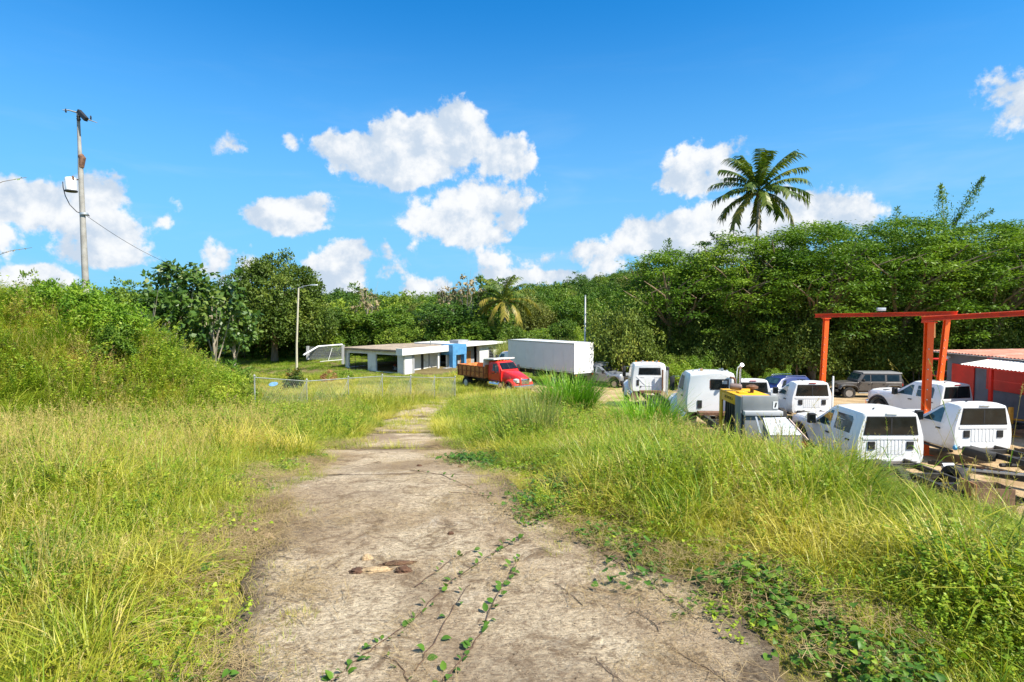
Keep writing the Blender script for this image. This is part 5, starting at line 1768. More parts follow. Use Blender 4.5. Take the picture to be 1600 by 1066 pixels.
# ------------------------------------------------------------------ vehicles
def paint(name, col, dirt=(.42, .38, .31), amt=.5, rough=.35):
    return mat(name, col, rough, var=.03, scale=1.5, dirt=dirt, dirt_amt=amt, coat=.4)
P_white = paint("white_vehicle_paint", (.80, .81, .82))
P_offw = paint("dusty_white_vehicle_paint", (.74, .75, .75), amt=.4)
P_red = paint("red_truck_paint", (.62, .018, .015), (.3, .03, .02))
P_silver = mat("silver_grey_paint", (.36, .38, .42), .35, .5, var=.05, dirt=(.3, .28, .25), dirt_amt=.2)
P_jeep = mat("charcoal_brown_paint", (.095, .085, .078), .4, .2, var=.08, dirt=(.22, .19, .15), dirt_amt=.35, coat=.3)
P_blue = paint("dark_blue_paint", (.012, .025, .13), (.05, .06, .1))
rubber = mat("tyre_rubber", (.022, .022, .022), .9, var=.3, scale=12, dirt=(.16, .12, .08), dirt_amt=.5, bump=.2)
rim_w = mat("white_steel_rim", (.62, .62, .6), .5, var=.1, dirt=(.3, .25, .2), dirt_amt=.6)
rim_s = mat("alloy_rim", (.45, .45, .46), .35, .7, var=.1)
chrome = mat("chrome", (.72, .72, .73), .16, 1.0, var=.05)
frame_b = mat("black_chassis_paint", (.022, .021, .02), .6, var=.3, scale=5, dirt=(.12, .09, .06), dirt_amt=.5)
red_l = mat("red_lamp_lens", (.35, .01, .01), .25)
amber_l = mat("amber_lamp_lens", (.7, .25, .02), .3)
lens = mat("clear_lamp_lens", (.55, .57, .58), .12, .3)
mirror_b = black_m


def wheel(parent, x, y, r, w, side, rim=rim_s, dual=False, name="wheel", hub=.0):
    """side +1 = left (outer face towards +y)"""
    M = Matrix.Translation((x, y, r)) @ Matrix.Rotation(-PI / 2 * side, 4, 'X')
    hubo = MB().lathe([(.02, w * .34), (.085, w * .34), (.10, w * .18), (.10, -w * .2)], 12, M).build(name, rim_s if rim is not rim_w else rim_w, parent)
    ri = r * .58
    prof = [(ri, -w / 2), (r * .93, -w / 2), (r, -w * .38), (r, w * .38), (r * .93, w / 2), (ri * 1.05, w / 2), (ri, w * .42)]
    MB().lathe(prof + [(ri, -w / 2)], 28, M).build("tyre", rubber, hubo, smooth=40)
    mb = MB()
    mb.lathe([(ri * 1.0, w * .40), (ri * .9, w * .34), (ri * .82, w * .10 + hub), (ri * .35, w * .16 + hub), (.09, w * .2 + hub), (.09, -w * .2), (ri, -w * .2)], 24, M)
    ro = mb.build("rim", rim, hubo, smooth=40)
    mb = MB()
    for k in range(8):
        a = k * PI / 4
        mb.lathe([(ri * .10, -.006), (ri * .10, .006)], 8, M @ Matrix.Translation((math.cos(a) * ri * .62, math.sin(a) * ri * .62, w * .14 + hub + .004)))
    mb.build("rim_hole", frame_b, hubo)
    return hubo


def half_ring(x, zb, wb, zm, wm, zbelt, wbelt, zt, wt, crown=.03, r=.10):
    """closed ring (y,z) at station x. 20 points"""
    H = [(wb * .5, zb), (wb - .05, zb), (wb, zb + .05), (wm, zm), (wm + .005, (zm + zbelt) / 2), (wbelt, zbelt),
         (wbelt + (wt - wbelt) * .5, zbelt + (zt - zbelt) * .5), (wt + .0, zt - r), (wt - r * .35, zt - r * .3), (wt - r * 1.1, zt), (wt * .4, zt + crown)]
    ring = [Vector((x, y, z)) for y, z in H] + [Vector((x, -y, z)) for y, z in reversed(H)]
    return ring


def arch_z(x, wheels, r, base):
    z = base
    for wx in wheels:
        d = abs(x - wx)
        if d < r:
            z = max(z, r * .90 + math.sqrt(max(r * r - d * d, 0)) * .95 - .0 + .03)
    return z


def arch_stations(wx, r):
    return [wx + r * k for k in (-1.0, -.995, -.94, -.82, -.6, -.3, 0, .3, .6, .82, .94, .995, 1.0)]


class Cab:
    """describes the cab surface so doors and windows can be laid on it"""
    def __init__(s, wm, zbelt, wbelt, zt, wt, zb):
        s.__dict__.update(locals())

    def y(s, z, zt=None):
        zt = zt or s.zt
        if z <= s.zbelt:
            t = max(0, (z - .9 * s.zbelt) / (.1 * s.zbelt))
            return s.wm + .005 + (s.wbelt - s.wm - .005) * min(1, max(0, (z - (s.zb + s.zbelt) * .5) / (s.zbelt - (s.zb + s.zbelt) * .5)))
        return s.wbelt + (s.wt - s.wbelt) * (z - s.zbelt) / (zt - .10 - s.zbelt)


def side_panel(cab, pts, side, off, th):
    """slab following the cab side: pts = [(x,z)...]"""
    P = [Vector((x, side * (cab.y(z) + off), z)) for x, z in pts]
    mb = MB()
    n = len(P)
    nr = Vector((0, side, 0))
    vs = [p - nr * .02 for p in P] + [p + nr * th for p in P]
    mb.add(vs, [tuple(range(n - 1, -1, -1)), tuple(range(n, 2 * n))] + [(k, (k + 1) % n, n + (k + 1) % n, n + k) for k in range(n)])
    return mb


def split_panel(cab, pts, side, off, th):
    """door panel that bends at the belt line: clips polygon into below and above belt"""
    def clip(poly, keep_low):
        out = []
        zb = cab.zbelt
        for i in range(len(poly)):
            a = poly[i]; b = poly[(i + 1) % len(poly)]
            ina = (a[1] <= zb) == keep_low or a[1] == zb
            inb = (b[1] <= zb) == keep_low or b[1] == zb
            if ina:
                out.append(a)
            if ina != inb and a[1] != zb and b[1] != zb:
                t = (zb - a[1]) / (b[1] - a[1])
                out.append((a[0] + (b[0] - a[0]) * t, zb))
        return out
    mb = MB()
    for low in (True, False):
        c = clip(pts, low)
        if len(c) >= 3:
            m2 = side_panel(cab, c, side, off, th)
            mb.add(m2.v, m2.f)
    return mb


def pickup(x, y, psi, crew, label, body=P_white, rearw=True, brake=red_l, nrib=9, vents=2, z=None, tilt=0, flare=True, roll=0.0, lights=True):
    """heavy pickup without a load bed seen from behind; x,y = middle of the cab's rear wall"""
    Lw = 2.40 if crew else 1.55         # windscreen base
    z = hz_(x, y) if z is None else z
    root = empty("pickup_truck", (x, y, z), PI / 2 + R(psi), label, "pickup truck")
    root.rotation_euler = (roll, tilt, PI / 2 + R(psi))
    wx = Lw + .78; wr = .43
    cab = Cab(.985, 1.30, .97, 1.99, .80, .52)
    hood_z = 1.36
    st = []
    def S(xx, zt, wt, wbelt, wm, zbelt=None, zb=.52, r=.10, crown=.03, wb=None):
        zb2 = arch_z(xx, [wx], .55, zb)
        zm = max(.75, zb2 + .07)
        zbelt = zbelt or min(1.30, zt - .12)
        st.append((xx, half_ring(xx, zb2, (wb or wm - .03), zm, wm, max(zbelt, zm + .05), wbelt, max(zt, zm + .16), wt, crown, r)))
    S(-.02, 1.955, .74, .915, .935, zb=.55)
    S(.015, 1.975, .77, .945, .96, zb=.54)
    S(.14, 1.99, .79, .965, .98)
    S(.5, 2.00, .80, .97, .985)
    S(Lw - 1.25, 2.005, .80, .97, .985)
    S(Lw - .95, 1.985, .79, .97, .985)
    S(Lw - .88, 1.95, .785, .97, .985, crown=.0)
    S(Lw - .45, 1.66, .84, .965, .985, r=.07, crown=.0)
    S(Lw - .02, 1.385, .90, .955, .985, zbelt=1.26, r=.05, crown=.02)
    S(Lw + .05, hood_z, .90, .95, .985, zbelt=1.24, r=.05, crown=.03)
    for xx in arch_stations(wx, .55):
        k = (xx - Lw) / 1.4
        S(xx, hood_z - .05 * k, .88 - .03 * k, .945, .985, zbelt=1.22, r=.06, crown=.05)
    S(Lw + 1.38, 1.30, .82, .93, .97, zbelt=1.16, r=.08, crown=.04, zb=.55)
    S(Lw + 1.47, 1.22, .76, .88, .93, zbelt=1.08, r=.1, crown=.03, zb=.6)
    S(Lw + 1.50, 1.10, .70, .80, .86, zbelt=.98, r=.08, crown=.0, zb=.66)
    rings = [r for _, r in sorted(st, key=lambda s: s[0])]
    MB().loft(rings).build("body", body, root, smooth=38)
    # rear wall: raised surround, ribs, vents, window
    def rear(pts, th, name, mt, par=root, x0=-.02, **k):
        # rear wall leans: x shifts slightly with height
        P = [Vector((x0 - .0, yy, zz)) for yy, zz in pts]
        return MB().plate(P, (-1, 0, 0), th).build(name, mt, par, smooth=0, **k)
    rear([(-.78, 1.35), (.78, 1.35), (.69, 1.885), (-.69, 1.885)], .012, "window_seal", black_m, bevel=.004)
    rear([(-.755, 1.372), (.755, 1.372), (.67, 1.862), (-.67, 1.862)], .018, "rear_window", glass_m, bevel=.003)
    rear([(-.02, 1.40), (.02, 1.40), (.02, 1.83), (-.02, 1.83)], .022, "window_divider", black_m)
    for k in range(nrib):
        yy = -.36 + k * .72 / (nrib - 1)
        rear([(yy - .034, .80), (yy + .034, .80), (yy + .034, 1.20), (yy - .034, 1.20)], .008, "rib", body, bevel=.004)
    rear([(-.80, 1.22), (.80, 1.22), (.80, 1.30), (-.80, 1.30)], .02, "ledge", body, bevel=.008)
    rear([(-.78, .60), (.78, .60), (.78, .68), (-.78, .68)], .03, "ledge", body, bevel=.008)
    for s in (-1, 1):
        vg = rear([(s * .55 - .10, .94), (s * .55 + .10, .94), (s * .55 + .10, 1.17), (s * .55 - .10, 1.17)], .024, "vent_grille", black_m, bevel=.008)
        for k in range(4):
            rear([(s * .55 - .085, .96 + k * .055), (s * .55 + .085, .96 + k * .055), (s * .55 + .085, .985 + k * .055), (s * .55 - .085, .985 + k * .055)], .032, "slat", frame_b, vg)
    MB().box(-.045, .06, -.16, .16, 1.935, 1.985).build("brake_light", brake, root, bevel=.01)
    # sides
    for s in (-1, 1):
        doors = [(Lw - 1.12, Lw - .12)] + ([(.22, Lw - 1.16)] if crew else [])
        for di, (a, b) in enumerate(doors):
            front = di == 0
            if front:
                poly = [(a, .58), (b + .04, .58), (b + .06, 1.30), (b - .06, 1.36), (b - .72, 1.86), (b - .80, 1.885), (a, 1.885)]
                win = [(a + .09, 1.335), (b - .14, 1.335), (b - .72, 1.78), (b - .80, 1.815), (a + .09, 1.815)]
            else:
                poly = [(a, 1.1), (a + .06, .95), (a + .12, .58), (b, .58), (b, 1.885), (a + .10, 1.885), (a, 1.75)]
                win = [(a + .12, 1.335), (b - .08, 1.335), (b - .08, 1.815), (a + .20, 1.815), (a + .12, 1.72)]
            d = split_panel(cab, poly, s, .0, .010).build("door", body, root, smooth=0)
            w_ = side_panel(cab, win, s, .0, .016).build("window", glass_l, d, smooth=0)
            MB().box(a + .08, a + .26, min(s * .99, s * 1.025), max(s * .99, s * 1.025), 1.12, 1.165).build("handle", black_m, d, bevel=.01)
        # mirror
        mx = Lw - .28
        mr = MB(); mr.box(mx - .06, mx + .10, min(s * 1.02, s * 1.25), max(s * 1.02, s * 1.25), 1.28, 1.60)
        mo = mr.build("side_mirror", mirror_b, root, bevel=.03)
        MB().box(mx - .068, mx - .062, min(s * 1.05, s * 1.22), max(s * 1.05, s * 1.22), 1.32, 1.56).build("mirror_glass", glass_m, mo)
        # running board and flare
        MB().box(.1, Lw + .1, min(s * .86, s * .99), max(s * .86, s * .99), .44, .50).build("running_board", black_m, root, bevel=.01)
        if flare:
            n = 14; inn = []; out = []
            for k in range(n + 1):
                a = PI * (k / n) * 1.04 - .02 * PI
                inn.append((wx + math.cos(a) * .53, .46 + math.sin(a) * .53))
                out.append((wx + math.cos(a) * .63, .46 + math.sin(a) * .61))
            vs = []; fs = []
            for (a, b), (c, d_) in zip(inn, out):
                vs += [(a, s * .97, b), (c, s * .97, d_), (c, s * 1.015, d_), (a, s * 1.03, b)]
            for k in range(n):
                for j in range(4):
                    fs.append((4 * k + j, 4 * k + (j + 1) % 4, 4 * k + 4 + (j + 1) % 4, 4 * k + 4 + j))
            fs += [(3, 2, 1, 0), (4 * n, 4 * n + 1, 4 * n + 2, 4 * n + 3)]
            MB().add(vs, fs).build("fender_flare", black_m, root)
        wheel(root, wx, s * .84, wr, .27, s, rim_s)
        if rearw: wheel(root, -1.45, s * .76, wr, .25, s, rim_s, hub=-.04)
        MB().box(Lw + 1.30, Lw + 1.50, min(s * .52, s * .90), max(s * .52, s * .90), .98, 1.20).build("headlight", lens, root, bevel=.03)
        # chassis rails
        MB().box(-2.9, Lw + 1.3, s * .40 - .04, s * .40 + .04, .52, .68).build("chassis_rail", frame_b, root)
        MB().box(Lw + .55, Lw + .75, s * .45, s * .78, 1.36, 1.375).build("hood_vent", black_m, root) if lights else None
    for xx in (-.5, -1.45, -2.3, -2.85):
        MB().box(xx - .05, xx + .05, -.44, .44, .53, .66).build("cross_member", frame_b, root)
    MB().tube([(-1.45, -.7, .43), (-1.45, -.15, .43), (-1.45, 0, .43), (-1.45, .15, .43), (-1.45, .7, .43)], [.06, .07, .17, .07, .06], 8).build("rear_axle", frame_b, root)
    MB().box(-1.05, -.15, .46, .80, .42, .70).build("fuel_tank", frame_b, root, bevel=.03)
    wsn = Vector((.6, 0, .92)).normalized()
    P = [Vector((Lw - .10, y_, 1.43 + .0)) + wsn * .012 for y_ in (-.80, .80)] + [Vector((Lw - .80, y_, 1.90)) + wsn * .012 for y_ in (.70, -.70)]
    MB().plate(P, wsn, .006).build("windshield", glass_m, root, smooth=0)
    MB().box(Lw + 1.46, Lw + 1.53, -.50, .50, .80, 1.14).build("grille", black_m, root, bevel=.02)
    MB().box(Lw + 1.40, Lw + 1.62, -.97, .97, .50, .76).build("front_bumper", chrome if flare else black_m, root, bevel=.04)
    MB().tube([(.35, .3, 2.0), (.34, .3, 2.06), (.2, .3, 2.09)], [.03, .02, .004], 6).build("roof_antenna", black_m, root)
    return root


pk_d = pickup(10.75, 16.2, 0, True, "nearest white crew cab pickup half sunk in the grass, without a bed", brake=P_white, nrib=8, z=hz_(10.7, 16.5) - .02)
pk_e = pickup(15.1, 18.3, 2, False, "white regular cab pickup at the far right with a bare black frame behind", rearw=False, brake=galv, nrib=7)
pk_c = pickup(20.2, 26.0, 14, True, "white crew cab pickup with black wheel flare behind the near orange column")
pk_a = pickup(14.15, 27.0, 0, False, "white regular cab pickup left of the tall white post and far orange column")
pk_b = pickup((1178 - 800) / 900 * 28.5, 28.5, 0, False, "white pickup mostly hidden behind the yellow generator", body=P_offw)
# blue cap on pickup E sill
o = empty("blue_plug", (15.1 - .95, 18.2, pk_e.location.z + .62), 0, "small blue plastic cap hanging at the sill of the far right pickup", "cap")
MB().lathe([(.05, -.04), (.07, -.03), (.08, .03), (.04, .06)], 10, Matrix.Rotation(PI / 2, 4, 'Y')).build("cap_shell", mat("blue_plastic", (.03, .25, .5), .4), o)
MB().tube([(0, 0, 0), (.1, 0, .02), (.16, 0, .06)], .012, 5).build("strap", black_m, o)


def big_truck(x, y, yaw, label, body, kind, z=None, name="truck"):
    """conventional truck cab on a chassis; origin = cab rear, ground level; forward +x"""
    z = hz_(x, y) if z is None else z
    root = empty(name, (x, y, z), yaw, label, "truck")
    ZB, ZT, ZBELT = 1.02, 2.68, 1.80
    Lc = 1.75
    wx, wr = 2.85, .50
    cab = Cab(1.04, ZBELT, 1.03, ZT, .93, ZB)
    st = []
    def S(xx, zt, wt, wbelt, wm, zb=ZB, zbelt=ZBELT, r=.12, crown=.04):
        st.append(half_ring(xx, zb, wm - .03, max(zb + .12, 1.2), wm, min(zbelt, zt - .14), wbelt, zt, wt, crown, r))
    S(-.03, ZT - .06, .875, .975, .985, ZB + .03); S(-.005, ZT - .03, .90, 1.0, 1.01, ZB + .01); S(.08, ZT, .92, 1.02, 1.03); S(.6, ZT + .01, .93, 1.03, 1.04)
    S(1.0, ZT, .93, 1.03, 1.04); S(1.2, ZT - .07, .92, 1.03, 1.04, crown=.0); S(1.5, 2.28, .94, 1.02, 1.04, r=.08, crown=.0); S(1.78, 1.96, .96, 1.0, 1.03, zbelt=1.78, r=.06, crown=.0)
    MB().loft(st).build("cab", body, root, smooth=38)
    # bonnet, narrower, sloping down
    st = []
    for xx, zt, w, zb in ((1.782, 1.92, .92, 1.0), (2.2, 1.86, .86, 1.02), (2.8, 1.72, .76, 1.05), (3.3, 1.58, .66, .9), (3.62, 1.46, .58, .8), (3.72, 1.32, .52, .75)):
        st.append(half_ring(xx, zb, w - .04, zb + .15, w, zb + .45 if zt - zb > .7 else zt - .18, w - .03, zt, w - .10, .05, .10))
    MB().loft(st).build("hood", body, root, smooth=38)
    for s in (-1, 1):
        # fender over the front wheel
        n = 16; vs = []; fs = []
        for k in range(n + 1):
            a = PI * k / n
            ci = (wx + math.cos(a) * .58, .52 + math.sin(a) * .58)
            co = (wx + math.cos(a) * .74 * (1.12 if a < 1 else 1), .52 + math.sin(a) * .80)
            vs += [(ci[0], s * .55, ci[1]), (co[0], s * .50, co[1]), (co[0], s * 1.05, co[1] - .02), (ci[0] + (co[0] - ci[0]) * .5, s * 1.16, ci[1] + (co[1] - ci[1]) * .45), (ci[0], s * 1.18, ci[1])]
        for k in range(n):
            for j in range(5):
                fs.append((5 * k + j, 5 * k + (j + 1) % 5, 5 * k + 5 + (j + 1) % 5, 5 * k + 5 + j))
        fs += [(4, 3, 2, 1, 0), tuple(5 * n + j for j in range(5))]
        MB().add(vs, fs).build("fender", body, root)
        wheel(root, wx, s * .98, wr, .28, s, rim_w)
        hl = MB(); hl.loft([[(xx, s * yy, zz) for yy, zz in q] for xx, q in ((3.28, ((.62, 1.05), (.98, 1.08), (.98, 1.32), (.64, 1.40))), (3.62, ((.58, 1.05), (.84, 1.08), (.84, 1.26), (.60, 1.36))))])
        hl.build("headlight", lens, root)
        win = [(.62, 1.88), (1.42, 1.88), (1.30, 2.22), (1.12, 2.48), (.62, 2.48)]
        poly = [(.50, 1.12), (1.60, 1.12), (1.62, 1.78), (1.42, 2.28), (1.16, 2.56), (.50, 2.56)]
        d = split_panel(cab, poly, s, 0, .012).build("door", body, root, smooth=0)
        side_panel(cab, win, s, 0, .018).build("window", glass_l, d, smooth=0)
        MB().box(.58, .78, min(s * 1.045, s * 1.08), max(s * 1.045, s * 1.08), 1.62, 1.67).build("handle", black_m, d, bevel=.008)
        mo = MB().box(1.35, 1.45, min(s * 1.22, s * 1.42), max(s * 1.22, s * 1.42), 1.75, 2.35).build("side_mirror", black_m, root, bevel=.03)
        MB().tube([(1.4, s * 1.0, 1.7), (1.4, s * 1.3, 1.72), (1.4, s * 1.32, 2.38), (1.4, s * 1.0, 2.36)], .018, 5).build("mirror_arm", chrome, mo)
        # tank and step
        tk = MB().lathe([(.02, -.0), (.28, 0), (.31, .03), (.31, 1.25), (.28, 1.28), (.02, 1.28)], 18, Matrix.Translation((.2, s * .83, .72)) @ Matrix.Rotation(PI / 2, 4, 'Y')).build("fuel_tank", chrome, root)
        for xx in (.45, 1.1):
            MB().box(xx, xx + .28, min(s * .95, s * 1.17), max(s * .95, s * 1.17), .93, .965).build("step", chrome, tk)
        MB().box(-5.2 if kind != 'dump' else -4.3, 3.3, s * .42 - .05, s * .42 + .05, .78, 1.02).build("chassis_rail", frame_b, root)
        MB().box(3.35, 3.38, 0, 0.01, .7, .71) if False else None
    mb = MB(); mb.loft([[(xx, yy, zz) for yy, zz in ((-w, .52), (w, .52), (w, .84), (-w, .84))] for xx, w in ((3.45, 1.12), (3.72, 1.1), (3.86, .92))])
    mb.build("front_bumper", chrome, root, bevel=.02)
    g = MB().box(3.70, 3.76, -.44, .44, .92, 1.36).build("grille", chrome, root, bevel=.02)
    for k in range(5):
        MB().box(3.762, 3.775, -.38, .38, .97 + k * .07, 1.0 + k * .07).build("grille_bar", frame_b, g)
    # windshield
    n_ = Vector((.66, 0, .75)).normalized()
    P = [Vector((1.74, y_, 2.04)) + n_ * .03 for y_ in (-.86, .86)] + [Vector((1.27, y_, 2.56)) + n_ * .03 for y_ in (.80, -.80)]
    w_ = MB().plate(P, n_, .006).build("windshield", glass_m, root, smooth=0)
    MB().plate([p + n_ * .008 for p in (P[0].lerp(P[1], .49), P[0].lerp(P[1], .51), P[3].lerp(P[2], .51), P[3].lerp(P[2], .49))], n_, .008).build("windshield_divider", black_m, w_, smooth=0)
    # rear wall
    def rear(pts, th, nm, mt, par=root, x0=-.03, **k):
        return MB().plate([Vector((x0, a, b)) for a, b in pts], (-1, 0, 0), th).build(nm, mt, par, smooth=0, **k)
    if kind == 'plain':       # wide rear window, pressed V panel, marker lamps
        rear([(-.66, 2.02), (.66, 2.02), (.62, 2.44), (-.62, 2.44)], .014, "window_seal", black_m, bevel=.005)
        rear([(-.63, 2.05), (.63, 2.05), (.59, 2.41), (-.59, 2.41)], .02, "rear_window", glass_m, bevel=.004)
        for s in (-1, 1):
            rear([(s * .80, 1.92), (s * .76, 1.95), (s * .22, 1.42), (s * .26, 1.39)], .016, "pressed_rib", body, bevel=.004)
            rear([(s * .30, 1.86), (s * .62, 1.86), (s * .62, 1.89), (s * .30, 1.89)], .014, "pressed_rib", body, bevel=.003)
        rear([(-.5, 1.36), (.5, 1.36), (.5, 1.39), (-.5, 1.39)], .016, "pressed_rib", body, bevel=.004)
        rear([(.62, 1.38), (.76, 1.38), (.76, 1.72), (.62, 1.72)], .03, "vent_grille", black_m, bevel=.008)
        rear([(.48, 1.28), (.54, 1.28), (.54, 1.36), (.48, 1.36)], .03, "latch", black_m)
    elif kind == 'stack':
        rear([(-.67, 1.98), (.07, 1.98), (.07, 2.42), (-.67, 2.42)], .014, "window_seal", black_m, bevel=.01)
        wo_ = rear([(-.64, 2.01), (.04, 2.01), (.04, 2.39), (-.64, 2.39)], .02, "rear_window", glass_m, bevel=.008)
        rear([(-.60, 2.22), (-.40, 2.22), (-.40, 2.36), (-.60, 2.36)], .024, "sticker", mat("pale_window_sticker", (.5, .52, .52), .7), wo_)
        rear([(.02, 2.03), (.10, 2.03), (.10, 2.37), (.02, 2.37)], .004, "curtain", mat("brown_curtain", (.3, .14, .08), .8), wo_)
        rear([(.40, 1.22), (.58, 1.22), (.58, 1.54), (.40, 1.54)], .03, "vent_grille", black_m, bevel=.008)
        MB().tube([(-.25, -1.0, 1.0), (-.25, -1.0, 2.4), (-.25, -1.0, 2.75), (-.30, -1.0, 2.95), (-.50, -1.04, 3.06)], [.075, .09, .09, .085, .08], 14).build("exhaust_stack", chrome, root)
        MB().tube([(-.25, -1.0, 1.3), (-.25, -1.0, 2.2)], .115, 14).build("heat_shield", rust_m, root)
    # roof marker lamps and horns
    for k in range(5):
        MB().lathe([(.05, 0), (.05, .03), (.02, .055)], 8, Matrix.Translation((.95 if kind != 'stack' else .3, -.68 + k * .34, ZT + .035))).build("marker_lamp", amber_l if kind != 'stack' else lens, root)
    for s in (-.45, .38):
        h = MB().lathe([(.015, 0), (.02, .28), (.03, .36), (.07, .44)], 10, Matrix.Translation((.62, s, ZT + .11)) @ Matrix.Rotation(-PI / 2, 4, 'Y')).build("air_horn", chrome, root)
        MB().box(.3, .34, s - .015, s + .015, ZT, ZT + .1).build("bracket", chrome, h)
    if kind in ('plain', 'stack'):
        for k, ax in enumerate((-3.4, -4.7)):
            MB().tube([(ax, -.8, wr), (ax, -.2, wr), (ax, 0, wr), (ax, .2, wr), (ax, .8, wr)], [.08, .09, .2, .09, .08], 8).build("rear_axle", frame_b, root)
            for s in (-1, 1):
                wheel(root, ax, s * .98, wr, .26, s, rim_w, hub=-.05)
                wheel(root, ax, s * .68, wr, .26, s, rim_w)
        MB().box(-.55, -.12, -.62, .62, 1.0, 1.12).build("deck_plate", rust_m, root)
        MB().tube([(-.3, -.7, 1.1), (-.3, -.7, 2.35)], .05, 8).build("exhaust_pipe", rust_m, root) if kind == 'plain' else None
        MB().box(-.36, -.2, -1.02, -.9, 1.0, 2.3).build("side_rail", galv, root) if kind == 'plain' else None
        for xx in (-1.4, -2.6, -3.9, -5.1):
            MB().box(xx, xx + .1, -.46, .46, .82, 1.0).build("cross_member", frame_b, root)
        for s in (-1, 1):
            MB().box(-5.24, -5.2, s * .5 - .06, s * .5 + .06, .8, .95).build("tail_lamp", red_l, root)
    return root


bt1 = big_truck((1016 - 800) / 900 * 34, 34, PI / 2 - R(4), "white truck cab with a wide rear window, farther of the two bare chassis trucks", P_white, 'plain')
bt2 = big_truck((1114 - 800) / 900 * 23.6, 23.6, PI / 2 - R(4), "white truck cab with a tall chrome exhaust stack, nearer of the two chassis trucks", P_white, 'stack')

# ---- red dump truck
rd = Vector((.66, -.751, 0)); org = Vector((1.25, 45.2, 0)) - rd * 3.8
rtk = big_truck(org.x, org.y, math.atan2(rd.y, rd.x), "red dump truck with a rusty brown bed facing the camera", P_red, 'dump', name="dump_truck")
rtk.scale = (.94, .94, .94)
bed_m = mat("rusty_orange_bed_paint", (.55, .21, .06), .75, var=.35, scale=3, dirt=(.10, .04, .02), dirt_amt=.7)
bed_d = mat("dark_brown_stake", (.30, .10, .035), .8, var=.4, scale=4)
mb = MB()
mb.box(-4.3, -.35, -1.18, 1.18, 1.12, 1.24); mb.box(-4.3, -.35, 1.12, 1.18, 1.24, 2.15); mb.box(-4.3, -.35, -1.18, -1.12, 1.24, 2.15); mb.box(-.41, -.35, -1.12, 1.12, 1.24, 2.3); mb.box(-4.3, -4.24, -1.12, 1.12, 1.24, 2.15)
bed = mb.build("dump_bed", bed_m, rtk)
for s in (-1, 1):
    for k in range(7):
        xx = -4.25 + k * .63
        MB().box(xx, xx + .11, min(s * 1.18, s * 1.26), max(s * 1.18, s * 1.26), 1.14, 2.17).build("stake", bed_d, bed, bevel=.01)
    for zz in (1.13, 2.08, 1.6):
        MB().box(-4.3, -.35, min(s * 1.182, s * 1.235), max(s * 1.182, s * 1.235), zz, zz + .08).build("side_rail", bed_d, bed)
    for ax in (-3.2,):
        wheel(rtk, ax, s * .98, .5, .26, s, rim_w, hub=-.05); wheel(rtk, ax, s * .68, .5, .26, s, rim_w)
mb = MB(); mb.loft([[(xx, yy, zz) for yy, zz in ((-1.2, z0), (1.2, z0), (1.2, z0 + .10), (-1.2, z0 + .10))] for xx, z0 in ((-.42, 2.78), (1.0, 2.86))])
cg = mb.build("cab_guard", P_white, rtk)
for s in (-1, 1):
    MB().box(-.46, -.36, min(s * 1.08, s * 1.2), max(s * 1.08, s * 1.2), 2.1, 2.80).build("guard_post", P_white, cg)
MB().box(-.46, -.38, -1.07, 1.07, 2.31, 2.78).build("guard_panel", P_white, cg)
MB().tube([(-3.2, -.8, .5), (-3.2, 0, .5), (-3.2, .8, .5)], [.08, .18, .08], 8).build("rear_axle", frame_b, rtk)

# ---- white box truck, seen from its rear left
sd = Vector((-.656, .755, 0)); rv = Vector((.755, .656, 0))
near = Vector((5.5, 50.5, 0)); Lb = 9.0
org = near + sd * (Lb + .25) + rv * 1.25
btk = big_truck(org.x, org.y, math.atan2(sd.y, sd.x), "long white box truck parked behind the red dump truck", P_white, 'box', name="box_truck", z=hz_(near.x, near.y) + .02)
box_m = mat("grey_white_box_panel", (.66, .67, .69), .45, var=.03, scale=1, dirt=(.45, .42, .38), dirt_amt=.25)
x0, x1 = -Lb - .25, -.25
zb, zt = 1.30, 3.98
body = MB().box(x0 + .06, x1, -1.24, 1.24, zb, zt).build("box_body", box_m, btk, bevel=.03)
for k in range(7):
    xx = x0 + .12 + (Lb - .2) * k / 7
    for s in (-1, 1):
        MB().box(xx + .012, xx + (Lb - .2) / 7 - .012, min(s * 1.24, s * 1.252), max(s * 1.24, s * 1.252), zb + .16, zt - .12).build("side_panel", box_m, body)
for s in (-1, 1):
    MB().box(x0, x1, min(s * 1.242, s * 1.275), max(s * 1.242, s * 1.275), zt - .10, zt + .01).build("top_rail", galv, body)
    br_ = MB().box(x0, x1, min(s * 1.242, s * 1.27), max(s * 1.242, s * 1.27), zb, zb + .13).build("bottom_rail", galv, body)
    for k in range(12):
        xx = x0 + .3 + k * .74
        MB().box(xx, xx + .3, min(s * 1.27, s * 1.276), max(s * 1.27, s * 1.276), zb + .04, zb + .09).build("reflector_strip", red_l if k % 2 else P_white, br_)
    wheel(btk, x0 + 2.6, s * 1.0, .5, .26, s, rim_w, hub=-.05); wheel(btk, x0 + 2.6, s * .70, .5, .26, s, rim_w)
    MB().box(x0 + .1, -.1, s * .42 - .05, s * .42 + .05, .86, 1.28).build("chassis_rail", frame_b, btk)
mb = MB(); mb.box(x0, x0 + .06, -1.27, -1.08, zb - .05, zt + .01); mb.box(x0, x0 + .06, 1.08, 1.27, zb - .05, zt + .01); mb.box(x0, x0 + .06, -1.08, 1.08, zt - .22, zt + .01); mb.box(x0, x0 + .06, -1.08, 1.08, zb - .05, zb + .04)
mb.build("rear_frame", P_white, btk)
for k in range(8):
    z0 = zb + .045 + k * .298
    MB().box(x0 + .03, x0 + .058, -1.075, 1.075, z0, z0 + .288).build("door_panel", P_white, btk, bevel=.006)
MB().box(x0 - .02, x0 + .04, -.12, .12, zb + .12, zb + .2).build("door_latch", galv, btk)
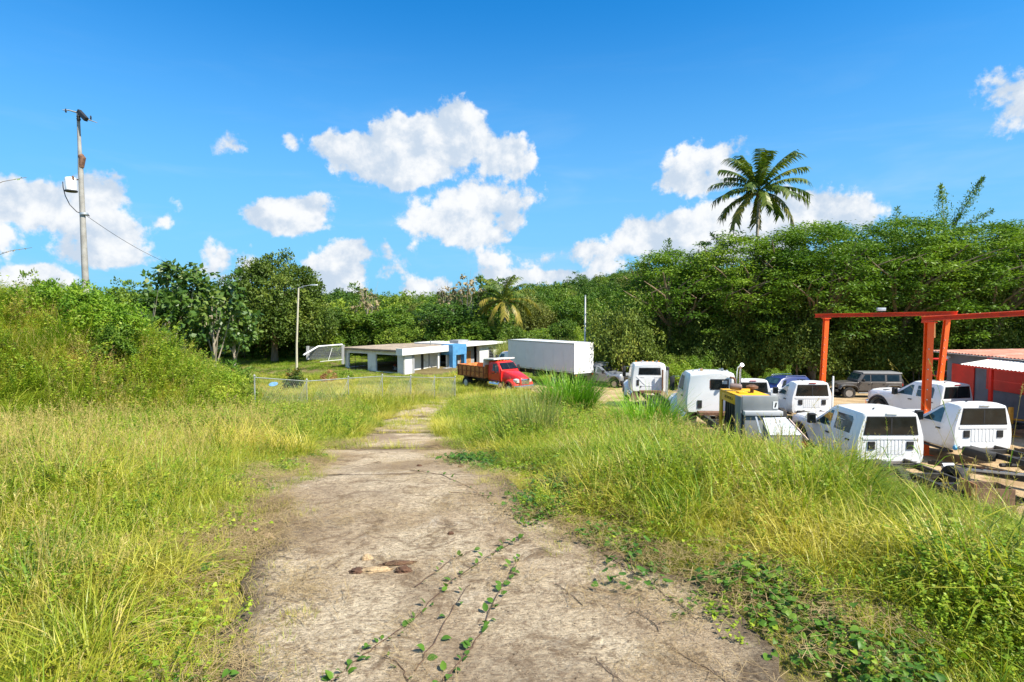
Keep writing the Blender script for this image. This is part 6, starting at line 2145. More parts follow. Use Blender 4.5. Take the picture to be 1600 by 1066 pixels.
MB().box(x0 - .05, x0 + .1, -1.2, 1.2, zb - .30, zb - .07).build("rear_bumper", frame_b, btk)
for s in (-1, 1):
    MB().box(x0 - .06, x0 - .052, s * 1.05 - .08, s * 1.05 + .08, zb - .24, zb - .12).build("tail_lamp", red_l, btk)
MB().tube([(x0 + 2.6, -.8, .5), (x0 + 2.6, 0, .5), (x0 + 2.6, .8, .5)], [.08, .2, .08], 8).build("rear_axle", frame_b, btk)
MB().box(x0 + 4.6, x0 + 5.6, .6, 1.1, .62, 1.1).build("battery_box", frame_b, btk, bevel=.03)


# ---- silver pickup behind the box truck
def silver():
    hd = Vector((.74, -.67, 0)); fr = Vector((10.25, 51.0, 0))
    org = fr - hd * 3.95
    root = pickup(org.x, org.y, 0, True, "silver pickup nosing out from behind the box truck", body=P_silver, flare=False)
    root.rotation_euler = (0, 0, math.atan2(hd.y, hd.x))
    Lw = 2.4
    # load bed
    mb = MB(); mb.box(-2.0, -.06, -.98, .98, .70, .80); mb.box(-2.0, -.06, .90, .98, .80, 1.32); mb.box(-2.0, -.06, -.98, -.90, .80, 1.32); mb.box(-2.06, -2.0, -.98, .98, .70, 1.32)
    mb.build("load_bed", P_silver, root, bevel=.02)
    mb = MB()
    for xx in (.1, .9, 1.5):
        mb.tube([(xx, -.72, 2.02), (xx, -.72, 2.14), (xx, .72, 2.14), (xx, .72, 2.02)], .02, 6)
    mb.tube([(.0, -.72, 2.14), (1.6, -.72, 2.14)], .02, 6); mb.tube([(.0, .72, 2.14), (1.6, .72, 2.14)], .02, 6)
    mb.build("roof_rack", galv, root)
    g = MB().box(Lw + 1.54, Lw + 1.57, -.42, .42, .84, 1.10).build("grille_insert", chrome, root)
    return root
sp = silver()


# ---- dark jeep
def jeep(x, y, yaw, label):
    root = empty("jeep", (x, y, hz_(x, y)), yaw, label, "jeep")
    wr = .42; w1, w2 = 1.45, -1.5
    # tub: x from -2.1 to 2.1, fenders outside, tapering hood
    tub = []
    def ring(xx, w, zb, zt, r=.05):
        return [Vector((xx, yy, zz)) for yy, zz in ((-w + r, zb), (w - r, zb), (w, zb + r), (w, zt - r), (w - r, zt), (-w + r, zt), (-w, zt - r), (-w, zb + r))]
    MB().loft([ring(xx, w, arch_z(xx, [w2], .52, .52), 1.22) for xx, w in [(-2.08, .76), (-2.03, .79)] + [(a, .79) for a in arch_stations(w2, .52) if a > -2.02] + [(-.4, .79), (.85, .78)]]).build("body", P_jeep, root)
    MB().loft([ring(xx, w, zb, zt) for xx, w, zb, zt in ((.852, .76, .8, 1.20), (1.4, .68, .8, 1.17), (2.0, .60, .75, 1.12), (2.06, .58, .78, 1.09))]).build("hood", P_jeep, root)
    # hard top with slanted windscreen frame
    def tr(xx, w0, z0, w1, z1):
        return [Vector((xx, yy, zz)) for yy, zz in ((-w0, z0), (w0, z0), (w1, z1 - .06), (w1 - .06, z1), (-w1 + .06, z1), (-w1, z1 - .06))]
    MB().loft([tr(-2.06, .74, 1.222, .66, 1.80), tr(-2.0, .76, 1.222, .68, 1.84), tr(.42, .76, 1.222, .68, 1.86), tr(.50, .76, 1.222, .68, 1.83), tr(.84, .75, 1.222, .73, 1.36)]).build("hard_top", mat("faded_black_hardtop", (.07, .07, .075), .6, var=.1), root)
    MB().loft([tr(-2.10, .70, 1.83, .69, 1.90), tr(.46, .71, 1.835, .70, 1.90)]).build("roof_cap", mat("grey_roof_cap", (.16, .16, .165), .6, var=.1), root)
    def ys(z):
        return .76 + (.68 - .76) * (z - 1.222) / (1.80 - 1.222)
    for s in (-1, 1):
        for (a, b), q in (((.02, .62), True), ((-.95, -.06), False), ((-1.90, -1.10), False)):
            top = .34 if q else b
            P = [(a, 1.30), (b, 1.30), (top, 1.74), (a, 1.74)]
            mb = MB(); mb.add([Vector((xx, s * (ys(zz) + t), zz)) for t in (-.01, .012) for xx, zz in P], [(3, 2, 1, 0), (4, 5, 6, 7), (0, 1, 5, 4), (1, 2, 6, 5), (2, 3, 7, 6), (3, 0, 4, 7)])
            mb.build("window", glass_m, root, smooth=0)
        for a, b in ((-.02, .78), (-1.0, -.08)):
            P = [(a, .62), (b, .62), (b, 1.20), (a, 1.20)] if a > -.5 else [(a + .12, .62), (b, .62), (b, 1.20), (a, 1.20), (a, .98)]
            n = len(P)
            mb = MB(); mb.add([Vector((xx, s * (.785 + t), zz)) for t in (0, .018) for xx, zz in P], [tuple(range(n - 1, -1, -1)), tuple(range(n, 2 * n))] + [(k, (k + 1) % n, n + (k + 1) % n, n + k) for k in range(n)])
            d = mb.build("door", P_jeep, root, smooth=0, bevel=.004)
            MB().box(a + .08, a + .2, min(s * .80, s * .83), max(s * .80, s * .83), 1.05, 1.09).build("handle", black_m, d)
            for zz in (.75, 1.1):
                MB().tube([(b - .02, s * .81, zz - .04), (b - .02, s * .81, zz + .04)], .018, 6).build("hinge", black_m, d)
        for wxx, front in ((w1, True), (w2, False)):
            prof = [(-.62, .62), (-.50, .86), (-.30, .97), (.25, .99), (.48, .92), (.62, .70)] if front else [(-.55, .66), (-.42, .90), (-.25, .98), (.28, .98), (.45, .88), (.60, .60)]
            vs = []; fs = []
            for dx, zz in prof:
                vs += [(wxx + dx, s * .60, zz), (wxx + dx, s * .60, zz + .05), (wxx + dx, s * .96, zz + .05), (wxx + dx, s * .96, zz)]
            for k in range(len(prof) - 1):
                for j in range(4):
                    fs.append((4 * k + j, 4 * k + (j + 1) % 4, 4 * k + 4 + (j + 1) % 4, 4 * k + 4 + j))
            k = len(prof) - 1
            fs += [(3, 2, 1, 0), (4 * k, 4 * k + 1, 4 * k + 2, 4 * k + 3)]
            MB().add(vs, fs).build("fender_flare", mat("grey_fender", (.13, .125, .12), .55, var=.1), root)
            wheel(root, wxx, s * .80, wr, .26, s, rim_s)
        MB().box(-.95, .85, min(s * .82, s * .95), max(s * .82, s * .95), .42, .48).build("side_step", galv, root, bevel=.01)
        MB().box(.50, .60, min(s * .84, s * 1.04), max(s * .84, s * 1.04), 1.26, 1.46).build("side_mirror", black_m, root, bevel=.02)
        MB().lathe([(.02, .02), (.09, .015), (.1, -.02), (.1, -.05)], 14, Matrix.Translation((2.08, s * .42, .98)) @ Matrix.Rotation(PI / 2, 4, 'Y')).build("headlight", lens, root)
        MB().box(-2.14, -2.08, s * .70 - .07, s * .70 + .07, .95, 1.12).build("tail_lamp", red_l, root)
        MB().box(-1.9, 2.0, s * .38 - .04, s * .38 + .04, .42, .52).build("chassis_rail", frame_b, root)
    g = MB().box(2.06, 2.10, -.55, .55, .80, 1.10).build("grille", P_jeep, root, bevel=.01)
    for k in range(7):
        MB().box(2.10, 2.108, -.25 + k * .075, -.22 + k * .075, .86, 1.05).build("grille_slot", frame_b, g)
    MB().box(2.10, 2.28, -.80, .80, .50, .66).build("front_bumper", black_m, root, bevel=.03)
    MB().box(-2.25, -2.10, -.80, .80, .50, .66).build("rear_bumper", black_m, root, bevel=.03)
    wh = Matrix.Translation((-2.22, .1, 1.08)) @ Matrix.Rotation(-PI / 2, 4, 'Y')
    sw = MB().lathe([(.22, -.12), (.39, -.12), (.42, -.06), (.42, .06), (.39, .12), (.22, .12)], 24, wh).build("spare_wheel", rubber, root)
    MB().lathe([(.02, .06), (.22, .03), (.22, -.03), (.02, -.06)], 16, wh).build("rim", rim_s, sw)
    P = [Vector((.80, -.68, 1.38)), Vector((.80, .68, 1.38)), Vector((.54, .62, 1.78)), Vector((.54, -.62, 1.78))]
    n_ = Vector((.84, 0, .54)).normalized()
    MB().plate([p + n_ * .02 for p in P], n_, .008).build("windshield", glass_l, root, smooth=0)
    for xx in (w1, w2):
        MB().tube([(xx, -.66, wr), (xx, 0, wr), (xx, .66, wr)], [.05, .12, .05], 8).build("axle", frame_b, root)
    root.scale = (1.06, 1, 1.0)
    return root
jp = jeep((1354 - 800) / 900 * 42, 42, PI - R(3), "dark charcoal four door jeep parked side on beneath the trees")


# ---- blue suv roof
def suv(x, y, yaw, label):
    root = empty("blue_suv", (x, y, hz_(x, y)), yaw, label, "car")
    st = []
    w1, w2 = 1.38, -1.38
    xs_ = [(-2.28, 1.0, .5, .78), (-2.2, 1.12, .62, .86), (-2.0, 1.45, .62, .90), (-1.7, 1.66, .62, .92)] + [(a, None, None, None) for a in arch_stations(w2, .42) if a > -1.65] + [(-.4, 1.72, .64, .93), (.2, 1.70, .64, .93), (.55, 1.60, .66, .93)] + [(.95, 1.25, .74, .93)] + [(a, None, None, None) for a in arch_stations(w1, .42) if a > .98] + [(2.05, .95, .72, .88), (2.25, .82, .62, .78), (2.32, .7, .5, .66)]
    kx = [-2.28, -2.2, -2.0, -1.7, -.4, .2, .55, .95, 1.1, 1.8, 2.05, 2.25, 2.32]; kz = [1.0, 1.12, 1.45, 1.66, 1.72, 1.70, 1.60, 1.28, 1.10, 1.02, .95, .82, .7]; kw = [.5, .6, .62, .63, .64, .64, .65, .72, .80, .76, .72, .62, .5]; kb = [.78, .86, .90, .92, .93, .93, .93, .93, .93, .92, .88, .78, .66]
    for xx in sorted(set(kx + [a for a in arch_stations(w2, .42)] + [a for a in arch_stations(w1, .42)])):
        zt = float(np.interp(xx, kx, kz)); wt = float(np.interp(xx, kx, kw)); wb = float(np.interp(xx, kx, kb))
        zb = arch_z(xx, [w1, w2], .42, .28)
        zm = max(.5, zb + .05)
        zl_ = max(min(.98, zt - .1), zm + .03)
        st.append(half_ring(xx, zb, wb - .04, zm, wb, zl_, wb - .02, max(zt, zl_ + .08), wt, .03, .08))
    MB().loft(st).build("body", P_blue, root, smooth=45)
    cab = Cab(.93, .98, .91, 1.70, .64, .28)
    for s in (-1, 1):
        for P in ([(.0, 1.04), (.82, 1.04), (.42, 1.50), (.0, 1.54)], [(-.95, 1.04), (-.08, 1.04), (-.08, 1.54), (-.85, 1.54)], [(-1.75, 1.10), (-1.05, 1.04), (-.95, 1.54), (-1.4, 1.50)]):
            side_panel(cab, P, s, .0, .014).build("window", glass_m, root, smooth=0)
        for wxx in (w1, w2):
            wheel(root, wxx, s * .80, .34, .22, s, rim_s)
        MB().box(.72, .85, min(s * .92, s * 1.08), max(s * .92, s * 1.08), 1.02, 1.16).build("side_mirror", P_blue, root, bevel=.02)
        MB().box(2.05, 2.27, min(s * .45, s * .78), max(s * .45, s * .78), .68, .82).build("headlight", lens, root, bevel=.02)
        MB().tube([(-1.6, s * .62, 1.68), (-1.5, s * .62, 1.76), (.1, s * .62, 1.77), (.2, s * .62, 1.71)], .014, 6).build("roof_rail", chrome, root)
        MB().box(-2.26, -2.12, min(s * .55, s * .8), max(s * .55, s * .8), .85, 1.08).build("tail_lamp", red_l, root, bevel=.01)
    n_ = Vector((.66, 0, .75)).normalized()
    MB().plate([Vector((.95, -.66, 1.27)) + n_ * .05, Vector((.95, .66, 1.27)) + n_ * .05, Vector((.56, .56, 1.60)) + n_ * .05, Vector((.56, -.56, 1.60)) + n_ * .05], n_, .006).build("windshield", glass_l, root, smooth=0)
    return root
suv((1222 - 800) / 900 * 39, 39, R(200), "dark blue car behind the white regular cab pickup, only its roof showing")


# ---- yellow generator
yel = mat("yellow_machine_paint", (.80, .42, .012), .45, var=.08, scale=3, dirt=(.45, .22, .02), dirt_amt=.35)
gx, gy = 7.62, 19.0
gen_ = empty("generator", (gx, gy, hz_(gx + .5, gy + 1)), 0, "yellow and grey engine generator with a dark muffler on top", "generator")
gzr = gen_.location.z
zt = at(0, 619.8, 19).z - gzr      # top of the hood
grey_p = mat("grey_machine_panel", (.21, .225, .23), .5, var=.06, scale=2, dirt=(.3, .3, .27), dirt_amt=.3)
lgrey = mat("light_grey_panel", (.46, .48, .50), .45, var=.06, scale=2, dirt=(.33, .32, .3), dirt_amt=.3)
W_, L_g = 1.10, 2.0
MB().box(0, W_, 0, L_g, zt - .06, zt).build("hood", yel, gen_, bevel=.02)
for yy in (1.76,):
    MB().box(-.012, .05, yy, L_g + .002, .25, zt - .062).build("frame_leg", yel, gen_, bevel=.008)
    MB().box(W_ - .05, W_ + .012, yy, L_g + .002, .25, zt - .062).build("frame_leg", yel, gen_, bevel=.008)
side = MB().box(-.014, .03, .02, 1.758, zt - .36, zt - .062).build("side_panel", yel, gen_, bevel=.006)
MB().box(W_ - .03, W_ + .014, .02, 1.758, zt - .30, zt - .062).build("side_panel", yel, gen_, bevel=.006)
# illegible maker's lettering, small dark strokes like in the photo
letters = [(.00, .10), (.13, .08), (.24, .09), (.36, .07), (.46, .09), (.58, .09), (.70, .08)]
mb = MB()
for i, (a, w) in enumerate(letters):
    mb.box(-.020, -.0145, .72 + a, .72 + a + w, zt - .235, zt - .225 + .0)
    mb.box(-.020, -.0145, .72 + a, .72 + a + .022, zt - .235, zt - .15)
    if i % 2: mb.box(-.020, -.0145, .72 + a + w - .02, .72 + a + w, zt - .225, zt - .15)
    if i % 3: mb.box(-.020, -.0145, .72 + a, .72 + a + w, zt - .165, zt - .15)
mb.build("maker_lettering", frame_b, side)
MB().box(.12, W_ - .12, .25, 1.8, .45, zt - .32).build("engine_block", frame_b, gen_, bevel=.05)
for k in range(7):
    MB().tube([(.06, .4 + k * .2, .5), (.08, .45 + k * .2, .9), (.12, .35 + k * .22, zt - .35)], .025, 6).build("hose", black_m, gen_)
MB().box(.2, .75, .3, .9, .6, 1.1).build("alternator", rust_m, gen_, bevel=.05)
MB().box(0.02, W_ + .12, -.02, .24, zt - .46, zt + .008).build("radiator_cover", grey_p, gen_, bevel=.015)
MB().box(-.016, .018, .0, .5, .3, zt - .02).build("corner_post", grey_p, gen_, bevel=.01)
ck = MB().box(W_ - .06, W_ + .11, -.032, -.021, zt - .40, zt - .16).build("sticker", wall_w, gen_)
MB().add([(W_ - .02, -.034, zt - .36), (W_ + .03, -.034, zt - .36), (W_ + .07, -.034, zt - .20), (W_ + .02, -.034, zt - .20), (W_ - .02, -.036, zt - .36), (W_ + .03, -.036, zt - .36), (W_ + .07, -.036, zt - .20), (W_ + .02, -.036, zt - .20)], [(0, 1, 2, 3), (4, 7, 6, 5), (0, 4, 5, 1), (1, 5, 6, 2), (2, 6, 7, 3), (3, 7, 4, 0)]).build("sticker_mark", frame_b, ck)
MB().box(.05, W_ + .22, -.18, .22, zt - .62, zt - .465).build("lower_ledge", lgrey, gen_, bevel=.02)
MB().box(.08, W_ + .15, -.1, .22, .35, zt - .625).build("control_box", grey_p, gen_, bevel=.02)
mf = MB().lathe([(.03, -.21), (.10, -.19), (.115, -.14), (.115, .14), (.10, .19), (.03, .21)], 18, Matrix.Translation((.33, 1.35, zt + .15)) @ Matrix.Rotation(R(100), 4, 'X') @ Matrix.Rotation(R(70), 4, 'Y')).build("muffler", mat("heat_stained_steel", (.20, .15, .14), .6, .3, var=.2), gen_)
MB().tube([(.33, 1.4, zt + .2), (.32, 1.42, zt + .40), (.26, 1.42, zt + .46), (.14, 1.42, zt + .47)], .04, 8).build("exhaust_pipe", rust_m, mf)
ac = MB().lathe([(.06, -.02), (.06, .14), (.19, .15), (.20, .22), (.10, .27), (.02, .28)], 16, Matrix.Translation((.74, .95, zt))).build("air_cleaner", rust_m, gen_)
MB().box(.2, .5, .7, 1.0, zt + .001, zt + .05).build("filler_cap_base", yel, gen_, bevel=.01)
MB().box(-.1, W_ + .1, -.1, 2.1, .22, .34).build("skid_frame", frame_b, gen_)
for yy in (.3, 1.6):
    MB().box(-.15, W_ + .15, yy, yy + .15, .0, .22).build("skid_foot", frame_b, gen_)

# leaning pale steel panel in front of it
a, b, c, d = at(1192, 654, 17.9), at(1227, 653, 17.9), at(1253, 681, 16.9), at(1201, 681, 16.9)
ctr = (a + b + c + d) / 4
lid = empty("steel_box", (ctr.x, ctr.y, hz_(ctr.x, ctr.y)), 0, "pale grey steel box with a sloping lid in front of the yellow generator", "steel box")
lr = Vector(lid.location)
n_ = (b - a).cross(d - a).normalized()
if n_.z < 0: n_ = -n_
MB().plate([p - lr for p in (a, b, c, d)], n_, .025).build("lid", lgrey, lid, smooth=0)
MB().plate([a.lerp(b, .48) + n_ * .026 - lr, a.lerp(b, .52) + n_ * .026 - lr, a.lerp(b, .5).lerp(d.lerp(c, .5), .25) + n_ * .026 - lr], n_, .004).build("lid_seam", grey_p, lid, smooth=0)
MB().tube([b.lerp(c, .7).lerp(a, .12) + n_ * .05 - lr + Vector((math.cos(t) * .07, 0, math.sin(t) * .07)) for t in [2 * PI * k / 12 for k in range(13)]], .01, 5).build("ring_handle", galv, lid)
zg = hz_(ctr.x, ctr.y)
mb = MB(); mb.loft([[Vector((p.x, p.y, zg - .1)) - lr for p in (a, b, c, d)], [Vector((p.x, p.y, p.z - .03)) - lr for p in (a, b, c, d)]])
mb.build("box_body", grey_p, lid, smooth=0)
MB().beam(a + n_ * .04 - lr + Vector((-.22, 0, .0)), d + n_ * .04 - lr + Vector((-.25, 0, .02)), .05, .05).build("side_rail", galv, lid)
o = empty("tow_bar", (at(1256, 668, 18).x, 18, hz_(at(1256, 668, 18).x, 18)), 0, "red and pale tow bar leaning between the steel box and nearest pickup", "tow bar")
orr = Vector(o.location)
MB().beam(at(1232, 655, 18) - orr, at(1262, 688, 17.6) - orr, .06, .06).build("bar", mat("pale_pink_primer", (.55, .42, .38), .7), o)
MB().box(-.12, .1, -.1, .1, .55, .85).build("coupling", red_p, o, bevel=.02)

# ------------------------------------------------------------------ scrap beside the last pickup
def scrap(name, label, cat, p, q, w, h, mt, prof='u'):
    p = Vector(p); q = Vector(q)
    o = empty(name, (p.x, p.y, hz_(p.x, p.y)), 0, label, cat)
    r0 = Vector(o.location)
    mb = MB()
    d = (q - p).normalized(); u = Vector((0, 0, 1)); s = d.cross(u).normalized()
    mb.beam(p - r0, q - r0, w, .012)
    mb.beam(p - r0 + s * (w / 2 - .006) + u * h / 2, q - r0 + s * (w / 2 - .006) + u * h / 2, .012, h)
    mb.beam(p - r0 - s * (w / 2 - .006) + u * h / 2, q - r0 - s * (w / 2 - .006) + u * h / 2, .012, h)
    mb.build("channel", mt, o)
    mb = MB()
    for k in range(5):
        c = p.lerp(q, .1 + .2 * k) - r0
        mb.beam(c - s * w * .48 + u * h, c + s * w * .48 + u * h, .04, .03)
    mb.build("strap", frame_b, o)
    return o
def G(px, py, Y, up_=0.0):
    v = at(px, py, Y); return v
scrap("steel_channel", "long black truck rail lying lowest in the scrap at the right edge", "steel rail", ground_px(1450, 748, .10), ground_px(1600, 790, .10), .22, .10, frame_b)
scrap("steel_channel", "black rail crossing behind the torn white sheet", "steel rail", ground_px(1452, 736, .28), ground_px(1640, 772, .28), .20, .10, frame_b)
scrap("steel_channel", "rusty brown rail lying behind the black rails", "steel rail", ground_px(1500, 735, .16), ground_px(1650, 760, .16), .18, .08, rust_m)
scrap("steel_channel", "grey steel rail topmost in the scrap heap", "steel rail", ground_px(1470, 752, .42), ground_px(1600, 765, .42), .08, .05, galv)
scrap("steel_channel", "dark rail leaning at the far right behind the regular cab pickup", "steel rail", ground_px(1590, 712, .2), ground_px(1690, 742, .2), .22, .12, frame_b)
scrap("steel_channel", "black rail lying beside the grass left of the torn sheet", "steel rail", ground_px(1436, 760, .05), ground_px(1560, 800, .05), .16, .09, frame_b)
o = empty("torn_sheet", at(1485, 735, 15.3), 0, "torn white metal sheet lying on the black scrap rails", "metal sheet")
r0 = Vector(o.location)
pts = [at(px, py, Y) - r0 for px, py, Y in ((1472, 724, 15.8), (1490, 724, 15.8), (1498, 738, 15.2), (1491, 739, 15.15), (1487, 736, 15.25), (1483, 741, 15.1), (1479, 737, 15.2))]
MB().plate(pts, (0, -.3, 1), .008).build("sheet", mat("white_sheet_metal", (.68, .70, .72), .4, var=.05), o, smooth=0)
MB().plate([p + Vector((0, 0, -.02)) for p in (pts[0], pts[1], pts[1] + Vector((.02, .12, -.03)), pts[0] + Vector((.02, .12, -.03)))], (0, 0, 1), .008).build("folded_edge", galv, o, smooth=0)
o = empty("wooden_crate", at(1538, 776, 13.2), R(-8), "open rusty brown box in the scrap at the right edge", "box")
bw = mat("weathered_brown_boards", (.22, .13, .08), .85, var=.35, scale=4, dirt=(.10, .07, .05), dirt_amt=.6)
o.location.z = hz_(o.location.x, o.location.y)
h_ = at(1538, 762, 13.0).z - o.location.z
for k in range(3):
    MB().box(-.34, .42, -.3, -.27, h_ * k / 3 + .008, h_ * (k + 1) / 3).build("board", bw, o)
    MB().box(-.34, .42, .27, .3, h_ * k / 3 + .008, h_ * (k + 1) / 3).build("board", bw, o)
    MB().box(-.37, -.342, -.3, .3, h_ * k / 3 + .008, h_ * (k + 1) / 3 + (.08 if k == 2 else 0)).build("board", wood_o if k == 2 else bw, o)
    MB().box(.422, .45, -.3, .3, h_ * k / 3 + .008, h_ * (k + 1) / 3).build("board", bw, o)
MB().box(-.34, .42, -.26, .26, 0, .03).build("crate_bottom", bw, o)
# ------------------------------------------------------------------ tall grass clumps that stand out singly
def clump(px, pyb, Y, n, L, W, mt, label, seed, spread=.45, bend=(.4, 1.3), lean=.25, name="tall_grass_clump", dryn=0):
    p = at(px, pyb, Y); z0 = hz_(p.x, Y)
    o = empty(name, (p.x, Y, z0), 0, label, "grass clump")
    v, q, t = blades(n, spread, L, W, lean, bend, 5, seed)
    me = fast_mesh("blades", v, q, t); me.materials.append(mt)
    b = link("blades", me, None, o); b['kind'] = 'stuff'
    if dryn:
        v, q, t = join(seedheads(dryn, spread * .8, (L[1] * .7, L[1] * 1.15), seed + 1))
        me = fast_mesh("seed_stems", v, q, t); me.materials.append(M_dry)
        b = link("seed_stems", me, None, o); b['kind'] = 'stuff'
    return o
M_guinea = leaf_mat("guinea_grass", [(.07, .19, .014), (.13, .30, .02), (.22, .40, .03), (.36, .46, .06)], .35, .4, .8, .3)
M_greygrass = leaf_mat("grey_green_grass", [(.09, .14, .03), (.15, .21, .05), (.24, .30, .08), (.36, .38, .15)], .3, .5, .8, .3)
clump(890, 642, 24.5, 1200, (1.2, 2.6), (.03, .05), M_guinea, "bright green tall grass clump in front of the box truck's rear", 1, .9, (.3, 1.3), .25)
clump(1012, 662, 18.5, 1100, (1.0, 2.3), (.022, .04), M_guinea, "bright green tall grass clump in front of the farther white truck", 2, .62, (.4, 1.4), .35)
clump(990, 662, 18.2, 260, (.8, 1.6), (.02, .035), M_guinea, "smaller arching grass clump beside the chassis trucks", 12, .5, (.4, 1.5), .45)
clump(835, 700, 12.6, 420, (.8, 1.55), (.008, .014), M_greygrass, "wispy grey green upright grass clump on the bank crest", 3, .5, (.1, .8), .28, dryn=24)
clump(800, 690, 13.2, 160, (.6, 1.2), (.008, .014), M_greygrass, "thin grey green grass tuft just left of the wispy clump", 13, .35, (.1, .8), .3, dryn=8)
clump(945, 640, 24, 200, (.5, 1.0), (.015, .03), M_greygrass, "low olive grass clump between the two bright green clumps", 4, .7, (.4, 1.2), .4)
M_brown = leaf_mat("browning_grass", [(.16, .13, .04), (.26, .20, .06), (.20, .27, .04), (.40, .30, .12)], .2, .6, 1.5, .3)
clump(1365, 760, 11.6, 700, (.6, 1.5), (.010, .018), M_brown, "large browning tangle of grass in front of the nearest pickup", 5, .75, (.5, 2.0), .5, dryn=30)
clump(1412, 775, 11.4, 320, (.5, 1.2), (.01, .02), M_guinea, "green arching grass beside the browning tangle", 14, .5, (.5, 1.8), .5, dryn=14)
clump(1300, 725, 13.2, 400, (.6, 1.3), (.008, .016), M_brown, "brown grass tangle before the nearest pickup's front door", 15, .6, (.5, 1.8), .5, dryn=22)
clump(1170, 705, 14.2, 420, (.5, 1.15), (.008, .016), M_brown, "reddish brown grass tangle below the yellow generator", 6, .8, (.4, 1.6), .45, dryn=16)
clump(1110, 690, 15.5, 200, (.4, .85), (.012, .02), M_guinea, "green grass clump in front of the chrome stack truck", 16, .6, (.4, 1.4), .4, dryn=8)
clump(1225, 705, 14.5, 260, (.4, .95), (.012, .022), M_guinea, "green grass clump before the pale steel box", 17, .7, (.4, 1.4), .4, dryn=10)
clump(1570, 810, 9.6, 90, (.8, 1.7), (.008, .016), M_brown, "tall yellow brown stalks at the right edge before the scrap", 7, .35, (.1, .9), .3, dryn=16)
clump(1598, 800, 10.0, 50, (.5, 1.0), (.010, .022), M_guinea, "tall green grass at the right edge of the bank", 18, .5, (.3, 1.4), .4, dryn=8)
clump(1430, 800, 10.2, 160, (.3, .6), (.010, .02), M_guinea, "green grass clump on the bank below the scrap rails", 19, .6, (.5, 1.6), .5, dryn=10)
clump(150, 1040, 3.5, 60, (.3, .7), (.006, .011), M_dry, "pale dry grass tuft low at the left of the picture", 20, .16, (.8, 2.2), .6, dryn=4)
clump(60, 960, 4.2, 70, (.4, .8), (.006, .012), M_greygrass, "grey green tuft at the lower left corner", 21, .2, (.5, 1.6), .5, dryn=4)
clump(575, 660, 24, 120, (.3, .6), (.015, .025), M_dry, "straw coloured tuft on the left verge before the fence", 22, .6, (.3, 1.2), .5)

# long single stalks in front of the vehicles
def stalk(px0, py0, px1, py1, Y, label, w=.012, bow=.12, leafn=4, seed=0, mt=M_dry):
    a = at(px0, py0, Y); b = at(px1, py1, Y + .2)
    root = Vector((a.x, Y, hz_(a.x, Y)))
    o = empty("grass_stalk", root, 0, label, "grass stalk")
    r = np.random.default_rng(seed)
    A = np.array(Vector((0, 0, -.03))); B = np.array(b - root)
    k = np.linspace(0, 1, 9)[:, None]
    pth = A + (B - A) * k + np.array([0, 0, 1]) * (bow * 4 * k * (1 - k)) + np.array([(a.x - root.x), 0, 0]) * (1 - k)
    v, q, t = stalks(pth[None], w, seed)
    me = fast_mesh("stem", v, q, t); me.materials.append(mt); link("stem", me, None, o)
    d = unit((B - A)[None])[0]
    n = 26
    c = pth[-1] - d * r.uniform(0, .25, (n, 1)); ax = unit(d + r.normal(0, .5, (n, 3)))
    v, q = leaves(c, ax, r.normal(0, 1, (n, 3)), r.uniform(.03, .07, n), .006, 'rhomb')
    me = fast_mesh("seed_head", v, q, r.uniform(0, 1, len(q))); me.materials.append(M_dry); link("seed_head", me, None, o)
    if leafn:
        i = r.integers(1, 7, leafn); c = pth[i]; ax = unit(d * .8 + r.normal(0, .6, (leafn, 3)))
        L = r.uniform(.3, .55, leafn); b1 = unit(np.cross(ax, np.array([0, 1.0, 0]))) * .009
        V = np.stack([c - b1, c + b1, c + ax * (L * .5)[:, None] + b1 * .8, c + ax * (L * .5)[:, None] - b1 * .8, c + ax * L[:, None] + np.array([0, 0, -.14]), c + ax * L[:, None] + np.array([0, 0, -.14]) + b1 * .1], 1)
        o_ = (np.arange(leafn) * 6)[:, None]
        Q = np.stack([np.concatenate([o_, o_ + 1, o_ + 2, o_ + 3], 1), np.concatenate([o_ + 3, o_ + 2, o_ + 5, o_ + 4], 1)], 1).reshape(-1, 4)
        me = fast_mesh("stalk_leaf", V.reshape(-1, 3), Q, r.uniform(0, 1, len(Q))); me.materials.append(M_guinea); link("stalk_leaf", me, None, o)
stalk(1552, 760, 1452, 562, 11.0, "long leaning grass stalk crossing the near orange column", .012, .0, 3, 1, M_guinea)
stalk(1420, 770, 1500, 640, 10.5, "thin stalk leaning right before the regular cab door", .009, .05, 2, 2)
stalk(1560, 790, 1598, 600, 10.0, "tall stalk at the right edge curving up past the awning", .010, .15, 3, 3)
stalk(1545, 770, 1388, 562, 11.5, "feathery topped long stalk arching left toward the jeep", .007, .45, 0, 4)
stalk(1470, 790, 1424, 668, 10.0, "short stalk in front of the nearest pickup's rear window", .009, .05, 3, 5, M_guinea)
stalk(1320, 745, 1312, 652, 11.8, "upright green stalk before the crew cab's side windows", .010, .03, 3, 6, M_guinea)
stalk(1588, 830, 1540, 700, 9.0, "dry stalk leaning left over the wooden box", .010, .05, 3, 7)
stalk(1190, 700, 1280, 622, 14.0, "pale stalk leaning right in front of the generator", .012, .03, 0, 8)
stalk(1395, 760, 1385, 655, 11.0, "upright weed stalk left of the pickup's rear vent", .010, .0, 4, 9, M_guinea)

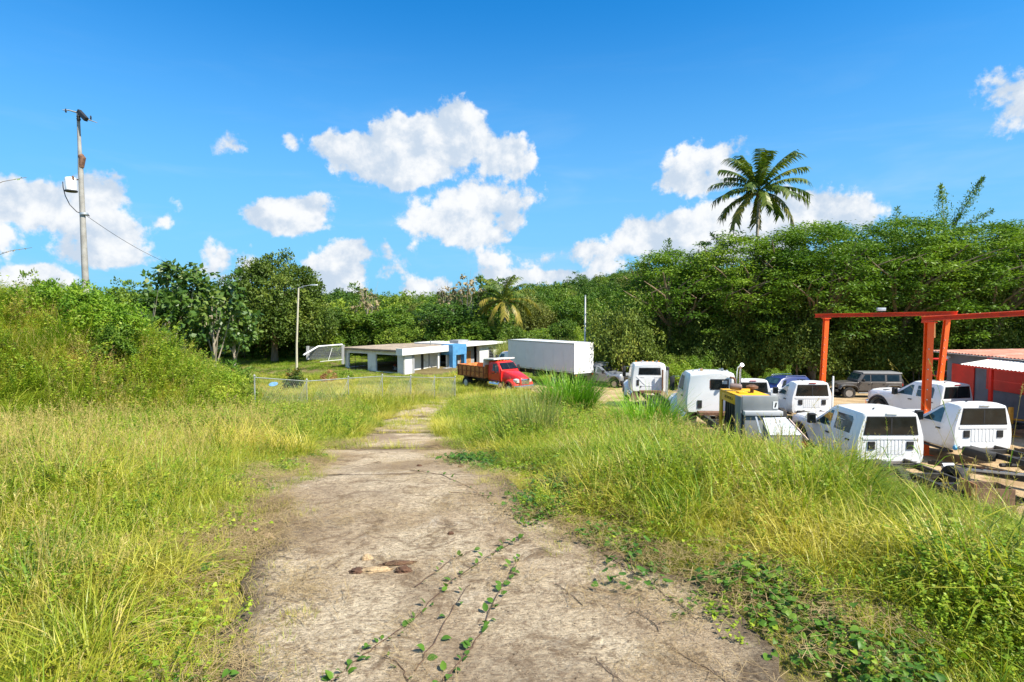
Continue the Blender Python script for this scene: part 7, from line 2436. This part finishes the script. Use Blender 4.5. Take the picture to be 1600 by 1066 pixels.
# arching canes that reach in at the left edge
def cane(px, py, Y, label, mt, seed, dx=2.2, ls=.06, n=34):
    tip = at(px, py, Y); rootx = tip.x - dx
    root = Vector((rootx, Y, hz_(rootx, Y)))
    o = empty("arching_cane", root, 0, label, "cane")
    B = tip - root
    k = np.linspace(0, 1, 14)
    pth = np.stack([B.x * k ** 1.5, 0 * k, B.z * (1 - (1 - k) ** 1.7)], -1)
    MB().tube([Vector(p) for p in pth], [.014 * (1 - .85 * a) for a in k], 5).build("stem", bark, o)
    r = np.random.default_rng(seed)
    t = r.uniform(.5, .99, n); f = t * 13; j = np.minimum(f.astype(int), 12); fr = (f - j)[:, None]
    c = pth[j] * (1 - fr) + pth[j + 1] * fr
    ax = r.normal(0, 1, (n, 3)) + np.array([.3, 0, -.3])
    v, q = leaves(c, ax, r.normal(0, .5, (n, 3)) + np.array([0, 0, 1]), ls * (1.3 - t), ls * .6 * (1.3 - t), 'ovate')
    me = fast_mesh("leaf_cluster", v, q, r.uniform(0, 1, len(q))); me.materials.append(mt)
    lo = link("leaf_cluster", me, None, o); lo['kind'] = 'stuff'
cane(42, 277, 6.0, "green leafy cane arching in at the left edge, upper one", M_guinea, 1)
cane(50, 387, 6.6, "brown leafed cane reaching in at the left edge, lower one", M_dryleaf, 2, n=60, ls=.055)

# ------------------------------------------------------------------ runners creeping over the drive: each leaf its own
leaf_meshes = []
for s in range(4):
    r = np.random.default_rng(700 + s)
    v, q = leaves(np.zeros((1, 3)), np.array([[1, 0, .12 + .1 * s]]), np.array([[0, (s - 1.5) * .2, 1.0]]), np.array([.06]), np.array([.042]), 'ovate')
    me = fast_mesh("leaf", v, q, np.full(len(q), .2 + .2 * s)); me.materials.append(M_vine)
    leaf_meshes.append(me)


ground_at = lambda px, py: ground_px(px, py, .037)


def runner(path, nleaf, label, seed, big=1.0):
    r = random.Random(seed)
    pts = [ground_at(*p) for p in path]
    fine = []
    for i in range(len(pts) - 1):
        for k in range(6):
            t = k / 6
            p = pts[i].lerp(pts[i + 1], t)
            fine.append(Vector((p.x + r.uniform(-.012, .012), p.y, p.z + .006 + r.uniform(0, .012))))
    fine.append(pts[-1])
    root = Vector(pts[0])
    o = empty("creeping_vine", root, 0, label, "vine")
    MB().tube([p - root for p in fine], [.0045 * (1 - .6 * i / len(fine)) for i in range(len(fine))], 5).build("stem", mat("vine_stem", (.09, .05, .03), .8), o)
    for i in range(nleaf):
        t = (i + r.uniform(0, .8)) / nleaf
        f = t * (len(fine) - 1); j = min(int(f), len(fine) - 2)
        p = fine[j].lerp(fine[j + 1], f - j)
        lo = bpy.data.objects.new("leaf", r.choice(leaf_meshes)); COL.objects.link(lo); lo.parent = o
        a = r.uniform(0, 6.28); rr_ = r.uniform(.0, .045)
        lo.location = p - root + Vector((math.cos(a) * rr_, math.sin(a) * rr_, -.006 + r.uniform(0, .014)))
        lo.rotation_euler = (r.uniform(-.3, .3), r.uniform(-.7, .1), a)
        sc = r.uniform(.7, 1.25) * big
        lo.scale = (sc, sc, sc)
    return o
runner([(520, 1066), (535, 1050), (585, 1015), (640, 975), (700, 915), (760, 873), (800, 850), (822, 838)], 44, "longest leafy vine crossing the drive, its tip at the upper right", 1)
runner([(690, 1066), (725, 1030), (755, 985), (770, 940), (800, 890), (812, 872)], 36, "leafy vine nearest the middle bottom of the drive, right of the longest", 2)
runner([(650, 1050), (680, 1000), (710, 950), (735, 915)], 6, "short sparse vine between the two long vines", 3)
runner([(650, 920), (700, 880), (745, 858)], 7, "thin vine just above the longest vine beside the bark", 4, .8)
runner([(640, 735), (690, 742), (740, 765), (770, 790)], 12, "vine trailing across the slab seam at the right edge of the drive", 5, .9)
runner([(700, 770), (740, 772), (775, 777)], 6, "short row of small leaves below the seam on the right", 6, .7)
runner([(930, 860), (985, 890), (1040, 930), (1090, 968)], 10, "vine hugging the right edge of the drive under the weeds", 7)
runner([(640, 1066), (620, 1040), (600, 1030)], 3, "tiny sprig at the bottom of the drive", 8, .7)

# dark dead twigs on the concrete
tw_m = mat("dead_twig", (.17, .12, .08), .9, var=.3)
def twig(path, label, seed):
    r = random.Random(seed); P0 = [ground_at(*p) for p in path]; pts = []
    for i in range(len(P0) - 1):
        a, b = P0[max(i - 1, 0)], P0[min(i + 2, len(P0) - 1)]
        for k in range(5):
            t = k / 5; u = P0[i]; v = P0[i + 1]
            h = u * (2 * t ** 3 - 3 * t ** 2 + 1) + (v - a) * .5 * (t ** 3 - 2 * t ** 2 + t) + v * (3 * t ** 2 - 2 * t ** 3) + (b - u) * .5 * (t ** 3 - t ** 2)
            pts.append(h + Vector((r.uniform(-.01, .01), r.uniform(-.01, .01), 0)))
    pts.append(P0[-1]); root = Vector(pts[0])
    o = empty("dead_twig", root, 0, label, "twig")
    mb = MB(); mb.tube([p - root + Vector((0, 0, .006)) for p in pts], .0035, 5); mb.build("twig_stem", tw_m, o)
    mb = MB()
    for i in range(7):
        t = r.random() * (len(pts) - 1); j = min(int(t), len(pts) - 2); p = pts[j].lerp(pts[j + 1], t - j) - root
        mb.tube([p + Vector((0, 0, .006)), p + Vector((r.uniform(-.14, .14), r.uniform(-.12, .12), .02))], [.0025, .0012], 4)
    mb.build("side_shoot", tw_m, o)
twig([(870, 915), (895, 932), (910, 950)], "short curved dead twig right of the drive's middle", 1)
twig([(985, 955), (1015, 970), (1030, 990)], "short dead twig near the right edge of the drive", 2)
twig([(1060, 1025), (1100, 1045), (1135, 1066)], "dead twig at the bottom right corner of the drive", 3)
twig([(500, 722), (560, 728), (592, 720)], "dead stick lying on the far slab left of centre", 4)
twig([(930, 1030), (950, 1050), (965, 1062)], "split dark twig beside the bottom pale patch", 6)
twig([(680, 815), (705, 822), (715, 818)], "small dark twig right of the drive's centre", 7)

# bark and husk
def lump(name, label, px, py, size, mt, seed, cat, flat_=.35):
    p = ground_at(px, py)
    o = empty(name, p, R(10), label, cat)
    me = bpy.data.meshes.new(name)
    bm = bmesh.new(); bmesh.ops.create_icosphere(bm, subdivisions=4, radius=1)
    for v in bm.verts:
        n = mnoise.fractal(v.co * 2.2 + Vector((seed * 3.1, 0, 0)), 1, 2, 4)
        v.co *= 1 + .38 * n
        v.co = Vector((v.co.x * size[0], v.co.y * size[1], max(v.co.z * size[2], -.012)))
    bm.to_mesh(me); bm.free()
    me.polygons.foreach_set('use_smooth', [True] * len(me.polygons))
    link(name + "_body", me, mt, o)
    return o
pale = mat("pale_dry_bark", (.42, .30, .17), .9, var=.3, scale=14, dirt=(.16, .10, .05), dirt_amt=.7, bump=.8, bscale=60)
dkbr = mat("dark_brown_bark", (.10, .05, .028), .95, var=.4, scale=14, bump=.9, bscale=60)
lump("bark_piece", "curled pale piece of bark lying on the drive", 585, 893, (.13, .035, .03), pale, 1, "bark")
lump("bark_piece", "dark brown husk at the right end of the pale bark", 630, 893, (.07, .045, .035), dkbr, 2, "bark")
lump("bark_piece", "thin broken bark scrap above the pale bark piece", 622, 880, (.14, .035, .02), dkbr, 3, "bark")
lump("bark_piece", "small pale chip up and left of the bark", 573, 872, (.05, .03, .035), pale, 4, "bark")
lump("bark_piece", "dark crumbled bark at the left end of the pale piece", 560, 890, (.075, .05, .02), dkbr, 5, "bark")
lump("stone", "small dark stone beside the tall grass near the farther white truck", 965, 652, (.16, .14, .2), mat("dark_stone", (.12, .10, .08), .9, bump=.5), 6, "stone")
for px, py, s, lb in [(720, 728, .045, "small dark stone right of the slab seam"), (704, 833, .03, "little stone in the middle of the drive"), (418, 840, .06, "pale concrete chip at the left edge of the drive"), (655, 727, .04, "small dark clod just above the slab seam")]:
    lump("stone", lb, px, py, (s, s * .8, s * .6), pale if 'pale' in lb else dkbr, px, "stone")
